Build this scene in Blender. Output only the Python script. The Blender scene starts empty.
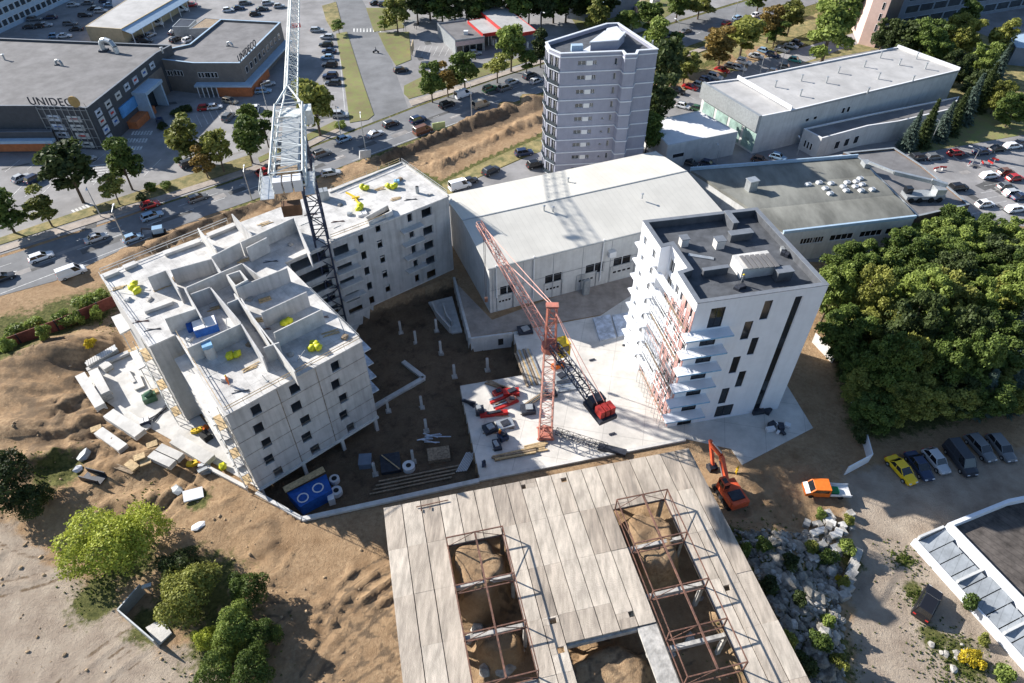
import bpy, math, random
import numpy as np
from mathutils import Vector
R=math.radians
S=bpy.context.scene
COL=S.collection
rnd=random.Random(7)
# ------------------------------------------------------------------ camera and pixel helper
CH=83.0; F=683.0; PITCH=R(44)
FW=np.array([0,math.cos(PITCH),-math.sin(PITCH)]); UP=np.array([0,math.sin(PITCH),math.cos(PITCH)])
def ray(x,y): return FW+np.array([1.,0,0])*(x-512)/F-UP*(y-341.5)/F
def at(x,y,z=0.0):
    d=ray(x,y); t=(z-CH)/d[2]; return (float(d[0]*t),float(d[1]*t),float(z))
def pp(l,z=0.0): return [at(x,y,z)[:2] for x,y in l]
def onwall(x,y,A,B):            # ray against the vertical plane through A,B -> distance along it and height
    d=ray(x,y); n=np.array([B[1]-A[1],-(B[0]-A[0])]); t=(n@np.array(A[:2]))/(n@d[:2])
    p=d*t; L=math.hypot(B[0]-A[0],B[1]-A[1]); u=((p[0]-A[0])*(B[0]-A[0])+(p[1]-A[1])*(B[1]-A[1]))/L
    return u,p[2]+CH
def azp(p,q,z=0.0):
    a=at(*p,z);b=at(*q,z); return math.degrees(math.atan2(b[1]-a[1],b[0]-a[0]))
def vheight(base,ty,z0=0.0):    # height over a base point whose top shows at image row ty
    b=at(*base,z0); lo,hi=z0,z0+70
    for _ in range(40):
        m=(lo+hi)/2; D=b[1]*FW[1]+(m-CH)*FW[2]; U=b[1]*UP[1]+(m-CH)*UP[2]
        if 341.5-F*U/D>ty: lo=m
        else: hi=m
    return lo-z0
cam=bpy.data.cameras.new('camera'); co=bpy.data.objects.new('camera',cam); COL.objects.link(co)
cam.lens=36*F/1024; cam.sensor_width=36; cam.clip_start=0.5; cam.clip_end=2000
co.location=(0,0,CH); co.rotation_euler=(R(90)-PITCH,0,0); S.camera=co
# ------------------------------------------------------------------ materials
MATS={}
def mat(name,col,rough=0.8,var=0.12,scale=1.0,metal=0.0,bump=0.0,bscale=None,spec=0.3,col2=None,thr=None,stretch=None,streak=0.0,lines=None):
    if name in MATS: return MATS[name]
    m=bpy.data.materials.new(name); m.use_nodes=True; nt=m.node_tree; N=nt.nodes; L=nt.links
    b=N['Principled BSDF']; b.inputs['Roughness'].default_value=rough; b.inputs['Metallic'].default_value=metal
    b.inputs['Specular IOR Level'].default_value=spec
    geo=N.new('ShaderNodeNewGeometry'); mp=N.new('ShaderNodeMapping'); L.new(geo.outputs['Position'],mp.inputs[0])
    if stretch: mp.inputs['Scale'].default_value=stretch
    n=N.new('ShaderNodeTexNoise'); n.inputs['Scale'].default_value=scale; n.inputs['Detail'].default_value=6; n.inputs['Roughness'].default_value=0.65
    L.new(mp.outputs[0],n.inputs['Vector'])
    r=N.new('ShaderNodeValToRGB'); L.new(n.outputs['Fac'],r.inputs[0])
    c=Vector(col); lo=c*(1-var*1.6); hi=c*(1+var)
    if col2: lo=Vector(col2)
    r.color_ramp.elements[0].position=0.36 if not thr else thr[0]; r.color_ramp.elements[1].position=0.64 if not thr else thr[1]
    r.color_ramp.elements[0].color=(*lo,1); r.color_ramp.elements[1].color=(*hi,1)
    out=r.outputs[0]
    if var>0.02:
        n3=N.new('ShaderNodeTexNoise'); n3.inputs['Scale'].default_value=scale*0.13; n3.inputs['Detail'].default_value=4
        L.new(geo.outputs['Position'],n3.inputs['Vector'])
        mr=N.new('ShaderNodeMapRange'); mr.inputs[1].default_value=0.3; mr.inputs[2].default_value=0.7; mr.inputs[3].default_value=1-var*0.9; mr.inputs[4].default_value=1+var*0.5
        L.new(n3.outputs['Fac'],mr.inputs[0])
        mu=N.new('ShaderNodeVectorMath'); mu.operation='SCALE'; L.new(out,mu.inputs[0]); L.new(mr.outputs[0],mu.inputs['Scale']); out=mu.outputs[0]
    if streak>0:
        mp2=N.new('ShaderNodeMapping'); mp2.inputs['Scale'].default_value=(1.6,1.6,0.12); L.new(geo.outputs['Position'],mp2.inputs[0])
        n4=N.new('ShaderNodeTexNoise'); n4.inputs['Scale'].default_value=1.0; n4.inputs['Detail'].default_value=5; L.new(mp2.outputs[0],n4.inputs['Vector'])
        mr=N.new('ShaderNodeMapRange'); mr.inputs[1].default_value=0.45; mr.inputs[2].default_value=0.7; mr.inputs[3].default_value=1; mr.inputs[4].default_value=1-streak
        L.new(n4.outputs['Fac'],mr.inputs[0]); mu=N.new('ShaderNodeVectorMath'); mu.operation='SCALE'; L.new(out,mu.inputs[0]); L.new(mr.outputs[0],mu.inputs['Scale']); out=mu.outputs[0]
    if lines:                       # (angle, spacing, width, darkness): seams of sheets or slabs
        for (ang,sp,wd,dk) in lines:
            mp3=N.new('ShaderNodeMapping'); mp3.vector_type='POINT'; mp3.inputs['Rotation'].default_value=(0,0,R(ang)); L.new(geo.outputs['Position'],mp3.inputs[0])
            sx=N.new('ShaderNodeSeparateXYZ'); L.new(mp3.outputs[0],sx.inputs[0])
            md=N.new('ShaderNodeMath'); md.operation='PINGPONG'; md.inputs[1].default_value=sp/2; L.new(sx.outputs[0],md.inputs[0])
            mr=N.new('ShaderNodeMapRange'); mr.inputs[1].default_value=wd*0.5; mr.inputs[2].default_value=wd; mr.inputs[3].default_value=1-dk; mr.inputs[4].default_value=1
            L.new(md.outputs[0],mr.inputs[0]); mu=N.new('ShaderNodeVectorMath'); mu.operation='SCALE'; L.new(out,mu.inputs[0]); L.new(mr.outputs[0],mu.inputs['Scale']); out=mu.outputs[0]
    L.new(out,b.inputs['Base Color'])
    if bump>0:
        n2=N.new('ShaderNodeTexNoise'); n2.inputs['Scale'].default_value=bscale or scale*3; n2.inputs['Detail'].default_value=5
        L.new(geo.outputs['Position'],n2.inputs['Vector'])
        bp=N.new('ShaderNodeBump'); bp.inputs['Strength'].default_value=min(1,bump); bp.inputs['Distance'].default_value=0.1
        L.new(n2.outputs['Fac'],bp.inputs['Height']); L.new(bp.outputs[0],b.inputs['Normal'])
    MATS[name]=m; return m
def glassmat(name,col,rough=0.08):
    if name in MATS: return MATS[name]
    m=mat(name,col,rough,0.25,0.35,0,spec=0.8); return m
def leafmat(name,c1,c2,c3=None):
    m=bpy.data.materials.new(name); m.use_nodes=True; nt=m.node_tree; N=nt.nodes; L=nt.links
    b=N['Principled BSDF']; b.inputs['Roughness'].default_value=0.6; b.inputs['Specular IOR Level'].default_value=0.25
    geo=N.new('ShaderNodeNewGeometry'); n=N.new('ShaderNodeTexNoise'); n.inputs['Scale'].default_value=0.45; n.inputs['Detail'].default_value=3
    L.new(geo.outputs['Position'],n.inputs['Vector'])
    oi=N.new('ShaderNodeObjectInfo'); at_=N.new('ShaderNodeAttribute'); at_.attribute_name='tone'
    a=N.new('ShaderNodeMath'); a.operation='MULTIPLY_ADD'; a.inputs[1].default_value=0.5; L.new(at_.outputs['Fac'],a.inputs[0]); L.new(n.outputs['Fac'],a.inputs[2])
    a2=N.new('ShaderNodeMath'); a2.operation='MULTIPLY_ADD'; a2.inputs[1].default_value=0.35; L.new(oi.outputs['Random'],a2.inputs[0]); L.new(a.outputs[0],a2.inputs[2])
    r=N.new('ShaderNodeValToRGB'); L.new(a2.outputs[0],r.inputs[0])
    r.color_ramp.elements[0].position=0.5; r.color_ramp.elements[0].color=(*c1,1)
    r.color_ramp.elements[1].position=1.15 if not c3 else 0.85; r.color_ramp.elements[1].color=(*c2,1)
    if c3: e=r.color_ramp.elements.new(1.0); e.color=(*c3,1)
    L.new(r.outputs[0],b.inputs['Base Color'])
    tr=N.new('ShaderNodeBsdfTranslucent'); L.new(r.outputs[0],tr.inputs[0]); mx=N.new('ShaderNodeMixShader'); mx.inputs[0].default_value=0.3
    L.new(b.outputs[0],mx.inputs[1]); L.new(tr.outputs[0],mx.inputs[2]); L.new(mx.outputs[0],N['Material Output'].inputs[0])
    MATS[name]=m; return m
M={}
M['conc']=mat('concrete_new',(0.56,0.55,0.53),0.85,0.10,0.6,bump=0.3,bscale=6,streak=0.12)
M['concslab']=mat('concrete_slab',(0.57,0.555,0.53),0.85,0.13,0.35,bump=0.3,bscale=5)
M['topslab']=mat('cast_slab_top',(0.56,0.545,0.525),0.85,0.17,0.5,bump=0.3,bscale=5,lines=[(-41,1.25,0.03,0.22),(49,6.2,0.05,0.28)])
M['precast']=mat('concrete_precast',(0.47,0.465,0.46),0.85,0.07,0.5,bump=0.2,bscale=5,streak=0.22)
M['podium']=mat('podium_concrete',(0.60,0.57,0.525),0.8,0.13,0.22,bump=0.15,bscale=4,lines=[(12,6.1,0.06,0.25),(102,6.1,0.06,0.25)])
M['oldconc']=mat('concrete_weathered',(0.46,0.395,0.325),0.9,0.17,1.6,bump=0.5,bscale=8,stretch=(1,.2,1))
M['oldconcB']=mat('concrete_weathered_dark',(0.38,0.32,0.26),0.9,0.22,1.4,bump=0.5,bscale=8,stretch=(1,.15,1),col2=(.24,.205,.17)); M['oldconcC']=mat('concrete_weathered_pale',(0.52,0.455,0.38),0.9,0.16,1.8,bump=0.5,bscale=8,stretch=(1,.25,1))
M['seam']=mat('bitumen_seam',(0.08,0.075,0.07),0.9,0.3,1.5)
M['oldconcD']=mat('concrete_beam_aged',(0.42,0.40,0.37),0.9,0.2,1.2,bump=0.4)
M['white']=mat('white_render',(0.70,0.72,0.76),0.7,0.03,0.5,streak=0.05)
M['offwhite']=mat('offwhite_panel',(0.55,0.55,0.54),0.7,0.06,0.6,streak=0.12)
M['cream']=mat('cream_roof_sheet',(0.57,0.55,0.50),0.6,0.05,0.2,lines=[(-21,1.1,0.06,0.10)])
M['whiteroof']=mat('white_roof_membrane',(0.70,0.70,0.71),0.6,0.05,0.3)
M['lightroof']=mat('light_roof_membrane',(0.42,0.41,0.40),0.7,0.09,0.25,lines=[(-15,4.2,0.05,0.12)])
M['bitumen']=mat('bitumen_roof',(0.092,0.098,0.11),0.75,0.16,0.7,bump=0.2)
M['darkcop']=mat('grey_coping',(0.17,0.185,0.21),0.5,0.08,1)
M['greyroof']=mat('grey_roof_felt',(0.175,0.17,0.172),0.85,0.14,0.25,lines=[(30,5,0.07,0.12)],bump=0.2)
M['oliveroof']=mat('old_roof_felt',(0.185,0.185,0.165),0.85,0.22,0.22,bump=0.2,stretch=(1,.35,1))
M['asphalt']=mat('asphalt',(0.135,0.132,0.132),0.9,0.16,0.22,bump=0.2,bscale=4)
M['lot']=mat('asphalt_worn',(0.265,0.258,0.258),0.9,0.16,0.12,bump=0.2,bscale=4)
M['road']=mat('asphalt_road',(0.185,0.188,0.195),0.9,0.12,0.2,stretch=(1,1,1),bump=0.2,bscale=4)
M['paving']=mat('concrete_paving',(0.36,0.31,0.27),0.9,0.14,0.5,bump=0.2,bscale=3)
M['paint']=mat('road_paint',(0.62,0.62,0.60),0.7,0.25,1.5)
M['kerb']=mat('kerb_stone',(0.45,0.44,0.42),0.9,0.1,2)
M['grass']=mat('mown_grass',(0.15,0.17,0.055),0.95,0.3,0.45,bump=0.6,bscale=10,col2=(0.20,0.165,0.085))
M['drygrass']=mat('dry_grass',(0.27,0.215,0.10),0.95,0.25,0.5,bump=0.6,bscale=10,col2=(0.12,0.125,0.05))
M['sand']=mat('sand_pile',(0.40,0.29,0.18),0.95,0.2,0.5,bump=0.8,bscale=2.5)
M['dkglass']=glassmat('dark_glass',(0.015,0.017,0.02))
M['glass']=glassmat('blue_glass',(0.045,0.06,0.075),0.1)
M['painted_void']=mat('painted_dark_interior',(0.03,0.03,0.03),0.9,0.1)  # near-black, paints the shade of unlit hollows onto closed faces
M['frame']=mat('white_frame',(0.7,0.7,0.7),0.5,0.03)
M['greymet']=mat('grey_metal',(0.35,0.37,0.38),0.45,0.1,2,metal=0.3)
M['dkmet']=mat('dark_metal',(0.045,0.05,0.065),0.5,0.2,2,metal=0.2)
M['galv']=mat('galvanised_steel',(0.5,0.52,0.53),0.4,0.1,2,metal=0.6)
M['cranewhite']=mat('crane_white_paint',(0.62,0.65,0.64),0.5,0.15,1.2)
M['cranemast']=mat('crane_dark_blue_paint',(0.035,0.045,0.08),0.5,0.3,1.2)
M['redsteel']=mat('faded_red_paint',(0.45,0.15,0.11),0.6,0.25,1.5,col2=(0.36,0.16,0.12))
M['pinksteel']=mat('sun_bleached_red_paint',(0.50,0.22,0.17),0.6,0.25,1.5,col2=(0.42,0.26,0.22))
M['red']=mat('red_paint',(0.48,0.035,0.03),0.4,0.15,2)
M['orange']=mat('orange_paint',(0.75,0.17,0.025),0.4,0.08,2)
M['yellow']=mat('yellow_paint',(0.75,0.50,0.03),0.45,0.1,2)
M['limebag']=mat('yellow_green_plastic',(0.60,0.60,0.03),0.5,0.15,3)
M['rust']=mat('rusty_steel',(0.17,0.085,0.06),0.85,0.3,2.5,col2=(0.09,0.055,0.045))
M['wood']=mat('raw_timber',(0.50,0.37,0.21),0.85,0.2,3)
M['wood2']=mat('weathered_timber',(0.30,0.23,0.16),0.9,0.25,3)
M['blue']=mat('blue_tarp',(0.02,0.10,0.38),0.5,0.15,2)
M['bluep']=mat('pale_blue_plastic',(0.22,0.42,0.62),0.5,0.1,2)
M['unideco']=mat('charcoal_cladding',(0.07,0.075,0.085),0.6,0.1,1,lines=None)
M['taupe']=mat('taupe_render',(0.20,0.175,0.155),0.8,0.08,0.8)
M['terra']=mat('terracotta_cladding',(0.50,0.17,0.07),0.7,0.1,1)
M['lightblue']=mat('pale_blue_metal',(0.36,0.47,0.58),0.5,0.06,1)
M['tan']=mat('tan_render',(0.50,0.40,0.25),0.8,0.08,1)
M['tower']=mat('grey_violet_render',(0.295,0.305,0.375),0.8,0.05,0.6,streak=0.06)
M['towert']=mat('pale_band_render',(0.60,0.63,0.68),0.7,0.04,1)
M['pink']=mat('pink_render',(0.62,0.44,0.38),0.8,0.06,0.5)
M['office']=mat('blue_grey_cladding',(0.16,0.20,0.26),0.5,0.1,0.5)
M['insul']=mat('pink_insulation_board',(0.55,0.31,0.28),0.8,0.12,1.2)
M['brick']=mat('reddish_fence_board',(0.20,0.065,0.05),0.8,0.2,1.5)
M['tyre']=mat('tyre_rubber',(0.02,0.02,0.02),0.9,0.1)
M['bark']=mat('bark',(0.13,0.10,0.075),0.95,0.3,3)
M['rubble']=mat('broken_concrete',(0.40,0.38,0.35),0.95,0.25,1.4,bump=0.6)
M['rubbledk']=mat('weathered_rubble',(0.25,0.23,0.20),0.95,0.35,1.1,bump=0.6)
M['poster']=mat('poster_panel',(0.55,0.60,0.68),0.5,0.25,0.9)
M['skylite']=mat('weathered_grey_sheet',(0.30,0.325,0.35),0.5,0.15,0.5,lines=[(40,1.0,0.06,0.2)])
M['leafA']=leafmat('leaf_green',(0.032,0.06,0.014),(0.13,0.18,0.04))
M['leafB']=leafmat('leaf_olive',(0.07,0.082,0.02),(0.27,0.28,0.065))
M['leafC']=leafmat('leaf_lime',(0.15,0.19,0.025),(0.40,0.44,0.07))
M['leafD']=leafmat('leaf_autumn',(0.08,0.07,0.02),(0.25,0.17,0.045))
M['leafE']=leafmat('leaf_dark',(0.02,0.034,0.012),(0.07,0.095,0.03))
M['leafF']=leafmat('leaf_bluish_conifer',(0.03,0.05,0.04),(0.12,0.165,0.13))
M['leafG']=leafmat('leaf_fresh',(0.065,0.10,0.02),(0.24,0.30,0.07))
M['leafY']=leafmat('leaf_yellow_flower',(0.16,0.15,0.02),(0.55,0.42,0.03))
# ------------------------------------------------------------------ mesh building
LOC={}
class MB:
    def __init__(s): s.v=[]; s.f=[]; s.mi=[]; s.c=0
    def add(s,vs,fs,mi=0):
        o=len(s.v); s.v.extend([tuple(map(float,p)) for p in vs]); s.f.extend([tuple(i+o for i in f) for f in fs]); s.mi.extend([mi]*len(fs)); return s
    def box(s,c,d,rz=0,mi=0,tilt=None):
        hx,hy,hz=d[0]/2,d[1]/2,d[2]/2; vs=[]
        ca,sa=math.cos(R(rz)),math.sin(R(rz))
        for z in (-hz,hz):
            for x,y in ((-hx,-hy),(hx,-hy),(hx,hy),(-hx,hy)):
                X,Y,Z=x,y,z
                if tilt: t=R(tilt); X,Z=x*math.cos(t)+z*math.sin(t),-x*math.sin(t)+z*math.cos(t)
                vs.append((c[0]+X*ca-Y*sa,c[1]+X*sa+Y*ca,c[2]+Z))
        return s.add(vs,[(3,2,1,0),(4,5,6,7),(0,1,5,4),(1,2,6,5),(2,3,7,6),(3,0,4,7)],mi)
    def prism(s,poly,z0,z1,mi=0):
        n=len(poly)
        a=sum(poly[i][0]*poly[(i+1)%n][1]-poly[(i+1)%n][0]*poly[i][1] for i in range(n))
        if a<0: poly=poly[::-1]
        vs=[(p[0],p[1],z0) for p in poly]+[(p[0],p[1],z1) for p in poly]
        fs=[tuple(range(n-1,-1,-1)),tuple(range(n,2*n))]+[(i,(i+1)%n,n+(i+1)%n,n+i) for i in range(n)]
        return s.add(vs,fs,mi)
    def sheet(s,poly,z,mi=0):
        n=len(poly)
        a=sum(poly[i][0]*poly[(i+1)%n][1]-poly[(i+1)%n][0]*poly[i][1] for i in range(n))
        if a<0: poly=poly[::-1]
        return s.add([(p[0],p[1],z) for p in poly],[tuple(range(n))],mi)
    def tube(s,a,b,r,n=6,mi=0,r2=None):
        a=Vector(a);b=Vector(b); d=(b-a)
        if d.length<1e-6: return s
        d.normalize(); u=d.orthogonal().normalized(); w=d.cross(u); r2=r if r2 is None else r2
        vs=[]
        for p,q in ((a,r),(b,r2)):
            for i in range(n):
                t=2*math.pi*(i+.5)/n; vs.append(p+u*math.cos(t)*q+w*math.sin(t)*q)
        return s.add(vs,[(i,(i+1)%n,n+(i+1)%n,n+i) for i in range(n)]+[tuple(range(n-1,-1,-1)),tuple(range(n,2*n))],mi)
    def bar(s,a,b,w,h,mi=0):       # rectangular section, kept upright
        a=Vector(a);b=Vector(b); d=(b-a).normalized(); up=Vector((0,0,1))
        if abs(d.z)>0.98: up=Vector((0,1,0))
        x=d.cross(up).normalized(); y=x.cross(d).normalized(); vs=[]
        for p in (a,b):
            for i,j in ((-1,-1),(1,-1),(1,1),(-1,1)): vs.append(p+x*w/2*i+y*h/2*j)
        return s.add(vs,[(0,1,2,3),(7,6,5,4),(1,0,4,5),(2,1,5,6),(3,2,6,7),(0,3,7,4)],mi)
    def wallseg(s,A,B,z0,z1,t,mi=0):
        A=Vector(A[:2]);B=Vector(B[:2]); d=(B-A).normalized(); n=Vector((d.y,-d.x))*t/2
        return s.prism([A-n,B-n,B+n,A+n],z0,z1,mi)
    def blob(s,c,r,seed=0,mi=0,n=1,squash=1.0):
        q=random.Random(seed); bmv=[];  t=(1+5**.5)/2
        base=[(-1,t,0),(1,t,0),(-1,-t,0),(1,-t,0),(0,-1,t),(0,1,t),(0,-1,-t),(0,1,-t),(t,0,-1),(t,0,1),(-t,0,-1),(-t,0,1)]
        fs=[(0,11,5),(0,5,1),(0,1,7),(0,7,10),(0,10,11),(1,5,9),(5,11,4),(11,10,2),(10,7,6),(7,1,8),(3,9,4),(3,4,2),(3,2,6),(3,6,8),(3,8,9),(4,9,5),(2,4,11),(6,2,10),(8,6,7),(9,8,1)]
        rr=r if isinstance(r,(tuple,list)) else (r,r,r)
        a=q.uniform(0,6.28); ca,sa=math.cos(a),math.sin(a)
        for p in base:
            k=q.uniform(.75,1.15)/1.9; x,y,z=p[0]*k*rr[0],p[1]*k*rr[1],p[2]*k*rr[2]*squash
            bmv.append((c[0]+x*ca-y*sa,c[1]+x*sa+y*ca,c[2]+z))
        return s.add(bmv,fs,mi)
    def build(s,name,mats,parent=None,origin=None,smooth=False):
        if not isinstance(mats,(list,tuple)): mats=[mats]
        if parent is not None: o0=LOC[parent.name]
        elif origin is not None: o0=origin
        else:
            xs=[p[0] for p in s.v]; ys=[p[1] for p in s.v]; o0=((min(xs)+max(xs))/2,(min(ys)+max(ys))/2,min(p[2] for p in s.v))
        me=bpy.data.meshes.new(name); me.from_pydata([(p[0]-o0[0],p[1]-o0[1],p[2]-o0[2]) for p in s.v],[],s.f)
        for m in mats: me.materials.append(m)
        if len(mats)>1: me.polygons.foreach_set('material_index',s.mi)
        if smooth: me.polygons.foreach_set('use_smooth',[True]*len(me.polygons))
        me.update(); o=bpy.data.objects.new(name,me); COL.objects.link(o)
        if parent is not None: o.parent=parent
        else: o.location=o0
        LOC[o.name]=o0
        return o
def tag(o,label=None,cat=None,group=None,kind=None):
    if label: o['label']=label
    if cat: o['category']=cat
    if group: o['group']=group
    if kind: o['kind']=kind
    return o
USED={}
def empty(name,loc,label,cat,group=None,rz=0):
    o=bpy.data.objects.new(name,None); COL.objects.link(o); o.empty_display_size=0.5
    o.location=loc; o.rotation_euler=(0,0,R(rz)); LOC[o.name]=tuple(loc); return tag(o,label,cat,group)
def struct(name,mb,m): return tag(mb.build(name,m,origin=(0,0,0)),kind='structure')
def copy_tree(o,loc=None,rz=None,label=None,group=None,parent=None,scale=None,swap=None):
    c=o.copy(); COL.objects.link(c); c.parent=parent
    if loc is not None: c.location=loc
    if rz is not None: c.rotation_euler=(0,0,R(rz))
    if scale is not None: c.scale=scale if isinstance(scale,(tuple,list)) else (scale,)*3
    if label: c['label']=label
    if group: c['group']=group
    for ch in list(o.children): copy_tree(ch,parent=c)
    LOC[c.name]=tuple(c.location)
    return c
ORD=['first','second','third','fourth','fifth','sixth','seventh','eighth','ninth','tenth','eleventh','twelfth','thirteenth','fourteenth','fifteenth','sixteenth','seventeenth','eighteenth']
def ordn(i,n):
    return 'last' if i==n-1 and n>2 else ORD[i]
def ccw(poly):
    n=len(poly); a=sum(poly[i][0]*poly[(i+1)%n][1]-poly[(i+1)%n][0]*poly[i][1] for i in range(n))
    return poly if a>0 else poly[::-1]
def offset(poly,d):             # inward for a ccw polygon
    n=len(poly); out=[]
    for i in range(n):
        p0,p1,p2=Vector(poly[i-1]),Vector(poly[i]),Vector(poly[(i+1)%n])
        a=(p1-p0).normalized(); b=(p2-p1).normalized(); na=Vector((-a.y,a.x)); nb=Vector((-b.y,b.x))
        k=(na+nb); q=1+na.dot(nb)
        out.append(tuple(p1+k*(d/max(q,0.25))))
    return out
def ring(mb,poly,t,z0,z1,ops={},mi=0):      # mitred wall ring with real openings
    inn=offset(poly,t); n=len(poly)
    for i in range(n):
        A,B=Vector(poly[i]),Vector(poly[(i+1)%n]); Ai,Bi=Vector(inn[i]),Vector(inn[(i+1)%n]); L=(B-A).length
        op=[(max(.05,a),min(L-.05,b),max(z0+.01,c),min(z1-.01,d)) for a,b,c,d in ops.get(i,[]) if b>.06 and a<L-.06]
        us=sorted(set([0,L]+[round(q,4) for o in op for q in o[:2]])); zs=sorted(set([z0,z1]+[round(q,4) for o in op for q in o[2:]]))
        O=lambda u,z:(A.x+(B.x-A.x)*u/L,A.y+(B.y-A.y)*u/L,z); I=lambda u,z:(Ai.x+(Bi.x-Ai.x)*u/L,Ai.y+(Bi.y-Ai.y)*u/L,z)
        for a,b in zip(us,us[1:]):
            for c,d in zip(zs,zs[1:]):
                um,zm=(a+b)/2,(c+d)/2
                if any(o[0]<um<o[1] and o[2]<zm<o[3] for o in op): continue
                mb.add([O(a,c),O(b,c),O(b,d),O(a,d)],[(0,1,2,3)],mi); mb.add([I(a,c),I(b,c),I(b,d),I(a,d)],[(3,2,1,0)],mi)
        for a,b,c,d in op:
            mb.add([O(a,c),I(a,c),I(b,c),O(b,c)],[(3,2,1,0)],mi); mb.add([O(a,d),I(a,d),I(b,d),O(b,d)],[(0,1,2,3)],mi)
            mb.add([O(a,c),I(a,c),I(a,d),O(a,d)],[(0,1,2,3)],mi); mb.add([O(b,c),I(b,c),I(b,d),O(b,d)],[(3,2,1,0)],mi)
        mb.add([O(0,z1),O(L,z1),I(L,z1),I(0,z1)],[(0,1,2,3)],mi); mb.add([O(0,z0),O(L,z0),I(L,z0),I(0,z0)],[(3,2,1,0)],mi)
def wpt(A,B,u,out=0.0):
    L=math.hypot(B[0]-A[0],B[1]-A[1]); dx,dy=(B[0]-A[0])/L,(B[1]-A[1])/L
    return (A[0]+dx*u+dy*out,A[1]+dy*u-dx*out)
def panel(mb,A,B,u0,u1,z0,z1,o0,o1,mi=0):   # box lying along a wall between two outward offsets
    mb.prism([wpt(A,B,u0,o0),wpt(A,B,u1,o0),wpt(A,B,u1,o1),wpt(A,B,u0,o1)],z0,z1,mi); return mb
def window(par,A,B,u0,u1,z0,z1,fm,gm,inset=0.12,nv=1,nh=0,fw=0.07,name='window'):
    mb=MB(); i0,i1=-inset-0.06,-inset
    panel(mb,A,B,u0+.003,u1-.003,z0+.003,z0+fw,i0,i1); panel(mb,A,B,u0+.003,u1-.003,z1-fw,z1-.003,i0,i1)
    panel(mb,A,B,u0+.003,u0+fw,z0+fw,z1-fw,i0,i1); panel(mb,A,B,u1-fw,u1-.003,z0+fw,z1-fw,i0,i1)
    for k in range(nv):
        u=u0+(u1-u0)*(k+1)/(nv+1); panel(mb,A,B,u-fw/2,u+fw/2,z0+fw,z1-fw,i0,i1)
    f=mb.build(name,fm,par)
    g=MB(); panel(g,A,B,u0+.004,u1-.004,z0+.004,z1-.004,i0-.03,i0-.002); g.build('pane',gm,f); return f
def opx(A,B,tl,br):             # opening on a wall from two image corners
    (u0,z1),(u1,z0)=onwall(*tl,A,B),onwall(*br,A,B); return (min(u0,u1),max(u0,u1),min(z0,z1),max(z0,z1))
def opc(A,B,c,w,h):
    u,z=onwall(*c,A,B); return (u-w/2,u+w/2,z-h/2,z+h/2)
def block(name,label,cat,poly,z0,z1,wm,rm,cm=None,ph=0.6,t=0.3,ops={},cop=0.45,group=None):
    poly=ccw(poly); cx=sum(p[0] for p in poly)/len(poly); cy=sum(p[1] for p in poly)/len(poly)
    e=empty(name,(cx,cy,z0),label,cat,group)
    mb=MB(); ring(mb,poly,t,z0,z1+ph,ops); mb.build('wall',wm,e)
    mb=MB(); mb.prism(offset(poly,t-0.01),z1-0.3,z1); mb.build('roof',rm,e)
    if cm:
        o=offset(poly,-0.06); i=offset(poly,cop); n=len(poly); mb=MB(); za,zb=z1+ph+.003,z1+ph+.09
        for k in range(n):
            q=(k+1)%n; vs=[(*o[k],za),(*o[q],za),(*i[q],za),(*i[k],za),(*o[k],zb),(*o[q],zb),(*i[q],zb),(*i[k],zb)]
            mb.add(vs,[(4,5,6,7),(0,1,5,4),(2,3,7,6),(3,2,1,0)])
        mb.build('coping',cm,e)
    return e,poly
def lattice(mb,P,Q,w,h,n,r,rb,up=(0,0,1),tri=False,side=None):
    """square (or triangular) lattice boom from P to Q"""
    P=Vector(P);Q=Vector(Q); d=(Q-P).normalized(); up=Vector(up); x=(Vector(side) if side is not None else d.cross(up)).normalized(); y=x.cross(d).normalized()
    if isinstance(w,(int,float)): w=(w,w)
    if isinstance(h,(int,float)): h=(h,h)
    def C(k,i):
        t=k/n; c=P+(Q-P)*t; W=w[0]+(w[1]-w[0])*t; H=h[0]+(h[1]-h[0])*t
        if tri: return c+[x*(-W/2),x*(W/2),y*H][i]
        return c+[x*-W/2+y*-H/2,x*W/2+y*-H/2,x*W/2+y*H/2,x*-W/2+y*H/2][i]
    m=3 if tri else 4
    for i in range(m): mb.tube(C(0,i),C(n,i),r,4)
    for k in range(n):
        for i in range(m):
            j=(i+1)%m
            mb.tube(C(k,i),C(k,j),rb,3)
            a,b=(i,j) if (k+i)%2 else (j,i)
            mb.tube(C(k,a),C(k+1,b),rb,3)
    for i in range(m): mb.tube(C(n,i),C(n,(i+1)%m),rb,3)
    return mb
# ================================================================== GROUND
_rs=np.random.RandomState(5); _G=_rs.rand(256,256)
def vnoise(x,y):
    xi=np.floor(x).astype(int); yi=np.floor(y).astype(int); fx=x-xi; fy=y-yi; fx=fx*fx*(3-2*fx); fy=fy*fy*(3-2*fy)
    g=lambda a,b:_G[a%256,b%256]
    return (g(xi,yi)*(1-fx)+g(xi+1,yi)*fx)*(1-fy)+(g(xi,yi+1)*(1-fx)+g(xi+1,yi+1)*fx)*fy
def fbm(x,y,s,o=4):
    r=0;a=1;t=0
    for k in range(o): r=r+a*vnoise(x*s+17.3*k,y*s+9.1*k); t+=a; a*=.5; s*=2.03
    return r/t
def inpoly(X,Y,poly):
    r=np.zeros(X.shape,bool); n=len(poly); j=n-1
    for i in range(n):
        xi,yi=poly[i]; xj,yj=poly[j]
        if abs(yj-yi)>1e-9: r^=((yi>Y)!=(yj>Y))&(X<(xj-xi)*(Y-yi)/(yj-yi)+xi)
        j=i
    return r
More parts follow.
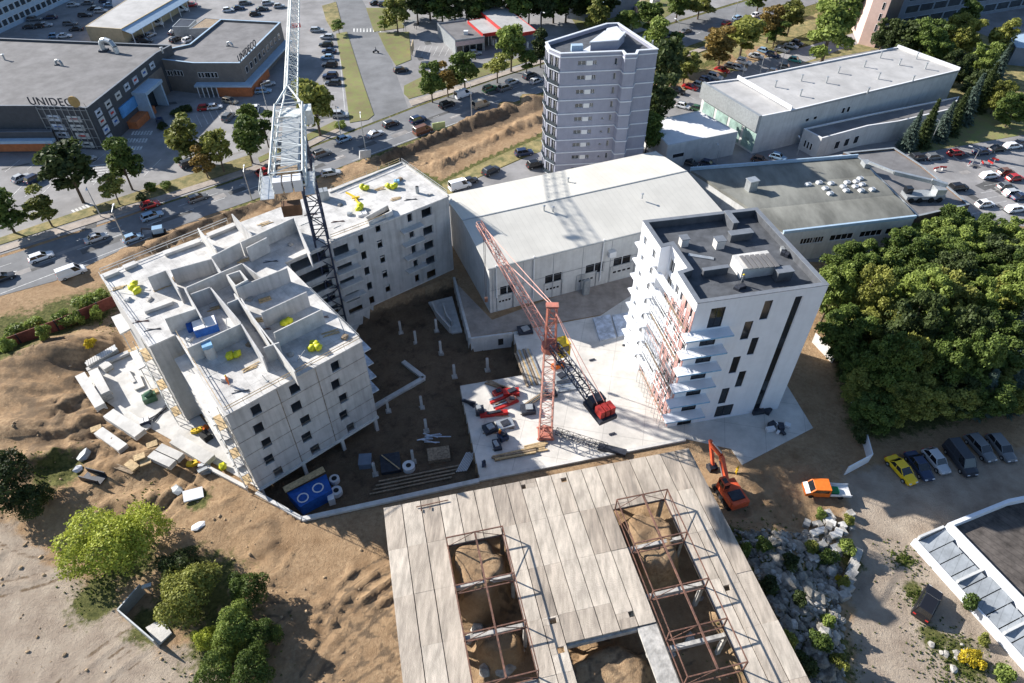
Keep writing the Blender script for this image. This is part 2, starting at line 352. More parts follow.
def dline(X,Y,pts):
    d=np.full(X.shape,1e9)
    for (x0,y0),(x1,y1) in zip(pts,pts[1:]):
        dx,dy=x1-x0,y1-y0; t=np.clip(((X-x0)*dx+(Y-y0)*dy)/(dx*dx+dy*dy),0,1); d=np.minimum(d,np.hypot(X-x0-t*dx,Y-y0-t*dy))
    return d
PIT=pp([(263,494),(302,521),(479,480),(461,388),(523,377),(513,333),(470,339),(454,278),(346,316),(283,296),(222,440)])
HALLROOF=pp([(383,508),(690,449),(803,690),(405,700)])
# soil areas that have relief (polygons on the ground)
SOIL=[pp([(-200,800),(-200,300),(0,345),(60,330),(118,318),(150,420),(225,470),(262,500),(302,524),(385,512),(560,500),(690,455),(735,470),(820,440),(870,520),(845,600),(880,720),(800,900),(300,900)]),
      pp([(-60,330),(0,300),(100,263),(200,222),(290,190),(350,163),(400,150),(470,118),(545,93),(545,131),(480,160),(442,180),(395,160),(290,215),(108,280),(110,310),(0,350),(-60,370)]),
      pp([(620,120),(640,85),(690,62),(770,38),(760,62),(680,88),(640,118)])]
MND=[]  # px,py,rx,ry,rot,h
for a in [(40,362,9,3.2,22,2.6),(88,352,6,2.5,30,1.6),(65,408,5,2,20,1.7),(110,392,2.5,4,0,.8),(25,402,2.5,1.8,0,1.3),(8,392,3,2,0,1.4),(35,432,5,2,10,1.2),(90,425,5,1.7,15,1.0),(75,455,7,1.8,25,1.3),(120,470,5,2.2,20,1.2),(30,465,4,2.5,0,1.5),(150,500,6,1.5,10,.8),(5,430,4,2,0,1.5),(60,385,6,1.2,30,.9),(225,520,6,2,-10,.7),(180,545,4,2,0,.7),(270,545,5,2,-20,.6),(60,500,6,3,0,1.2),(500,420,4,3,0,.0),
          (755,620,6,9,-15,2.2),(800,640,4,6,-10,1.4),(775,560,5,5,0,1.6),(825,540,4,3,0,1.0),(740,480,4,3,0,.7),(30,355,8,1.0,24,.8),(640,110,3,2,0,1.2),(482,590,3.6,4.2,0,.1),(655,90,5,2,30,1.0)]:
    w=at(a[0],a[1]); MND.append((w[0],w[1],*a[2:]))
RDG=[(pp([(112,272),(150,250),(200,228),(245,208),(292,190)]),1.7,1.4),(pp([(120,258),(165,238),(215,216)]),1.2,1.0),
     (pp([(385,160),(428,140),(470,124),(510,107),(545,96)]),1.6,2.2),(pp([(436,166),(470,149),(512,130),(546,116)]),1.3,1.5),
     (pp([(0,352),(50,345),(90,325),(118,312)]),1.5,.7)]
PITL=PIT+[PIT[0]]
YARD=pp([(80,386),(100,362),(152,345),(205,420),(264,492),(240,480),(178,447),(116,412)])
FILL=[(*at(478,566,5)[:2],4.2,5.0,6.0),(*at(648,540,5)[:2],4.4,5.4,6.0),(*at(610,680,3.5)[:2],6.5,4.5,4.4),(*at(500,640,3)[:2],3.0,2.6,3.0)]
TRK=((-2,10,24,3.2),(-2.5,10,27,3),(-30,18,20,2.4),(-31,17,23,2.4),(-8,26,15,2.6),(-7,27,12,2),(-60,60,14,2),(-70,62,22,2),(-20,30,9,2),(48,-20,62,2),(52,-24,64,2),(60,20,22,2))
def terrain(X,Y):
    soil=np.zeros(X.shape)
    for s in SOIL:
        ins=inpoly(X,Y,s); d=dline(X,Y,s+[s[0]]); soil=np.maximum(soil,np.where(ins,np.clip(d/2.5,0,1),0))
    H=np.zeros(X.shape)
    for x,y,rx,ry,rot,h in MND:
        c,s_=math.cos(R(rot)),math.sin(R(rot)); u=(X-x)*c+(Y-y)*s_; v=-(X-x)*s_+(Y-y)*c
        q=np.exp(-((u/rx)**2+(v/ry)**2)*1.1); H+=h*q*(0.75+0.5*fbm(X,Y,.6,3))
    wx=X+(fbm(X,Y,.25,4)-.5)*3.2; wy=Y+(fbm(X+9,Y+4,.25,4)-.5)*3.2
    for p,w,h in RDG: H+=h*np.clip(1-(dline(wx,wy,p)/w/1.6),0,1)**1.1*(0.75+.5*fbm(X,Y,.35,3))+.12*(fbm(X,Y,1.3,3)-.5)*(dline(X,Y,p)<w*1.4)
    pkd=np.exp(-((X+52)/17.)**4-((Y-36)/15.)**4); H+=soil*(1-.9*pkd)*((fbm(X,Y,.13,5)-.5)*1.2+(fbm(X,Y,.9,4)-.5)*.34); rg=1-np.abs(fbm(X+31,Y+7,.16,4)-.5)*9; H+=soil*(1-pkd)*.35*np.clip(rg,0,1)**1.5; lm=np.exp(-((X+58)/16)**2-((Y-72)/15)**2); H+=lm*soil*(1.5*np.clip(1-4*np.abs(fbm(X*.8+5,Y*1.5,.2,3)-.5),0,1)**1.5+(fbm(X,Y,.7,3)-.5)*1.0)
    # caterpillar tracks curving left of the old hall
    cx,cy=at(425,640)[:2]; r=np.hypot(X-cx,(Y-cy)*1.1); a=np.arctan2(Y-cy,X-cx)
    m=np.exp(-((r-11)/4.0)**2)*np.clip((a-1.2)*2,0,1)*np.clip((3.5-a),0,1)
    H+=m*.34*(1-2*np.abs(np.sin(r*1.55+.9*fbm(X,Y,.3,2))))*(a>0)*(.6+.8*fbm(X,Y,.5,2))
    # fall of the ground behind the retaining wall
    for tx,ty,r0,w_ in ((-2,10,24,3.2),(-2.5,10,27,3),(-30,18,20,2.4),(-31,17,23,2.4),(-8,26,15,2.6),(-7,27,12,2),(-60,60,14,2),(-70,62,22,2),(-20,30,9,2)):
        rr=np.hypot(X-tx,(Y-ty)*1.05); H-=soil*.26*(np.exp(-((rr-r0)/.36)**2)+np.exp(-((rr-r0-2.0)/.36)**2)-.4*np.exp(-((rr-r0-.8)/.3)**2))*(X<60)
    low=dline(X,Y,pp([(312,532),(400,520),(500,500),(640,468)])); H-=1.5*np.exp(-(low/3.2)**2)
    yd=inpoly(X,Y,YARD); H=np.where(yd,np.minimum(H,-.06),H); H=H*np.where(yd,1,np.clip(dline(X,Y,YARD+[YARD[0]])/1.2,0,1))
    inside=inpoly(X,Y,PIT); dp=dline(X,Y,PITL)
    trench=-0.9+0*X
    t2=dline(X,Y,pp([(400,165),(445,160),(512,125)])); H-=1.0*np.exp(-(t2/1.0)**2)*soil
    H=H*np.clip(soil*1.6,0,1)
    for (x,y,rx,ry,top) in FILL:
        c,s_=math.cos(R(13)),math.sin(R(13)); u=(X-x)*c+(Y-y)*s_; v=-(X-x)*s_+(Y-y)*c
        u=u+(fbm(X,Y,.4,3)-.5)*2.2; v=v+(fbm(X+5,Y+8,.4,3)-.5)*2.2; e_=np.clip((1.12-np.sqrt((u/rx)**2+(v/ry)**2))*1.9,0,1); e_=e_*e_*(3-2*e_); H=np.maximum(H,e_*(top+(fbm(X,Y,.45,4)-.5)*1.2))
    pitz=-3.0+(fbm(X,Y,.25,4)-.5)*.8*np.clip(dp/2,0,1)
    H=np.where(inside,pitz,H-0.03)
    return H,soil,inside
def hz(x,y): return float(terrain(np.array([[x]]),np.array([[y]]))[0][0,0])
def gz(px,py):
    p=at(px,py); h=hz(p[0],p[1])
    for _ in range(3): p=at(px,py,h); h=hz(p[0],p[1])
    return (p[0],p[1],h)
xs=np.concatenate([[-420,-300,-240],np.arange(-200,-72,4),np.arange(-72,72,0.42),np.arange(72,201,4),[240,300,420]])
ys=np.concatenate([[-120,-60,-20,0,10],np.arange(14,22,2),np.arange(22,126,0.42),np.arange(126,175,1.5),np.arange(176,300,5),[330,400,560]])
X,Y=np.meshgrid(xs,ys); Hh,soil,inside=terrain(X,Y); ny,nx=X.shape
vs=np.stack([X,Y,Hh],-1).reshape(-1,3)
idx=np.arange(ny*nx).reshape(ny,nx); q=np.stack([idx[:-1,:-1],idx[:-1,1:],idx[1:,1:],idx[1:,:-1]],-1).reshape(-1,4)
me=bpy.data.meshes.new('ground'); me.from_pydata(vs.tolist(),[],q.tolist()); me.polygons.foreach_set('use_smooth',[True]*len(me.polygons))
def soft(poly_px,k=3.0,z=0):
    p=pp(poly_px,z); return np.where(inpoly(X,Y,p),np.clip(.5+dline(X,Y,p+[p[0]])/k,0,1),np.clip(.5-dline(X,Y,p+[p[0]])/k,0,1))
packed=np.maximum.reduce([soft([(-300,800),(-300,520),(0,520),(150,640),(230,660),(240,900)],5),soft([(845,470),(1100,440),(1100,900),(860,900),(850,600)],4)])
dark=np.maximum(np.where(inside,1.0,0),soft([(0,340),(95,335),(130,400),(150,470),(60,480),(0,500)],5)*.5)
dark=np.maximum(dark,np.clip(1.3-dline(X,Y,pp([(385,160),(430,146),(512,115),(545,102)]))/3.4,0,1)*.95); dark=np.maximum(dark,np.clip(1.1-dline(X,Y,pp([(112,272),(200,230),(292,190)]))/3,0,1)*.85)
dark=np.maximum(dark,soft([(570,640),(640,625),(700,760),(600,760)],2)*0)
for tx,ty,r0,w_ in TRK:
    rr=np.hypot(X-tx,(Y-ty)*1.05)
    for o_ in (0,2.0): dark=np.maximum(dark,.62*np.exp(-((rr-r0-o_)/.33)**2)*(soil>.3)*(fbm(X,Y,.3,2)>.38))
cx,cy=at(425,640)[:2]; r_=np.hypot(X-cx,(Y-cy)*1.1); a_=np.arctan2(Y-cy,X-cx)
for k in range(6): dark=np.maximum(dark,.7*np.exp(-((r_-7.2-k*1.25)/.26)**2)*(a_>1.3)*(a_<3.0)*(soil>.3))
weed=np.zeros(X.shape)
for x,y,r in [(95,600,3.5),(130,560,4),(225,640,5),(200,590,6),(150,625,3),(100,590,3),(790,600,5),(815,650,5),(780,660,5),(820,560,3.5),(850,560,2),(10,330,6),(60,315,6),(100,300,5),(905,560,1.2),(915,590,1.5),(935,640,2),(965,660,3),(730,545,3),(745,560,4),(60,475,4),(700,60,8),(200,500,2)]:
    p=at(x,y); weed=np.maximum(weed,np.exp(-((X-p[0])**2+(Y-p[1])**2)/r**2))
weed=np.maximum(weed,soft([(-100,400),(-100,300),(0,335),(110,290),(118,310),(0,372)],3))
weed=np.maximum(weed,soft([(820,300),(1040,220),(1060,400),(880,440),(850,430)],4))
weed=np.maximum(weed,np.where(Y>126,.7,0)*(soil<.1))
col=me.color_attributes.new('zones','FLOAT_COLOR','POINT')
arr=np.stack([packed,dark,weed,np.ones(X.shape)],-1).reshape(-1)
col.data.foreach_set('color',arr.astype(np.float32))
gm=bpy.data.materials.new('soil_and_sand'); gm.use_nodes=True; nt=gm.node_tree; N=nt.nodes; L=nt.links; B=N['Principled BSDF']; B.inputs['Roughness'].default_value=.97; B.inputs['Specular IOR Level'].default_value=.1
geo=N.new('ShaderNodeNewGeometry')
def noi(sc,det=6,rough=.65):
    n=N.new('ShaderNodeTexNoise'); n.inputs['Scale'].default_value=sc; n.inputs['Detail'].default_value=det; n.inputs['Roughness'].default_value=rough; L.new(geo.outputs['Position'],n.inputs['Vector']); return n.outputs['Fac']
def rampn(src,a,b,ca,cb):
    r=N.new('ShaderNodeValToRGB'); L.new(src,r.inputs[0]); r.color_ramp.elements[0].position=a; r.color_ramp.elements[1].position=b; r.color_ramp.elements[0].color=(*ca,1); r.color_ramp.elements[1].color=(*cb,1); return r.outputs[0]
def mixc(f,a,b):
    m=N.new('ShaderNodeMix'); m.data_type='RGBA'; L.new(f,m.inputs[0]); L.new(a,m.inputs[6]); L.new(b,m.inputs[7]); return m.outputs[2]
n1=noi(.35); n2=noi(1.7,8); n3=noi(.12)
sandc=mixc(rampn(n3,.4,.62,(0,0,0),(1,1,1)),rampn(n1,.35,.68,(.235,.15,.085),(.41,.28,.165)),rampn(n2,.35,.7,(.25,.165,.098),(.45,.32,.195)))
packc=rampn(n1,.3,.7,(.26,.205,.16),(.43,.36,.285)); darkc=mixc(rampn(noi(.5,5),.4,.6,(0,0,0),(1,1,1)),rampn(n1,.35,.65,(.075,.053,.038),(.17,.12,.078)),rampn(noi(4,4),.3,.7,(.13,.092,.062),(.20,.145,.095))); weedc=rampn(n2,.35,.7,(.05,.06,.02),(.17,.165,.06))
at_=N.new('ShaderNodeAttribute'); at_.attribute_name='zones'; sp=N.new('ShaderNodeSeparateColor'); L.new(at_.outputs['Color'],sp.inputs[0])
def gate(src,k):
    a=N.new('ShaderNodeMath'); a.operation='MULTIPLY_ADD'; a.inputs[1].default_value=1.6; a.inputs[2].default_value=-.8
    L.new(noi(k,5,.7),a.inputs[0]); b=N.new('ShaderNodeMath'); b.operation='ADD'; L.new(a.outputs[0],b.inputs[0]); L.new(src,b.inputs[1])
    c=N.new('ShaderNodeMapRange'); c.inputs[1].default_value=.35; c.inputs[2].default_value=.65; L.new(b.outputs[0],c.inputs[0]); return c.outputs[0]
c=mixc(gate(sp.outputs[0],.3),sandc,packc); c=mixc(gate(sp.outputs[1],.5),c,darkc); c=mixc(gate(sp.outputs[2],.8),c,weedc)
L.new(c,B.inputs['Base Color']); bp=N.new('ShaderNodeBump'); bp.inputs['Strength'].default_value=.9; bp.inputs['Distance'].default_value=.3; L.new(noi(2.6,10,.78),bp.inputs['Height']); L.new(bp.outputs[0],B.inputs['Normal'])
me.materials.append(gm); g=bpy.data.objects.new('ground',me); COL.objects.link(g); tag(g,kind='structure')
# ------------------------------------------------------------------ paved sheets
def sheet(name,px,z,m,z0=0.0,world=None):
    mb=MB(); mb.sheet(world or pp(px,z0),z); return struct(name,mb,m)
ROAD_N=[(-200,322),(0,258),(100,226),(250,176),(316,146),(420,106),(506,76),(657,29),(720,9),(800,-15),(1000,-72)]
ROAD_S=[(-200,366),(0,296),(55,281),(125,248),(155,236),(200,218),(250,201),(351,163),(431,133),(506,105),(543,92),(674,51),(768,18),(860,-10),(1060,-66)]
farN=[(260,560),(-300,560),(-300,150)]
sheet('asphalt_yard',None,0.006,M['lot'],world=[p for p in pp([(-200,318),(0,255),(100,224),(250,174),(316,144),(420,104),(506,74),(657,27),(720,7),(800,-17),(1000,-74)])]+[(420,420),(420,560),(-420,560),(-420,90)])
sheet('road',ROAD_N+ROAD_S[::-1],0.014,M['road'])
sheet('parking_yard',[(447,199),(460,186),(545,149),(620,128),(650,105),(765,58),(900,20),(1060,-40),(1200,60),(1200,238),(960,222),(900,262),(830,262),(700,262),(470,262)],0.006,M['lot'])
# side street and forecourt
sheet('side_street',[(373,122),(352,62),(336,10),(330,-14),(352,-18),(368,10),(386,45),(402,90),(408,108)],0.014,M['road'])
# pavement (raised, with kerb) and verges
def raised(name,px,h,m): 
    mb=MB(); mb.prism(pp(px),0.0,h); return struct(name,mb,m)
raised('pavement',[(-60,268),(0,247),(100,215),(250,168),(300,147),(316,139),(338,128),(340,131),(318,143),(302,151),(250,173),(100,221),(0,253),(-60,274)],0.12,M['paving'])
raised('pavement',[(409,101),(440,92),(506,71),(545,58),(545,62),(506,75),(440,97),(412,106)],0.12,M['paving'])
raised('pavement',[(668,59),(720,41),(780,22),(780,26),(720,45),(670,63)],0.12,M['paving'])
raised('verge',[(-60,258),(0,238),(100,204),(180,178),(250,155),(252,166),(180,190),(100,213),(0,245),(-60,266)],0.10,M['drygrass'])
raised('verge',[(258,158),(300,138),(335,121),(347,126),(316,137),(300,145),(260,163)],0.10,M['grass'])
raised('verge',[(336,34),(347,32),(362,80),(374,115),(368,120),(350,123),(344,80)],0.12,M['grass'])
raised('verge',[(322,6),(336,2),(343,28),(333,32),(326,20)],0.12,M['drygrass'])
raised('verge',[(366,8),(403,8),(404,28),(374,32)],0.10,M['grass'])
raised('verge',[(378,33),(409,32),(411,60),(396,66),(386,50)],0.12,M['grass'])
raised('verge',[(404,86),(424,76),(470,70),(512,60),(545,50),(545,56),(506,69),(440,90),(409,99),(404,94)],0.10,M['grass'])
raised('verge',[(447,198),(442,184),(480,164),(546,135),(548,149),(520,159),(466,183)],0.05,M['drygrass'])
raised('verge',[(628,116),(640,92),(670,64),(720,47),(780,27),(820,12),(815,30),(765,50),(700,72),(650,98)],0.05,M['drygrass'])
raised('verge',[(905,140),(960,118),(1040,92),(1060,120),(1040,132),(960,146),(915,154)],0.05,M['grass'])
raised('verge',[(560,0),(640,-8),(700,-5),(655,24),(610,36),(580,32)],0.05,M['grass'])
raised('verge',[(800,64),(840,50),(870,40),(950,20),(1040,60),(1040,100),(960,115),(905,130),(930,90),(900,45)],0.05,M['drygrass'])
mb=MB()
def stripe(a,b,w,z=0.022,z0=0):
    A,B=Vector(at(*a)[:2]),Vector(at(*b)[:2]); d=(B-A).normalized(); n=Vector((-d.y,d.x))*w/2; mb.sheet([A-n,B-n,B+n,A+n],z)
def dashes(a,b,w,on,off):
    A,B=Vector(at(*a)[:2]),Vector(at(*b)[:2]); d=(B-A); L_=d.length; d.normalize(); n=Vector((-d.y,d.x))*w/2; t=0
    while t<L_:
        p=A+d*t;q_=A+d*min(L_,t+on); mb.sheet([p-n,q_-n,q_+n,p+n],.022); t+=on+off
dashes((0,277),(250,189),.16,3,4); dashes((250,189),(545,84),.16,3,4); dashes((545,84),(780,6),.16,3,4)
dashes((0,267),(250,182),.12,2,5); dashes((260,181),(545,77),.12,2,5)
stripe((0,294),(150,237),.15); stripe((352,161),(540,92),.15)
# lot bays, north of the road
for i in range(9):
    a=(8+i*17,200-i*3); stripe((a[0],a[1]),(a[0]+17,a[1]-17),.14)
for i in range(6): stripe((5+i*22,172-i*2.2),(20+i*22,160-i*2.2),.12)
for r_ in range(3):
    for k in range(7): stripe((122+k*3+r_*5,150-r_*7.5),(124+k*3+r_*5,146-r_*7.5),.5)
for k in range(6): stripe((72+k*3.5,210-k*1.3),(79+k*3.5,216-k*1.3),.45)
for k in range(7): stripe((90,166+k*2.6),(108,164.5+k*2.6),.3)
for k in range(12): stripe((320,34+k*7.3),(337,34+k*7.3),.12)
stripe((338,34),(345,112),.15)
for k in range(9): stripe((412+k*3.3-58,32+k*.0),(412+k*3.3-58,28.5),.45)
for k in range(10): stripe((420+k*6,46),(415+k*6,56),.1)
for k in range(8): stripe((190+k*6,118-k*3),(196+k*6,130-k*3),.1)
# bays to the right
for k in range(12): stripe((672+k*11.5,97-k*4.1),(684+k*11.5,104-k*4.1),.1)
for k in range(8): stripe((990-k*3,172+k*7),(1022-k*3,166+k*7),.1)
for k in range(9): stripe((905+k*14,158-k*2.0),(918+k*14,167-k*2.0),.1)
struct('road_marking',mb,M['paint'])
M['patchA']=mat('asphalt_patch_dark',(0.10,0.10,0.10),.9,.12,.6); M['patchB']=mat('asphalt_patch_pale',(0.27,0.255,0.245),.9,.14,.5)
q=random.Random(55)
for k in range(46):
    if k<26: x,y=q.uniform(0,330),q.uniform(60,225)
    elif k<36: x,y=q.uniform(390,470),q.uniform(20,90)
    else: x,y=q.uniform(940,1024),q.uniform(150,215)
    p=at(x,y); w,d_=q.uniform(1,9),q.uniform(.7,3); a=R(q.choice([18,28,108,118])); c_,s_=math.cos(a),math.sin(a)
    mb=MB(); mb.sheet([(p[0]+u*c_-v*s_,p[1]+u*s_+v*c_) for u,v in ((-w/2,-d_/2),(w/2,-d_/2),(w/2*q.uniform(.7,1),d_/2),(-w/2,d_/2*q.uniform(.7,1)))],.0085+.0001*k); struct('asphalt_patch',mb,M['patchA'] if k%3 else M['patchB'])
for k in range(16):
    t_=k/16; x=10+t_*520; y=277-(277-84)*(t_) *1.0; p=at(x,y+q.uniform(-6,6)); w,d_=q.uniform(3,12),q.uniform(.8,2.2); a=R(azp((250,189),(545,84))); c_,s_=math.cos(a),math.sin(a)
    mb=MB(); mb.sheet([(p[0]+u*c_-v*s_,p[1]+u*s_+v*c_) for u,v in ((-w/2,-d_/2),(w/2,-d_/2),(w/2,d_/2),(-w/2,d_/2))],.0165+.0001*k); struct('asphalt_patch',mb,M['patchA'] if k%2 else M['patchB'])
# ================================================================== BUILDINGS AROUND THE SITE
def text_part(txt,A,B,size,z,depth,m,par,name='lettering',out=0.0,align='LEFT'):
    """letters standing upright along the line A->B, readable from the outward (right-hand) side"""
    cu=bpy.data.curves.new('lettering','FONT'); cu.body=txt; cu.size=size; cu.extrude=depth; cu.align_x=align; cu.space_character=1.1
    t=bpy.data.objects.new('tmp',cu); COL.objects.link(t); dg=bpy.context.evaluated_depsgraph_get(); me=bpy.data.meshes.new_from_object(t.evaluated_get(dg)); bpy.data.objects.remove(t)
    me.materials.clear(); me.materials.append(m); a=math.atan2(B[1]-A[1],B[0]-A[0]); P=wpt(A,B,0,out); o0=LOC[par.name]
    for v in me.vertices:
        x,y,zz=v.co; v.co=(P[0]+x*math.cos(a)+zz*math.sin(a)-o0[0],P[1]+x*math.sin(a)-zz*math.cos(a)-o0[1],z+y-o0[2])
    o=bpy.data.objects.new(name,me); COL.objects.link(o); o.parent=par; LOC[o.name]=o0; return o
def posters(e,A,B,pts,w,h,m,out=0.12):
    for k,(x,y) in enumerate(pts):
        u,z=onwall(x,y,A,B); mb=MB(); panel(mb,A,B,u-w/2,u+w/2,z-h/2,z+h/2,.004,out); p=mb.build('poster',m[k%len(m)],e)
        q=MB(); panel(q,A,B,u-w*.3,u+w*.25,z-h*.12,z+h*.16,out+.002,out+.02); q.build('poster_print',M[['dkglass','red','blue','dkmet'][k%4]],p)
def strip_windows(e,A,B,z0,z1,u0,u1,n,gap=.35,fm=None,gm=None):
    w=(u1-u0)/n
    for k in range(n):
        mb=MB(); panel(mb,A,B,u0+k*w+gap/2,u0+(k+1)*w-gap/2,z0,z1,.003,.06); f=mb.build('window',fm or M['frame'],e)
        q=MB(); panel(q,A,B,u0+k*w+gap/2+.09,u0+(k+1)*w-gap/2-.09,z0+.09,z1-.09,.062,.075); q.build('pane',gm or M['dkglass'],f)
def roof_vent(x,y,z,label,h=1.1,r=.16,big=False,group=None):
    e=empty('roof_vent',(x,y,z),label,'roof vent',group)
    mb=MB(); mb.tube((x,y,z),(x,y,z+h),r,8); mb.build('pipe',M['galv'],e)
    mb=MB(); mb.tube((x,y,z+h+.12),(x,y,z+h+.2),r*1.9,8,r2=r*.5); mb.tube((x,y,z+h),(x,y,z+h+.12),r*.3,4); mb.build('cap',M['galv'],e); return e
# ---- charcoal shop block with roof letters (upper left)
zt=10.3
poly=pp([(88,110),(157,55),(172,47),(0,40),(-150,36),(-150,108),(36,108)],zt)
P=ccw(poly)
def edge(P,a):                   # edge index whose start is closest to image corner a at the roof height
    return min(range(len(P)),key=lambda i:(P[i][0]-a[0])**2+(P[i][1]-a[1])**2)
c0=at(88,110,zt); i0=edge(P,c0); 
e,P=block('shopping_block','large charcoal clad shop block with a flat grey roof and rows of posters','building',poly,0,zt,M['unideco'],M['greyroof'],M['darkcop'],ph=.5)
A,B=P[i0],P[(i0+1)%len(P)]; iF=(i0-1)%len(P); FA,FB=P[iF],P[i0]
posters(e,A,B,[(98.4,112.7),(102,121),(106,129.5),(109.7,138),(108,104),(112,112.7),(115.5,121),(118,95.5),(126.6,87),(135,80),(144,72.5),(152,65.5)],2.3,1.7,[M['poster'],M['offwhite'],M['poster']])
posters(e,FA,FB,[(54,118),(74.5,119),(59,127),(78,127.6),(62.7,134.7),(83,135.8),(69,143.8),(87,144.4)],3.4,1.5,[M['poster'],M['offwhite']])
mb=MB(); L_=math.dist(FA,FB)
for k in range(9): panel(mb,FA,FB,.2+k*(L_-.6)/8,.32+k*(L_-.6)/8,.4,zt+.5,.15,.3)
for k in range(5): panel(mb,FA,FB,.1,L_-.1,1+k*2.3,1.12+k*2.3,.302,.36)
mb.build('facade_grid',M['greymet'],e)
text_part('UNIDEC',wpt(FA,FB,-1.2),FB,2.75,zt+.75,.09,M['dkmet'],e,out=-.1)
mb=MB(); u=L_-2.6; mb.tube((*wpt(FA,FB,u,-.2),zt+1.9),(*wpt(FA,FB,u,.1),zt+1.9),1.35,16); mb.build('round_emblem',mat('gold_disc',(.42,.27,.10),.5,.1),e)
for k in range(9):
    mb=MB(); q=wpt(FA,FB,.4+k*(L_-.8)/8,-.5); mb.tube((*q,zt),(*wpt(FA,FB,.4+k*(L_-.8)/8,-.1),zt+1.6),.05,4); mb.build('sign_strut',M['dkmet'],e)
# entrance porch and orange base on the right-hand wall
u,z=onwall(150,100,A,B)
def wu(px,py,z=0): 
    p=at(px,py,z); L2=math.dist(A,B); return ((p[0]-A[0])*(B[0]-A[0])+(p[1]-A[1])*(B[1]-A[1]))/L2
ua,ub=wu(131,126),wu(148,112); mb=MB(); panel(mb,A,B,ua-1.5,ub,.02,1.9,.01,2.5); mb.build('orange_base',M['terra'],e)
mb=MB(); panel(mb,A,B,ua-2.5,ub,3.3,6.0,.01,.35); mb.build('blue_banner',mat('blue_banner',(.10,.30,.62),.5,.15,.4),e)
uc,ud=wu(146,118),wu(158,108); mb=MB(); panel(mb,A,B,uc,uc+.6,0,6.2,.02,3.6); panel(mb,A,B,ud+1.6,ud+2.2,0,6.2,.02,3.6); panel(mb,A,B,uc-.3,ud+2.5,6.2,7.0,.02,3.9); pr=mb.build('porch',M['lightblue'],e)
mb=MB(); panel(mb,A,B,uc+.62,ud+1.58,.05,5.8,.6,.7); mb.build('glazing',M['dkglass'],pr)
mb=MB(); panel(mb,A,B,math.dist(A,B)*.55,math.dist(A,B)-.2,.05,zt-3.1,.01,.14); mb.build('taupe_wall_panel',M['taupe'],e)
# roof plant on it
def ductunit(x,y,z,s,label,m=M['galv']):
    e=empty('air_duct',(x,y,z),label,'air duct'); mb=MB(); pts=[(0,0,0),(0,0,1.3),(.3,0,1.7),(1.0,-.1,1.9),(2.0,-.5,1.7),(2.6,-.9,1.0),(2.7,-1.0,0)]
    for a,b in zip(pts,pts[1:]): mb.tube((x+a[0]*s,y+a[1]*s,z+a[2]*s),(x+b[0]*s,y+b[1]*s,z+b[2]*s),.42*s,10)
    mb.build('duct',m,e); mb=MB(); mb.box((x,y,z+.15*s),(1.3*s,1.3*s,.3*s)); mb.build('base',M['dkmet'],e)
p=at(104,51,zt); ductunit(*p,1.6,'curved silver duct near the back edge of the charcoal shop roof')
p=at(57,65,zt); ductunit(*p,.7,'small dark duct in the middle of the charcoal shop roof',M['greymet'])
for k,(x,y) in enumerate([(5,60),(163,53)]):
    p=at(x,y,zt if k==0 else zt); roof_vent(*p,['thin vent pipe near the left end of the charcoal shop roof','pale vent pipe at the back right corner of the charcoal shop roof'][k],1.4,.25)
# ---- low annex with orange front at the left edge
poly=pp([(52,132),(50,112),(-160,108),(-160,134)],5.2)
e,P=block('shop_annex','low annex with an orange front and grey roof left of the charcoal block','building',poly,0,5.0,M['unideco'],M['greyroof'],M['darkcop'],ph=.25,cop=.3)
j=edge(P,at(-160,134,5.2)); A,B=P[j],P[(j+1)%len(P)]; L_=math.dist(A,B)
mb=MB(); panel(mb,A,B,.3,L_-1.5,.3,2.9,.01,.2); mb.build('orange_panel',M['terra'],e)
mb=MB(); panel(mb,A,B,0,L_,3.0,3.7,.01,1.6); mb.build('canopy',M['lightblue'],e)
# ---- taupe shop wing with blue canopy
zt=8.2
poly=pp([(160,61),(194,65),(240,65),(281,24),(221,21),(190,46),(172,50)],zt)
e,P=block('shop_wing','taupe two storey shop wing with a pale blue canopy and orange base','building',poly,0,zt,M['taupe'],M['greyroof'],M['lightblue'],ph=.5)
j=edge(P,at(194,65,zt)); A,B=P[j],P[(j+1)%len(P)]; j0=(j-1)%len(P); A0,B0=P[j0],P[j]; A2,B2=P[(j+1)%len(P)],P[(j+2)%len(P)]
for (A_,B_,lst) in ((A0,B0,[(169,73),(179,73)]),(A,B,[(203,75),(213,75)])):
    for c in lst:
        u,z=onwall(*c,A_,B_); strip_windows(e,A_,B_,z-.75,z+.75,max(.2,u-1.6),u+1.4,3,gap=.2)
L2=math.dist(A2,B2); strip_windows(e,A2,B2,4.9,6.6,1.5,L2-2,9,gap=1.6)
mb=MB(); LA=math.dist(A,B); u0=onwall(198,86,A,B)[0]; panel(mb,A,B,u0,LA+2.4,3.0,3.5,.02,2.4); panel(mb,A2,B2,0,L2,3.0,3.5,.02,2.4); mb.build('canopy',M['lightblue'],e)
mb=MB(); panel(mb,A,B,LA-7.5,LA+1.6,.05,2.9,.02,1.6); panel(mb,A2,B2,.01,L2*.4,.05,2.9,.02,1.59); mb.build('orange_base',M['terra'],e)
for k in range(5): panel((mb if k else (mb:=MB())),A,B,u0+.5+k*1.3,u0+.7+k*1.3,0.02,3.0,2.0,2.2)
mb.build('columns_of_entrance',M['frame'],e)
text_part('UNIDECO',A2,B2,2.6,zt+.65,.08,M['dkmet'],e,out=-.15)
p=at(228,46,zt); ductunit(*p,.6,'small curved vent on the taupe shop wing roof')
